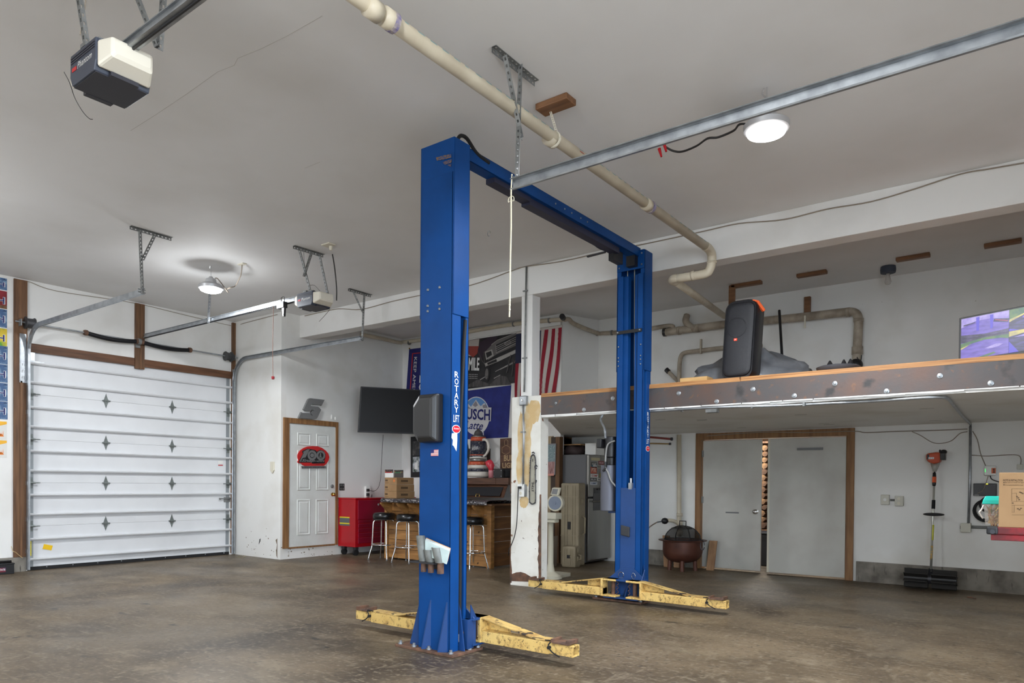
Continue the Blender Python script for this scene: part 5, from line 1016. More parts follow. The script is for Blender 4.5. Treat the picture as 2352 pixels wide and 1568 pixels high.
MB().loft([rr(sw-.02,H_-.01,.09,7.285,.05),rr(sw,H_,.1,7.30,.05),rr(sw,H_,.1,7.52,.05),rr(sw-.04,H_-.03,.09,7.55,.05)]).build('cabinet',SPK,sp_,smooth=True)
MB().loft([rr(sw-.035,H_-.06,.08,7.284,.05,z0=.03),rr(sw-.05,H_-.075,.075,7.274,.05,z0=.037),rr(sw-.12,H_-.13,.06,7.266,.05,z0=.06)]).build('grille',GRL,sp_,smooth='all')
o=Y(1690,780,7.29); lg=MB().box(o+Vector((-.016,-.012,-.012)),o+Vector((.016,.0,.012))).build('logo_badge',mat('badge_orange',c(226,64,34),.4,emis=.6),sp_); text('logo','JBL',TXW,o+Vector((-.008,-.013,-.007)),(.018,0,0),(0,0,.014),lg,n=(0,-1,0),bold=.02)
m=MB()
for q,r in((752,.1),(823,.12)): p=Y(1692,q,7.283); m.tube(ell(p,(r,0,0),(0,.0,r),28)+[p+Vector((r,0,0))],.0012,5)
m.build_each('driver_ring',SPK,sp_,per=1)
o=Y(1690,848,7.282); text('model_print','PARTYBOX',SG,o+Vector((-.035,0,0)),(.075,0,0),(0,0,.012),sp_,n=(0,-1,0))
ORG=mat('orange_handle',c(230,96,44),.45); xr_=sa.x+sw
m=MB(); m.bar((xr_+.01,7.38,ZT+H_-.03),(xr_+.06,7.44,ZT+H_-.12),.035,.03).bar((xr_-.03,7.34,ZT+H_-.02),(xr_+.02,7.39,ZT+H_-.03),.035,.02); m.build('carry_handle',ORG,sp_,bevel=.006)
MB().box((xr_-.05,7.29,ZT),(xr_+.0,7.36,ZT+.02)).build('foot',ORG,sp_)
tag(MB().box((Y(1566,880,7.3).x,7.25,ZT),(Y(1628,880,7.3).x,7.42,Y(1600,867,7.3).z)).build('wooden_crate',mat('pale_crate',c(206,168,112),.6,col2=c(186,146,90),scale=4,stretch=(1,3,8)),bevel=.003),'small pale wooden box lying on the loft edge left of the speaker','box')
tag((lambda a,b: MB().tube([a,b+(b-a)*((b.z-ZT)/(a.z-b.z))],.018,8))(Y(1790,713,10.1),Y(1797,832,9.6)).build('black_pole',BLACK,smooth='all'),'thin black pole leaning on the loft wall','pole')
o=Y(1925,848,7.45); o.z=ZT; t=thing('folding_tray','flat dark grey shell with black knobs lying on the loft','tray',o); SH=mat('shell_grey',c(84,86,92),.45)
w_=Y(1972,850,7.45).x-Y(1875,850,7.45).x
MB().lathe(o,[(.01,.0),(w_*.40,.01),(w_*.5,.045),(w_*.52,.06),(w_*.46,.07),(.02,.072)],28).build('shell',SH,t,smooth=True)
m=MB()
for p,q,r in((1906,842,.035),(1938,838,.03),(1953,842,.03)): a=Y(p,q,7.42); m.loft([[Vector((a.x+rr_*math.cos(b),a.y+rr_*math.sin(b),ZT+.06+z)) for b in[2*PI*i/10 for i in range(10)]] for rr_,z in((r*1.5,0),(r*.9,.025),(r*.35,.06),(r*.1,.07))])
m.build_each('knob',BLACK,t,smooth='all',per=1)
# monitor
ml=Y(2201.5,830,7.62); al=math.radians(14); u=Vector((math.cos(al),-math.sin(al),0)); hv=Vector((0,.02,Y(2201.5,729.5,7.62).z-ml.z)); nr=Vector((-math.sin(al),-math.cos(al),0)); wv=u*.78; uv=Vector((0,0,.034))
mon=thing('monitor','monitor showing four purple security camera views on the loft','monitor',(ml.x+.38,7.6,ZT))
ml.z=max(ml.z-.02,ZT+.01)
MB().obox(ml-nr*.045,wv+uv,hv+Vector((0,0,.02)),nr*.045).build('monitor_case',BLACK,mon,bevel=.004)
sc=lambda x,y,d=.003: ml+u*.018+Vector((0,0,.026))+ (wv+uv-u*.036)*x+(hv-Vector((0,0,.02)))*y+nr*d
E_=lambda n,cc,e,**k: mat(n,cc,.4,emis=e,**k)
SE=1.0
V1=E_('screen_violet',c(122,102,200),SE,col2=c(88,70,160),scale=9,stretch=(1,1,4)); V2=E_('screen_dark',c(40,36,80),SE,col2=c(74,66,140),scale=12,stretch=(1,1,5)); V3=E_('screen_green',c(60,104,78),SE,col2=c(110,140,70),scale=14); V4=E_('screen_lilac',c(180,164,226),SE,col2=c(124,108,200),scale=16); V5=E_('screen_yellow',c(214,200,110),SE,col2=c(160,150,120),scale=14); V6=E_('screen_black',c(40,34,62),SE,col2=c(90,80,120),scale=18); V7=E_('screen_blue',c(84,70,206),SE)
def scr(par,pts,m_,nm,d): return MB().poly([sc(x,y,d) for x,y in pts]).build(nm,m_,par)
for i,(x0,y0) in enumerate(((0,.5),(.5,.5),(0,0),(.5,0))):
    R_=lambda pts:[(x0+a*.498,y0+b*.497) for a,b in pts]
    pn=scr(mon,R_([(0,0),(1,0),(1,1),(0,1)]),(V1,V2,V1,V2)[i],'camera_view',.002)
    if i==0:
        scr(pn,R_([(0,.55),(.3,.78),(.62,.78),(1,.62),(1,1),(0,1)]),V4,'far_wall',.003); scr(pn,R_([(0,0),(1,0),(1,.16),(.5,.1),(0,.2)]),V6,'near_edge',.0035)
        for x in(.33,.62): scr(pn,R_([(x,.3),(x+.05,.3),(x+.06,.95),(x-.01,.95)]),V7,'lift_shape',.004)
        scr(pn,R_([(.05,.62),(.3,.7),(.3,.74),(.05,.68)]),V6,'shelf_shape',.004); scr(pn,R_([(.68,.6),(.98,.45),(1,.62),(.7,.72)]),V6,'bench_shape',.004); scr(pn,R_([(.72,.66),(.98,.5),(.98,.53),(.72,.69)]),E_('screen_red',c(190,70,110),SE),'red_strip',.0045)
    if i==1: scr(pn,R_([(0,.55),(.4,.8),(1,.92),(1,1),(0,1)]),V3,'hedge_shape',.003); scr(pn,R_([(0,.42),(.35,.72),(1,.85),(1,.92),(.4,.8),(0,.55)]),V5,'verge_shape',.0035); scr(pn,R_([(0,.12),(.22,0),(0,0)]),V7,'wall_shape',.0035); scr(pn,R_([(.25,.55),(.32,.5),(.42,.55),(.4,.62),(.28,.62)]),V1,'puddle_shape',.004)
    if i==2: scr(pn,R_([(0,.82),(1,.9),(1,1),(0,1)]),V6,'hedge_shape',.003); scr(pn,R_([(0,.52),(.2,.72),(.5,.82),(.85,.78),(1,.7),(1,.9),(.5,.93),(0,.8)]),V3,'lawn_shape',.0035); scr(pn,R_([(0,.5),(.2,.7),(.25,.72),(0,.58)]),V5,'verge_shape',.004); scr(pn,R_([(.3,0),(.7,.18),(.75,.12),(.55,0)]),V3,'grass_patch',.004); scr(pn,R_([(.5,.4),(.75,.55),(.9,.5),(.8,.4),(.6,.36)]),V4,'glare_shape',.004)
    if i==3: scr(pn,R_([(0,.75),(.5,.9),(1,.8),(1,1),(0,1)]),V5,'verge_shape',.003); scr(pn,R_([(0,0),(.2,0),(0,.55)]),V7,'wall_shape',.003); scr(pn,R_([(.1,.7),(1,.62),(1,.78),(.5,.86)]),V4,'glare_shape',.0035)
# loft back wall pipes
lp=thing('loft_pipe','thick dusty pipe along the loft back wall with an elbow dropping at right','pipe',(-3.4,10.3,3.6)); yp=10.36
MB().ball(Y(1966,838,yp-.08),.085,16).build('cleanout_cap',BLACK,lp,smooth='all')
MB().tube(smooth([Y(1527,763,yp),Y(1600,753,yp),Y(1660,745,yp),Y(1760,736,yp),Y(1850,727,yp),Y(1930,718,yp),Y(1955,716,yp),Y(1968,722,yp),Y(1972,738,yp),Y(1971,760,yp),Y(1969,800,yp),Y(1966,850,yp)],4),.057,14).build('main_pipe',PVCG,lp,smooth='all')
e=Y(1527,763,yp); MB().cyl(e-Vector((.02,0,0)),e+Vector((.02,0,0)),.064,n=14).build('end_cap',BLACK,lp)
MB().tube(smooth([Y(1578,724,10.42),Y(1575,735,10.38),Y(1580,745,10.36),Y(1596,756,10.34)],4),.05,12).build('branch_pipe',PVCG,lp,smooth='all')
m=MB()
for p,q in((1604,753),(1560,759),(1948,717),(1972,735)): 
    o=Y(p,q,yp); d=Vector((.02,0,0)) if p<1960 else Vector((0,0,.02)); m.cyl(o-d,o+d,.064,n=14)
o=Y(1969,805,yp); m.cyl(o-Vector((0,0,.05)),o+Vector((0,0,.05)),.07,n=14); m.build_each('pipe_coupling',PVCG,lp,smooth='all',per=1)
o=Y(1855,690,10.42); MB().box(o+Vector((-.04,-.03,-.2)),o+Vector((.04,.03,.05))).build('hanger_board',LUMX2,lp,bevel=.004); o=Y(1849,738,yp-.06); MB().box(o+Vector((-.01,-.01,-.09)),o+Vector((.01,.01,.08))).build('hanger_strap',CREAM,lp)
MB().tube(smooth([Y(1968,820,yp-.08),Y(1976,830,yp-.09),Y(1979,815,yp-.08)],4),.006,5).build('tie_wire',BLACK,lp)
l2=thing('loft_pipe','thin dusty pipe low on the loft back wall with a capped side stub','pipe',(-4.3,10.4,2.6)); yp=10.40
MB().tube(smooth([Y(1750,793,yp),Y(1660,799,yp),Y(1600,806,yp),Y(1573,810,yp),Y(1564,818,yp),Y(1561,835,yp),Y(1560,868,yp),Y(1559,890,yp)],4),.033,12).build('small_pipe',PVCG,l2,smooth='all')
MB().tube([Y(1532,850,yp-.04),Y(1560,878,yp)],.03,12).build('stub_pipe',PVCG,l2,smooth='all'); a,b=Y(1530,848,yp-.04),Y(1536,854,yp-.04); MB().cyl(a,b,.038,n=12).build('stub_cap',BLACK,l2)
o=Y(1610,806,yp-.02); MB().box(o+Vector((-.012,-.02,-.04)),o+Vector((.012,.02,.18))).build('pipe_strap',PVCG,l2)
# ================================================================ UNDER THE LOFT
# double doors
d3=thing('door_3','pair of grey utility doors standing slightly apart in a brown frame',None,((DX0+DX1)/2,YW,0),kind='structure')
fx0,fx1=Y(1598,1150,YW).x,Y(1962,1150,YW).x; ztp=min(Y(1700,992,YW).z,ZB-.04)
m=MB().box((fx0,YW-.03,0),(DX0,YW,ztp)).box((DX1,YW-.03,0),(fx1,YW,ztp)).box((DX0,YW-.03,DH),(DX1,YW,ztp))
m.box((DX0,YW,0),(DX0+.02,YW+.12,DH)).box((DX1-.02,YW,0),(DX1,YW+.12,DH)).build('door_frame',LUMX,d3,bevel=.004)
def leaf(hx,sg,ang,wd,name):
    ca,sa=math.cos(ang),math.sin(ang); u=Vector((sg*ca,-sa,0)); o=Vector((hx,YW-.004,.03)); n=Vector((-sg*sa*sg,ca,0)); n=Vector((u.y*-sg,u.x*sg,0))
    n=n if n.y>0 else -n
    lf=MB().obox(o,u*wd,(0,0,DH-.045),n*.04).build(name,GREYDOOR,d3,bevel=.003); return lf,o,u,n
gx0=Y(1751,1150,YW).x
w1=None
# left leaf swung a little towards the room
def endpx(ang,wd): return (Vector((DX0+.02+wd*math.cos(ang),YW-wd*math.sin(ang),0)))
w1=.92; a1=.0
for i in range(60):
    e=endpx(a1,w1); d=e-EYE; z=d.dot(FW); px=CX+FPX*d.dot(RT)/z
    a1+=.004
    if (CY-FPX*(Vector((e.x,e.y,0))-EYE).dot(UP)/z)>1313.5: break
w1*=1; 
for i in range(80):
    e=endpx(a1,w1); d=e-EYE; px=CX+FPX*d.dot(RT)/d.dot(FW)
    w1+=(1746-px)*.0004
lf,o,u,n=leaf(DX0+.02,1,a1,w1,'left_leaf')
k=o+u*(w1-.07)-n*.0+Vector((0,0,Y(1734,1176,YW-.25).z-.03)); MB().lathe(k,[(.035,0),(.037,.006),(.014,.012),(.014,.03),(.03,.042),(.032,.058),(.02,.068),(.003,.07)],14,-n).build('door_knob',CHROME,lf,smooth=True)
p=o+u*(w1*.41)+Vector((0,0,Y(1679,1179,YW-.1).z-.03)); MB().obox(p,u*.2,(0,0,.022),-n*.004).build('grey_tape',SG,lf)
m=MB()
for z in(.3,1.0,1.7): m.box((DX0+.012,YW-.03,z),(DX0+.03,YW-.004,z+.1))
m.build_each('hinge',GALVD,lf,per=1)
w2=DX1-.02-Y(1770,1150,YW).x; rf,o,u,n=leaf(DX1-.02,-1,.05,w2,'right_leaf')
a,b=Y(1831,1034,YW-.08),Y(1890,1026,YW-.08); 
MB().obox(a-Vector((0,.0,0)),Vector((b.x-a.x,.02,0)),(0,0,.035),(0,-.006,0)).build('grey_tape',SG,rf)
MB().obox(o+u*w2,u*.03,(0,0,DH-.045),n*.03).build('astragal',CREAM,rf)
RX=Y(1757,1150,12.0).x; fw=thing('firewood_rack','rows of stacked split firewood in the room behind the doors','firewood',(RX,12.2,.3)); random.seed(9)
LOGM=[mat('log_%d'%i,c(*q),.8,col2=c(60,40,26),scale=9) for i,q in enumerate(((150,110,70),(120,84,52),(96,66,42)))]
for r in range(14):
    for q in range(5): 
        x=RX-.3+q*.15+random.uniform(-.02,.02); z=.62+r*.098; rad=.048+random.uniform(-.008,.006)
        MB().cyl((x,11.9,z),(x,12.3,z+random.uniform(-.01,.01)),rad,n=7).build('log',random.choice(LOGM),fw)
for z in(.55,2.0): MB().box((RX-.4,11.85,z-.03),(RX+.4,12.35,z)).build('rack_board',LUM,fw)
tag(MB().box((RX-.2,11.4,0),(RX+.5,11.8,.5)).box((RX-.22,11.38,.5),(RX+.52,11.82,.54)).build('storage_bin',BLACK,bevel=.02),'black bin on the floor of the room behind the doors','bin')
# pvc stand pipe with valve
pv=thing('stand_pipe','vertical cream pipe with a black valve handle left of the grey doors','pipe',(-4.5,10.4,.4)); yv=10.40
MB().tube([Y(1560,998,yv),Y(1560,1180,yv),Y(1560,1232,yv)],.034,12).build('vertical_pipe',PVC,pv,smooth='all')
m=MB()
for q0,q1 in((1178,1186),(1196,1206),(1218,1228)): m.cyl(Y(1561,q0,yv),Y(1561,q1,yv),.046,n=14)
m.build_each('pipe_coupling',PVC,pv,smooth='all',per=1); MB().tube(smooth([Y(1560,1203,yv),Y(1550,1197,yv-.05),Y(1540,1195,yv-.1),Y(1524,1195,yv-.14)],4),.028,10).build('branch_pipe',PVC,pv,smooth='all')
a=Y(1527,1196,yv-.14); MB().ball(a,(.06,.05,.05),10).bar(a,Y(1509,1199,yv-.2),.02,.018).bar(a,a+Vector((.0,0,.07)),.03,.03).build('valve',BLACK,pv,smooth=True)
cable('thin_hose',[Y(1509,1199,yv-.2),Y(1500,1204,10.1),Y(1492,1210,9.9),Y(1480,1220,9.8)],.01,WIRE,'thin pale hose running from the valve behind the far lift column',5,'hose')
for p0,p1,q0,q1,mt,lab,r in((1440,1541,1001,1008,mat('red_hose',c(136,58,52),.5),'dark red pipe stub on the back wall, upper of two',.016),(1440,1537,1019,1019,mat('brass_pipe',c(170,140,90),.4,.4),'tan pipe stub on the back wall, lower of two',.012)):
    t=thing('wall_pipe',lab,'pipe',Y(p1,q1,YW-.05)); MB().tube(smooth([Y(p0,q0,YW-.05),Y((p0+p1)/2,(q0+q1)/2-1,YW-.05),Y(p1,q1,YW-.05)]),r,8).build('pipe_run',mt,t,smooth='all'); e=Y(p1,q1,YW-.05); MB().cyl(e,e+Vector((.025,0,0)),r*1.6,n=10).build('pipe_end',STEEL,t)
# fire pit
fo=Z(1560,1302); fo=Vector((-4.36,10.03,0)); fp_=thing('fire_pit','rusty brown fire pit bowl with a black mesh dome lid','fire pit',fo)
FPM=mat('fire_pit_brown',c(96,56,42),.5,.2,col2=c(72,40,30),scale=6); zr_=Y(1560,1243,9.7).z; R0=.30
MB().lathe(fo,[(.01,.12),(.12,.125),(.22,.16),(.275,.22),(.29,.28),(.29,zr_-.02),(.35,zr_-.01),(.355,zr_),(.28,zr_+.002),(.27,.25),(.1,.16),(.01,.155)],32).build('bowl',FPM,fp_,smooth=True)
for k_ in range(4):
    a=PI/4*0+PI/2*k_+.4; x,y=fo.x+.19*math.cos(a),fo.y+.19*math.sin(a); MB().cyl((x,y,0),(x-.01*math.cos(a),y-.01*math.sin(a),.17),.032,n=10).build('leg',FPM,fp_,smooth=True)
dm=MB(); Rd=.275; hd=.20
for k_ in range(8):
    a=PI*2*k_/8; dm.tube([fo+Vector((Rd*math.cos(a)*math.cos(t),Rd*math.sin(a)*math.cos(t),zr_+.01+hd*math.sin(t))) for t in[PI/2*i/8 for i in range(9)]],.005,5)
for t in(0,.95): dm.tube(ell(fo+Vector((0,0,zr_+.01+hd*math.sin(t))),(Rd*math.cos(t),0,0),(0,Rd*math.cos(t),0),24)+[fo+Vector((Rd*math.cos(t),0,zr_+.01+hd*math.sin(t)))],.006,5)
dl=dm.build('dome_frame',BLACK,fp_,smooth='all'); MB().loft([[fo+Vector((Rd*.98*math.cos(a)*math.cos(t),Rd*.98*math.sin(a)*math.cos(t),zr_+.01+hd*.98*math.sin(t))) for a in[2*PI*i/24 for i in range(24)]] for t in[.02+1.5*i/8 for i in range(9)]],False).build('mesh_screen',mat('dark_mesh',c(22,22,24),.7,alpha=.55),dl,smooth='all')
MB().tube([fo+Vector((-.05,0,zr_+hd)),fo+Vector((-.05,0,zr_+hd+.08)),fo+Vector((.05,0,zr_+hd+.08)),fo+Vector((.05,0,zr_+hd))],.008,6).build('lid_handle',BLACK,dl); MB().tube(ell(fo+Vector((.33,-.05,zr_-.06)),(.03,0,0),(0,0,.07),16),.006,5).build('ring_handle',STEEL,fp_)
MB().lathe(fo+Vector((0,0,.2)),[(.01,0),(.2,.01),(.24,.1),(.01,.12)],12).build('ash_bed',mat('ash',c(84,80,74),.9,col2=c(130,124,110),scale=14),fp_)
WDP=mat('raw_board',c(170,132,96),.7,col2=c(138,100,70),scale=4,stretch=(6,6,.6))
for i,(x,y,w_,h,tl,lab) in enumerate([(-4.78,10.36,.12,.48,.06,'pale board leaning on the back wall, leftmost behind the fire pit'),(-4.62,10.37,.1,.42,.03,'pale board leaning on the back wall, middle behind the fire pit'),(-4.1,10.37,.12,.44,-.02,'brown board leaning on the wall at the right behind the fire pit')]):
    tag(MB().obox((x,y-.07,0),(w_,0,0),(tl*-1,.07,h),(0,.02,0)).build('leaning_board',WDP,bevel=.003),lab,'board','boards behind the fire pit')
# outlets and conduit on the back wall
OUTC=mat('outlet_cream',c(200,198,184),.5)
def outlet(p,q,lab,two=True):
    o=Y(p,q,YW); t=thing('wall_outlet',lab,'outlet',o,'outlet boxes on the back wall'); MB().box(o+Vector((-.05,-.045,-.065)),o+Vector((.05,0,.065))).build('outlet_box',OUTC,t,bevel=.006); m=MB()
    for dz in((-.03,.03) if two else(0,)): m.cyl(o+Vector((0,-.05,dz)),o+Vector((0,-.045,dz)),.02,n=12)
    m.build_each('socket',CREAM if two else WHITE,t,per=1); return t
outlet(2034,1147,'left one of two cream outlet boxes joined by a short conduit',False); outlet(2066,1150,'right one of two cream outlet boxes, with double socket')
a,b=Y(2045,1148,YW-.025),Y(2057,1148,YW-.025); tag(MB().tube([a,b],.014,8).build('conduit_nipple',GALVD,smooth='all'),'short conduit joining the two cream outlet boxes','conduit')
wc=thing('wall_conduit','grey conduit along the loft underside and down the back wall to a white box','conduit',Y(2225,1210,YW)); zz=ZB-.05
def U(p,q): return Z(p,q,zz)
cpts=[U(1495,944),U(1650,935),U(1800,931),U(1900,926),U(2000,921),U(2120,913),U(2165,912),U(2178,916),U(2190,930),U(2212,957),U(2227,973)]
last=Y(2229,980,YW-.025)
MB().tube(smooth(cpts[:-1]+[Vector((last.x,YW-.06,zz)),Vector((last.x,YW-.03,zz-.04))],4),.014,8).build('ceiling_conduit',GALV,wc,smooth='all')
MB().tube([Vector((last.x,YW-.03,zz-.03)),Y(2228,1100,YW-.025),Y(2224,1205,YW-.025)],.015,8).build('wall_run',GALV,wc,smooth='all')
o=Y(2219,1211,YW); bx=MB().box(o+Vector((-.055,-.07,-.055)),o+Vector((.055,0,.055))).build('white_box',OUTC,wc,bevel=.004); MB().box(o+Vector((-.06,-.05,-.02)),o+Vector((-.05,-.02,.02))).build('knockout',STEEL,bx)
a=Z(1636,941,zz); MB().box(a+Vector((-.06,-.04,-.03)),a+Vector((.06,.04,.02))).build('junction_box',GALVD,wc,bevel=.004)
MB().tube([o+Vector((.05,-.03,.01)),o+Vector((.3,-.03,.012))],.018,8).build('side_conduit',GALVD,wc,smooth='all')
m=MB()
for p,q in((1566,941),(1728,933),(1847,928)): a=U(p,q); m.box(a+Vector((-.01,-.02,-.02)),a+Vector((.01,.02,.02)))
m.build_each('conduit_clip',GALVD,wc,per=1)
bw=lambda p,q,d=.012:Y(p,q,YW-d)
cable('wall_cable',[bw(1600,1003),bw(1660,998,.04),bw(1755,992,.04),bw(1850,993,.04),bw(1960,990,.04),bw(1990,993),bw(2070,990),bw(2150,988),bw(2222,985)],.006,WIRE,'dusty cable strung above the grey doors')
cable('wall_cable',[bw(2095,991),bw(2115,1000),bw(2140,1015),bw(2160,1018),bw(2185,1012),bw(2205,995),bw(2222,991)],.005,WIRE,'drooping cable loop above the garden trimmer')
cable('wall_cable',[bw(2234,990),bw(2245,1010),bw(2252,1040),bw(2262,1065),bw(2272,1088)],.005,WIRE,'thin grey cable slanting to the white network box')
cable('wall_cable',[bw(2232,1045),bw(2270,1047),bw(2320,1044),bw(2340,1046),bw(2345,1055),bw(2344,1068)],.005,WIRE,'thin grey cable running to the small sensor box at the right edge')
o=Y(2343,1072,YW); tag(MB().box(o+Vector((-.03,-.03,-.03)),o+Vector((.03,0,.03))).build('sensor_box',OUTC,bevel=.004),'small pale square sensor box on the wall at the right edge','sensor')
a,b=Y(2260,1092,YW),Y(2289,1069,YW); t=thing('network_box','white network box marked with an orange 1 square','network box',a); MB().box((a.x,YW-.05,a.z),(b.x,YW,b.z)).build('box_body',WHITE,t,bevel=.012); w_=b.x-a.x; h=b.z-a.z
m=MB()
for k_ in range(3): m.ball((a.x+w_*.12,YW-.051,a.z+h*(.4+.12*k_)),.005,6)
m.build('status_light',mat('green_led',c(60,230,110),.4,emis=2),t); og=MB().box((a.x+w_*.62,YW-.0512,a.z+h*.22),(a.x+w_*.96,YW-.05,a.z+h*.75)).build('orange_square',mat('orange_label',c(206,96,44),.5),t); MB().prism([(a.x+w_*u_,YW-.0514,a.z+h*v_) for u_,v_ in((.72,.28),(.90,.28),(.90,.34),(.85,.34),(.85,.71),(.80,.71),(.73,.62),(.73,.58),(.78,.6),(.78,.34),(.72,.34))],(0,-.001,0)).build('numeral_one',TXK,og)
a,b=Y(2236,1138,YW),Y(2290,1110,YW); t=thing('modem','flat black modem with a yellow light on the back wall','modem',a); MB().box((a.x,YW-.05,a.z),(b.x,YW,b.z)).build('modem_body',BLACKG,t,bevel=.006); MB().box((a.x+.13,YW-.052,b.z-.012),(a.x+.15,YW-.05,b.z-.002)).build('status_light',mat('yellow_led',c(230,220,60),.4,emis=2),t); MB().box((a.x+.01,YW-.055,a.z),(a.x+.06,YW-.05,a.z+.02)).build('port',SG,t)
cable('modem_wire',[Y(2270,1092,YW-.03),Y(2266,1105,YW-.06),Y(2258,1125,YW-.06),Y(2245,1133,YW-.06)],.004,WIRE,'thin cord between the white network box and the modem',5,'cord')
cable('network_wire',[Y(2274,1092,YW-.03),Y(2278,1100,YW-.04),Y(2290,1105,YW-.05),Y(2310,1110,YW-.05)],.006,CORD,'dark cord leaving the white network box to the right',5,'cord')
m=MB(); o=Y(2252,1172,YW-.06)
for r,dx,dz in((.13,.06,0),(.12,.065,.01),(.085,.08,.075)): m.tube(ell(o+Vector((dx,-.01*r,dz)),(r,0,0),(0,.02,r),28)+[o+Vector((dx+r,0,dz))],.013,7)
tag(m.build('cable_coil',RUBBER,smooth='all'),'black coil of cable hanging right of the conduit','cable')
# power sweeper leaning on the wall
sw0=Vector((Z(2137,1362).x,10.05,0)); top=Y(2150,1040,YW-.16); bot=Y(2137,1300,10.15)
sw=thing('power_sweeper','orange engine power sweeper standing upright with a black paddle drum','power sweeper',(bot.x,10.1,0)); PT=lambda p,q:(lambda t:Y(p,q,top.y+(bot.y-top.y)*(q-1040)/260))(0)
MB().tube([PT(2146,1100),PT(2143,1180),PT(2138,1312)],.0135,10).build('shaft',mat('shaft_silver',c(200,200,192),.3,.7),sw,smooth='all')
MB().tube([PT(2142.8,1205),PT(2141.2,1240)],.0145,10).build('yellow_label',mat('label_lime',c(206,204,70),.5),sw,smooth='all'); MB().tube([PT(2140.3,1253),PT(2139,1285)],.0143,10).build('printed_label',mat('label_tan',c(200,160,90),.5,col2=c(70,130,140),scale=40),sw,smooth='all')
MB().tube([PT(2146,1085),PT(2146,1096),PT(2145.4,1112),PT(2145.2,1116)],[.018,.022,.022,.016],10).build('throttle_grip',BLACK,sw,smooth='all'); MB().tube([PT(2146,1095),PT(2145.5,1108)],.0235,8).build('orange_trigger',ORG,sw); MB().tube([PT(2144.5,1148),PT(2143.6,1168)],.02,10).build('foam_grip',RUBBER,sw,smooth='all')
MB().ball(PT(2144.5,1181),(.118,.07,.022),18).build('loop_handle',BLACK,sw,smooth='all')
q=lambda x,y:(1980+x/3.734,980+y/3.734); EN=mat('engine_orange',c(190,78,44),.45)
m=MB(); A=[PT(*q(x,y)) for x,y in((553,240),(575,228),(640,220),(678,222),(680,280),(668,310),(620,318),(580,305),(556,285))]; m.prism([p+Vector((0,-.09,0)) for p in A],(0,.18,0)); en=m.build('engine_cover',EN,sw,bevel=.02)
m=MB(); a,b=PT(*q(672,285)),PT(*q(718,225)); m.box((a.x,a.y-.08,a.z),(b.x,a.y+.08,b.z)); m.ball(PT(*q(700,215)),(.04,.05,.03),10); m.bar(PT(*q(668,225)),PT(*q(668,195)),.02,.02); m.build('engine_block',BLACK,sw,bevel=.008)
m=MB(); m.tube([PT(*q(628,312)),PT(*q(625,362)),PT(*q(622,385))],[.055,.03,.02],12); m.build('clutch_housing',mat('cast_grey',c(170,168,160),.5,.3),sw,smooth='all'); a=PT(*q(602,270))+Vector((0,-.092,0)); MB().box(a+Vector((-.03,-.002,-.012)),a+Vector((.03,0,.012))).build('badge',TXW,en); text('badge_text','KM 90',TXK,a+Vector((-.022,-.002,-.008)),(.045,0,0),(0,0,.015),en,n=(0,-1,0))
MB().box(PT(*q(565,262))+Vector((0,-.093,-.03)),PT(*q(585,240))+Vector((0,-.089,0))).build('air_vent',BLACK,en)
MB().tube(smooth([PT(*q(660,290)),PT(*q(640,335)),PT(*q(625,370)),PT(*q(622,410))],4),.008,6).build('throttle_cable',CORD,sw,smooth='all')
dx0,dx1=-1.445,-.885; zc_,rd=.135,.125; yd=10.17
MB().cyl((dx0,yd,zc_),(dx1,yd,zc_),.05,n=14).build('drum_core',BLACK,sw,smooth=True); xm=(dx0+dx1)/2
for half,(x0,x1) in enumerate(((dx0,xm-.02),(xm+.02,dx1))):
    for k_ in range(8):
        a=2*PI*k_/8+.2; v=Vector((0,math.cos(a),math.sin(a))); t_=Vector((0,-math.sin(a),math.cos(a)))*.006
        MB().obox(Vector((x0,yd,zc_))+v*.045-t_,(x1-x0,0,0),v*(rd-.045),t_*2).build('paddle',mat('paddle_rubber',c(42,40,38),.7) if k_==half==0 else D.materials['paddle_rubber'],sw)
MB().cyl((xm-.02,yd,zc_),(xm+.02,yd,zc_),.06,n=14).bar((xm,yd,zc_+.05),PT(2138,1306),.04,.04).build('gear_head',STEEL,sw,smooth=True)
tag(MB().tube(smooth([Z(2222,1372)+Vector((0,0,.006)),Z(2232,1374)+Vector((0,0,.012)),Z(2241,1376)+Vector((0,0,.006))]),.008,6).build('dry_twig',RUST),'small dry brown twig on the floor right of the sweeper','twig')
# fridge corner
FX0,FX1,FY0,FY1=-6.33,-5.79,9.70,10.42; SS=mat('stainless',c(150,148,144),.3,.85,col2=c(130,128,124),scale=2,stretch=(1,1,.2)); SSD=mat('fridge_side_grey',c(92,92,94),.5,.2)
zt_f=Y(1352,1043,9.72).z
fr=thing('refrigerator','tall stainless refrigerator covered in stickers under the loft','refrigerator',(-6.1,10.0,0))
MB().box((FX0,FY0,.03),(FX1-.05,FY1,zt_f)).build('fridge_body',SSD,fr,bevel=.01)
zs2=X(1390,1142,FX1).z; ym=(FY0+FY1)/2
for a,b,nm in((FY0,ym-.003,'upper_door'),(ym+.003,FY1,'upper_door')): MB().box((FX1-.05,a,zs2+.01),(FX1,b,zt_f-.005)).build(nm,SS,fr,bevel=.012)
fd=fr.children[1]
fz=MB().box((FX1-.05,FY0,.06),(FX1,FY1,zs2-.01)).build('freezer_drawer',SS,fr,bevel=.012); MB().tube([(FX1+.05,FY0+.05,zs2-.06),(FX1+.05,FY1-.05,zs2-.06)],.014,8).build('drawer_handle',SS,fz,smooth='all')
for y in(ym-.05,ym+.05): MB().tube([(FX1+.045,y,zs2+.12),(FX1+.045,y,zt_f-.25)],.013,8).build('door_handle',SS,fd,smooth='all')
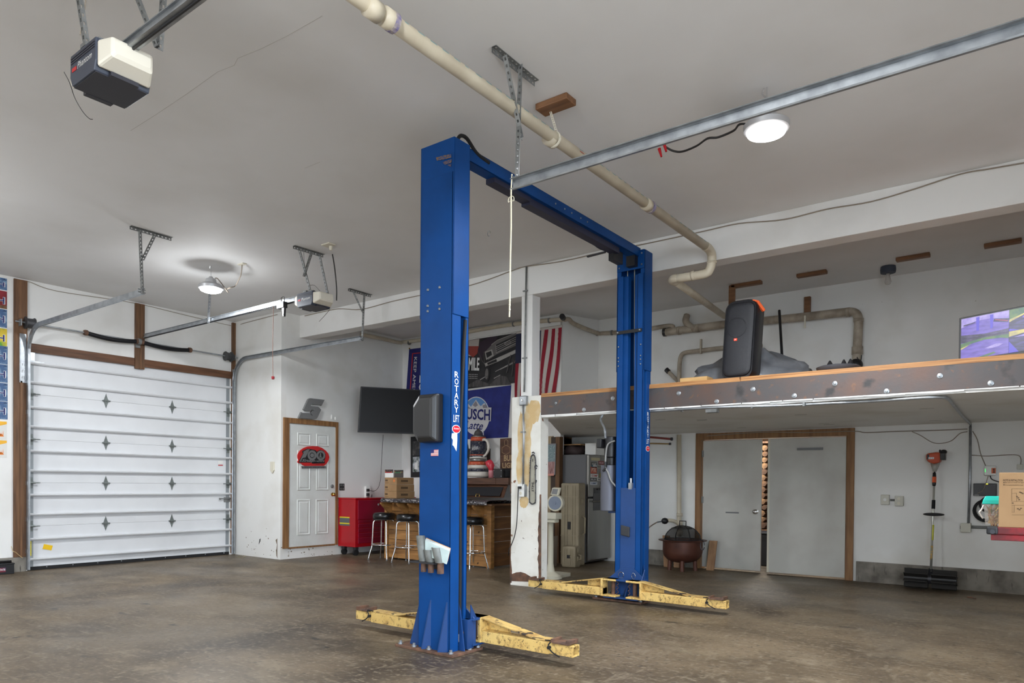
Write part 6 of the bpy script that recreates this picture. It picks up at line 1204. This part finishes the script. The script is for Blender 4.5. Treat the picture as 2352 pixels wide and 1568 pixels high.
a,b=X(1362,1175,FX1).y,X(1382,1175,FX1).y; MB().box((FX1,a,X(1365,1172,FX1).z),(FX1+.004,a+.22,X(1365,1120,FX1).z)).build('dispenser',mat('dispenser_dark',c(66,66,66),.4),fd); MB().box((FX1+.004,a+.02,X(1365,1132,FX1).z),(FX1+.008,a+.2,X(1365,1122,FX1).z)).build('dispenser_panel',BLACKG,fd)
STK=[('',1358,1378,1050,1057,c(196,186,150),None),('HOLLEY',1358,1371,1061,1069,c(60,60,64),c(230,230,230)),('FOX',1375,1388,1058,1067,c(120,40,50),c(220,190,190)),('AEM',1359,1372,1066,1073,c(70,150,190),c(240,240,240)),('SOLAR',1371,1388,1067,1075,c(176,172,160),c(30,30,30)),('PTK',1357,1371,1071,1087,c(196,90,66),c(236,210,190)),('COMP',1357,1374,1088,1096,c(224,224,220),c(180,30,36)),('',1378,1388,1086,1096,c(170,160,50),None),('FLO',1356,1370,1098,1104,c(50,50,54),c(220,220,220)),('RACING',1372,1388,1097,1104,c(216,214,206),c(60,60,60)),('SUMMIT',1356,1372,1106,1113,c(210,214,222),c(40,60,110)),('TRQ',1376,1388,1105,1114,c(150,150,150),c(40,40,40))]
for i,(s,p0,p1,q0,q1,cb_,ct_) in enumerate(STK):
    a=X(p0,q1,FX1+.003); b=X(p1,q0,FX1+.003); b.z=a.z+(X(p0,q0,FX1+.003).z-a.z)
    sk_=MB().box((FX1,a.y,a.z),(FX1+.0025,b.y,b.z)).build('sticker',mat('sticker_%d'%i,cb_,.5),fd)
    if s: text('print',s,mat('sticker_ink_%d'%i,ct_,.5),(FX1+.003,a.y+(b.y-a.y)*.1,a.z+(b.z-a.z)*.2),(0,(b.y-a.y)*.8,0),(0,0,(b.z-a.z)*.6),sk_,n=(1,0,0),bold=.03)
o=Y(1375,1044,9.9); t=thing('printer_box','white carton with a dark red logo on top of the refrigerator','box',(-5.95,10.1,zt_f)); MB().box((-6.0,9.92,zt_f),(-5.80,10.35,zt_f+.19)).build('carton_body',WHITE,t,bevel=.004); MB().box((-5.80,9.95,zt_f+.11),(-5.799,10.3,zt_f+.175)).build('logo_panel',STEEL,t); text('lettering','ACDelco',TXW,(-5.799,9.98,zt_f+.12),(0,.28,0),(0,0,.04),t,n=(1,0,0))
tag(MB().loft([[Vector((-6.22+.18*rr_*math.cos(a),9.95+.16*rr_*math.sin(a),zt_f+z+.015*math.sin(3*a))) for a in[2*PI*i/16 for i in range(16)]] for rr_,z in((.9,0),(1,.05),(.95,.1),(.8,.14),(.3,.15))]).build('folded_bag',mat('dark_bag',c(58,44,44),.7),smooth='all'),'dark soft bag with a tan flap on top of the refrigerator','bag')
tag(MB().box((-6.4,9.86,zt_f+.16),(-6.05,10.05,zt_f+.18)).build('tan_board',CARD),'tan board lying on the dark bag on the refrigerator','board')
CASE=mat('tan_case',c(150,138,114),.55,col2=c(136,124,102),scale=5)
def case(name,lab,cat,p0,w_,d_,h,ang,wheels):
    u=Vector((math.cos(ang),math.sin(ang),0)); n=Vector((-math.sin(ang),math.cos(ang),0)); up=Vector((0,0,1)); o=Vector(p0); t=thing(name,lab,cat,o+u*w_/2+n*d_/2)
    MB().obox(o,u*w_,n*d_,up*h).build('case_shell',CASE,t,bevel=.025)
    m=MB()
    for f_ in(.22,.36,.64,.78): m.obox(o+u*w_*f_-n*.008+up*.04,u*.012,up*(h-.08),n*.01)
    for z in([.16,.36,.62,.83] if h>.8 else [.5]): m.obox(o+up*h*z-n*.009+u*.01,u*(w_-.02),up*.012,n*.01)
    m.build_each('case_rib',CASE,t,per=1); m=MB()
    for z in([.2,.75] if h>.8 else [.3,.7]): m.obox(o+u*(w_-.01)+n*d_*.35+up*h*z,u*.025,n*d_*.3,up*.07)
    m.build_each('case_latch',CASE,t,bevel=.005,per=1); z=.48
    p=o+u*(w_+.005)+n*d_*.5
    MB().tube([p+up*h*(z-.1),p+u*.045+up*h*(z-.08),p+u*.045+up*h*(z+.1),p+up*h*(z+.12)],.013,8).build('case_handle',CASE,t,smooth='all')
    MB().obox(o+u*w_*.42-n*.012+up*h*.44,u*.05,up*(.12 if h>.8 else .05),n*.01).build('name_plate',BLACK,t); return t
tp=Y(1286,1293,9.40); case('rifle_case','tall tan hard case standing against the refrigerator','case',(tp.x,9.40,0),.33,.22,Y(1300,1109,9.40).z,.04,0)
tp=Y(1289,1301,9.18); case('tool_case','small tan hard case standing before the tall tan case','case',(tp.x,9.18,0),.24,.18,Y(1300,1254,9.18).z,.08,0)
# wall end, poster, boards, scale
WPOST=mat('old_post_wood',c(112,80,50),.7,col2=c(80,54,34),scale=4,stretch=(6,6,.5))
tag(MB().box((-6.36,9.60,0),(-6.28,9.70,2.03)).build('timber_post',WPOST,bevel=.004),'bare timber post left of the refrigerator','post')
tag(MB().box((-6.46,9.62,0),(-6.37,9.69,2.03)).build('timber_post',mat('dark_post',c(66,52,42),.7),bevel=.004),'dark timber post behind the column casing','post')
tag(MB().box((-6.7,YBAR-.05,0),(-6.47,YBAR-.02,2.05)).build('plywood_sheet',mat('tan_panel',c(168,148,118),.7)),'tan wall panel behind the column casing','panel')
pf=thing('wall_poster','tall flag-pattern poster with red base behind the column casing','poster',Y(1265,1090,9.6)); f_=lambda p,q,d=0:Y(p,q,9.58-d)
MB().prism([f_(1250,1092),f_(1275,1090),f_(1277,1018),f_(1250,1019)],(0,.012,0)).build('poster_board',mat('poster_grey',c(130,128,130),.6),pf); MB().prism([f_(1250,1060,.002),f_(1274,1059,.002),f_(1275.5,1021,.002),f_(1250,1022,.002)],(0,.001,0)).build('star_field',mat('poster_teal',c(120,140,142),.6,col2=c(200,206,206),scale=60,lo=.6,hi=.62),pf); MB().prism([f_(1250,1088,.002),f_(1273,1087,.002),f_(1274,1060,.002),f_(1250,1061,.002)],(0,.001,0)).build('lower_picture',mat('poster_pink',c(180,140,136),.6,col2=c(110,60,56),scale=14,stretch=(4,4,.6)),pf); MB().prism([f_(1250,1093,.003),f_(1272,1092,.003),f_(1272.5,1087,.003),f_(1250,1088,.003)],(0,.001,0)).build('pink_band',mat('poster_band',c(206,140,126),.6),pf)
tag(MB().prism([Z(1264,1302)+Vector((0,0,.0)),Z(1277,1300)+Vector((0,0,0)),Y(1280,1230,Z(1277,1300).y+.12),Y(1265,1232,Z(1264,1302).y+.12)],(0,.02,0)).build('taupe_board',mat('taupe_panel',c(120,108,94),.6)),'taupe panel leaning on the post beside the small tan case','panel')
so=Z(1264,1336); so=Vector((-5.28,8.0,0)); SCM=mat('scale_ivory',c(196,190,170),.45); o=Y(1264,1330,8.0); so.x=o.x
sc_=thing('platform_scale','old ivory platform scale with round dial behind the column casing','scale',so); z_=lambda q:Y(1270,q,7.95).z
MB().lathe(so,[(.16,0),(.16,.04),(.06,.09),(.04,.2),(.036,z_(1200)),(.05,z_(1197))],20).box(so+Vector((-.3,-.02,0)),so+Vector((.1,.35,.05))).build('scale_column',SCM,sc_,smooth=True)
a=Y(1281,1190,7.95); MB().box((so.x-.1,7.9,z_(1192)),(a.x,8.05,z_(1177))).box((so.x-.08,7.92,z_(1200)),(a.x-.03,8.03,z_(1192))).build('beam_box',SCM,sc_,bevel=.008)
d0=Y(1275,1155,7.93); MB().lathe(d0+Vector((-.03,.06,0)),[(.11,-.05),(.115,0),(.11,.03),(.09,.035)],24,(.25,-1,0)).build('dial_case',SCM,sc_,smooth=True); ax=Vector((.25,-1,0)).normalized(); MB().lathe(d0+Vector((-.03,.06,0))+ax*.036,[(.09,0),(.088,.003),(.02,.004),(.018,.02),(.003,.022)],24,ax).build('dial_face',mat('dial_blue_grey',c(120,128,142),.4),sc_,smooth=True)
p=[Y(1264,1136,7.93),Y(1281,1138,7.93),Y(1285,1121,7.98),Y(1268,1120,7.98)]; MB().prism(p,(0,.05,.01)).build('readout',SCM,sc_,bevel=.006); cpt=sum(p,Vector())/4; MB().prism([cpt+(q_-cpt)*.72+Vector((0,-.004,.002)) for q_ in p],(0,.003,0)).build('readout_window',SG,sc_)
tag(MB().box((-6.62,10.05,1.86),(-6.05,10.46,1.9)).box((-6.62,10.05,1.5),(-6.6,10.46,2.05)).build('wall_shelf',mat('dark_shelf',c(50,42,38),.7)),'dark shelf in the corner above the refrigerator','shelf')  # dark-coloured shelf put in for the dark opening above the fridge
# ================================================================ FOREGROUND RIGHT: TOOL CART
TY=4.75; tl=Y(2293,1210,TY); zt_=tl.z
tcart=thing('tool_cart','red tool cart reaching in at the right edge','tool cart',(.4,TY+.2,0))
xa=Y(2276,1240,TY).x; MB().box((xa,TY-.005,Y(2276,1240,TY).z),(.72,TY+.5,Y(2276,1226,TY).z)).build('cart_lip',REDD,tcart,bevel=.003)
MB().box((tl.x-.01,TY-.015,Y(2276,1226,TY).z),(.74,TY+.5,zt_)).build('cart_tray',REDD,tcart,bevel=.005)
a=Y(2266,1226,TY); MB().box((a.x,TY-.03,a.z),(tl.x+.0,TY+.1,zt_+.002)).build('corner_bumper',BLACK,tcart,bevel=.008)
MB().cyl((tl.x-.025,TY-.03,zt_-.025),(tl.x-.025,TY-.036,zt_-.025),.012).build('bumper_bolt',STEEL,tcart)
MB().box((.12,TY+.02,.1),(.70,TY+.48,Y(2276,1240,TY).z)).build('cart_body',REDD,tcart,bevel=.006)
for x in(.16,.66):
    for y in(TY+.06,TY+.44): MB().cyl((x-.02,y,.05),(x+.02,y,.05),.05,n=14).build('wheel',RUBBER,tcart)
cb_=thing('carton','tan carton with printed installation notes on the tool cart','box',(tl.x+.2,TY+.1,zt_)); zc1=Y(2293,1085,TY).z; x0=tl.x; CW=.42
MB().box((x0,TY,zt_),(x0+CW,TY+.22,zc1)).build('carton_body',CARD,cb_,bevel=.003)
def ct(s,p0,q0,p1,q1,bold=0,nm='print'):
    a=Y(p0,q1,TY-.0015); b=Y(p1,q0,TY-.0015); text(nm,s,INK,a,(b.x-a.x,0,0),(0,0,Y(p0,q0,TY-.0015).z-a.z),cb_,n=(0,-1,0),bold=bold,lift=0)
ct('NOTE & INSTALLTION',2304,1100,2349,1105,.02); ct('Be sure to install the light',2309,1106,2352,1110); ct('It is recommended to turn',2309,1111.5,2350,1115)
m=MB()
for p,q in((2306,1108),(2306,1113)): a=Y(p,q,TY-.001); m.box(a+Vector((-.003,-.001,-.003)),a+Vector((.003,0,.003)))
def ln(p0,q0,p1,q1,t=.0012): a,b=Y(p0,q0,TY-.001),Y(p1,q1,TY-.001); m.bar(a,b,t,t,(0,1,0))
for a in((2324,1122,2380,1122),(2324,1122,2324,1151),(2324,1151,2380,1151),(2324,1133,2335,1132),(2335,1132,2335,1151),(2324,1160,2380,1160),(2324,1182,2380,1182),(2330,1160,2330,1176),(2324,1176,2330,1176)): ln(*a)
for p,q in((2336,1140),(2339,1143),(2341,1147),(2343,1130),(2346,1131),(2349,1133),(2338,1168),(2342,1170),(2345,1167),(2326,1155)): a=Y(p,q,TY-.001); m.box(a+Vector((-.004,-.001,-.003)),a+Vector((.004,0,.003)))
m.build('line_drawing',INK,cb_); MB().box(Y(2324,1176,TY-.0005)-Vector((0,.0005,0)),Y(2330,1160,TY-.0005)).build('shaded_strip',mat('carton_shade',c(150,118,82),.8),cb_)
# clear tub of cartridges
TL_=mat('teal_lid',c(0,186,170),.35); CLR=mat('clear_plastic',c(226,222,216),.12,alpha=.28,spec=.6); tx0=Y(2259,1210,TY+.24).x; tx1=tl.x+.06; ty0,ty1=TY+.23,TY+.38; zt2=Y(2258,1156,TY+.23).z
tub=thing('plastic_tub','clear tub full of brass cartridges with a teal lid beside the carton','tub',((tx0+tx1)/2,TY+.3,zt_))
m=MB(); q2=lambda z,i:[(tx0+i,ty0+i,z),(tx1-i,ty0+i,z),(tx1-i,ty1-i,z),(tx0+i,ty1-i,z)]
m.loft([q2(zt_+.002,.008),q2(zt2,0)],False); m.poly(q2(zt_+.002,.008)); m.build('tub_wall',CLR,tub)
m=MB(); z1=Y(2258,1139,TY+.23).z; m.loft([q2(zt2-.003,-.008),q2(zt2+.02,-.004),q2(z1,.006)]); m.build('tub_lid',TL_,tub,bevel=.004)
MB().tube(smooth([(tx0-.002,ty0+.03,zt2-.01),(tx0-.014,ty0+.025,zt2-.04),(tx0-.022,ty0+.025,zt_+.07),(tx0-.005,ty0+.03,zt_+.035)],4),.0045,7).build('tub_handle',mat('handle_clear',c(220,214,206),.3),tub,smooth='all')
random.seed(4); CO=mat('bullet_copper',c(170,100,70),.3,.9)
proto=None
for i in range(60):
    p=Vector((random.uniform(tx0+.02,tx1-.02),random.uniform(ty0+.018,ty1-.018),zt_+.012+random.random()**1.3*(zt2-zt_-.03))); d=Vector((random.uniform(-.4,.4),random.uniform(-1,1)*.5,random.uniform(.2,1))).normalized()
    if proto is None:
        a=(0,0,1); cr_=thing('cartridge','loose brass rifle cartridge inside the clear tub','cartridge',(0,0,0),'cartridges in the clear tub')
        MB().lathe((0,0,-.02),[(.0045,0),(.0048,.002),(.0048,.03),(.003,.035),(.003,.04)],8).build('brass_case',BRASS,cr_,smooth='all'); MB().lathe((0,0,.02),[(.003,0),(.0029,.005),(.0005,.016)],8).build('bullet',CO,cr_,smooth='all'); proto=cr_; t=cr_
    else: t=copy_tree(proto)
    t.location=p; t.rotation_euler=d.to_track_quat('Z','Y').to_euler()
# ================================================================ LEFT EDGE
PB=[('blue',640,667),('red',669.5,710),('blue',711.5,753),('green',755.5,795.5),('blue',796,837),('blue',838,879),('blue',880.5,921.5),('blue',922.5,963),('orange',968,1010),('orange',1011.5,1051)]
BLM=mat('poster_mountain',c(66,96,138),.6,col2=c(120,150,180),scale=14,lo=.45,hi=.65); REDP=mat('poster_red',c(146,34,44),.6,col2=c(116,28,34),scale=5); GRP=mat('poster_green',c(96,160,50),.6,col2=c(226,196,60),scale=3,lo=.45,hi=.55); WHP=mat('poster_white',c(222,220,214),.6); ORP=mat('poster_orange',c(238,130,40),.6); YLP=mat('poster_yellow',c(240,180,50),.6)
names=[('dark blue beer carton panel highest on the left wall','blue'),('red beer carton panel, second from the top on the left wall',''),('blue carton panel between the red and the green one',''),('green and yellow beer carton panel on the left wall',''),('blue carton panel directly below the green one',''),('blue carton panel, second below the green one',''),('blue carton panel, third below the green one',''),('blue carton panel directly above the orange antler ones',''),('white carton panel with orange antlers, upper of two',''),('white carton panel with orange antlers, lowest on the left wall','')]
for i,((kd,q0,q1),(lab,_)) in enumerate(zip(PB,names)):
    pe=15.5 if kd=='orange' else (17.5 if i in(4,5,6,7) else 16); a=X(pe,q1,XG+.004); b=X(pe,q0,XG+.004); y1=a.y; y0=y1-.50; h=b.z-a.z
    t=thing('beer_poster',lab,'carton panel',(XG,y1-.25,a.z),'beer carton panels on the left wall')
    MB().box((XG,y0,a.z),(XG+.004,y1,b.z)).build('panel_card',{'blue':BLM,'red':REDP,'green':GRP,'orange':WHP}[kd],t)
    if kd!='orange':
        text('lettering','BUSCH',TXW,(XG+.004,y1-.47,a.z+h*.24),(0,.45,0),(0,0,h*.42),t,n=(1,0,0),bold=.05,lift=.001); text('lettering','BUSCH',NAVY,(XG+.004,y1-.465,a.z+h*.25),(0,.435,0),(0,0,h*.39),t,n=(1,0,0),bold=.01,lift=.002)
        if kd=='blue':
            m=MB(); 
            for j in range(9): yy=y0+.5*j/9; m.prism([(XG+.0042,yy,b.z-.03),(XG+.0042,yy+.028,b.z-.005-.02*(j%2)),(XG+.0042,yy+.056,b.z-.03)],(.0005,0,0))
            m.build('pine_ridge',mat('pine_%d'%i,c(44,70,106),.6),t)
        if kd=='red': MB().prism([(XG+.0042,y0,a.z),(XG+.0042,y1,a.z),(XG+.0042,y1,a.z+h*.2),(XG+.0042,y1-.2,a.z+h*.12),(XG+.0042,y0,a.z+h*.2)],(.0005,0,0)).build('wood_strip',LUM,t)
    else:
        MB().prism([(XG+.0042,y0,b.z),(XG+.0042,y1,b.z),(XG+.0042,y1,b.z-h*.14),(XG+.0042,y1-.12,b.z-h*.3),(XG+.0042,y0,b.z-h*.3)],(.0005,0,0)).build('yellow_corner',YLP,t)
        m=MB()
        for j in range(5): yy=y1-.14+.022*j; m.prism([(XG+.0042,yy,a.z+h*.2),(XG+.0042,yy+.01,a.z+h*(.45+.08*(j%3))),(XG+.0042,yy+.012,a.z+h*.25)],(.0008,0,0))
        m.prism([(XG+.0042,y1-.15,a.z+h*.15),(XG+.0042,y1-.03,a.z+h*.18),(XG+.0042,y1-.06,a.z+h*.32),(XG+.0042,y1-.14,a.z+h*.3)],(.0008,0,0)); m.build('antler_print',ORP,t)
bo=Z(33,1317); t=thing('car_battery','black car battery with a coloured label at the lower left edge','battery',(bo.x,bo.y-.13,0)); x1=bo.x; y1=bo.y; z1=X(33,1292,x1).z
MB().box((x1-.18,y1-.27,0),(x1,y1,z1)).box((x1-.185,y1-.275,z1-.02),(x1+.005,y1+.005,z1)).build('battery_case',BLACK,t,bevel=.006); MB().box((x1-.16,y1-.25,z1),(x1-.03,y1-.02,z1+.035)).build('battery_top',BLACKG,t,bevel=.008)
lb=MB().box((x1,y1-.26,z1*.22),(x1+.002,y1-.1,z1*.62)).build('battery_label',mat('label_red_blue',c(120,30,30),.5,col2=c(40,40,110),scale=7),t); text('lettering','INTERSTATE',TXW,(x1+.002,y1-.255,z1*.36),(0,.15,0),(0,0,z1*.17),lb,n=(1,0,0),bold=.02,lift=.001)
MB().tube(smooth([(x1-.05,y1-.27,z1+.03),(x1-.06,y1-.22,z1+.08),(x1-.04,y1-.17,z1+.03)],5),.008,6).build('battery_strap',BLACK,t,smooth='all')
cable('loose_wire',[X(26,1254,XG+.06),X(30,1265,XG+.06),X(36,1268,XG+.07),X(44,1275,XG+.07),X(52,1281,XG+.09)],.004,mat('tan_wire',c(196,170,120),.6),'thin tan sensor wire hanging over the left curb',4,'wire')
o=Z(548,1278); m=MB()
for k_ in range(3): m.tube(smooth([o+Vector((.02*k_,-.02,.006)),o+Vector((.12,.0+.03*k_,.02)),o+Vector((.22,-.06,.008)),o+Vector((.1,-.1,.006)),o+Vector((-.05,-.05,.006))],5),.004,5)
tag(m.build('loose_wire',mat('tan_wire2',c(150,140,116),.6),smooth='all'),'loop of thin wire on the floor at the right door post','wire')
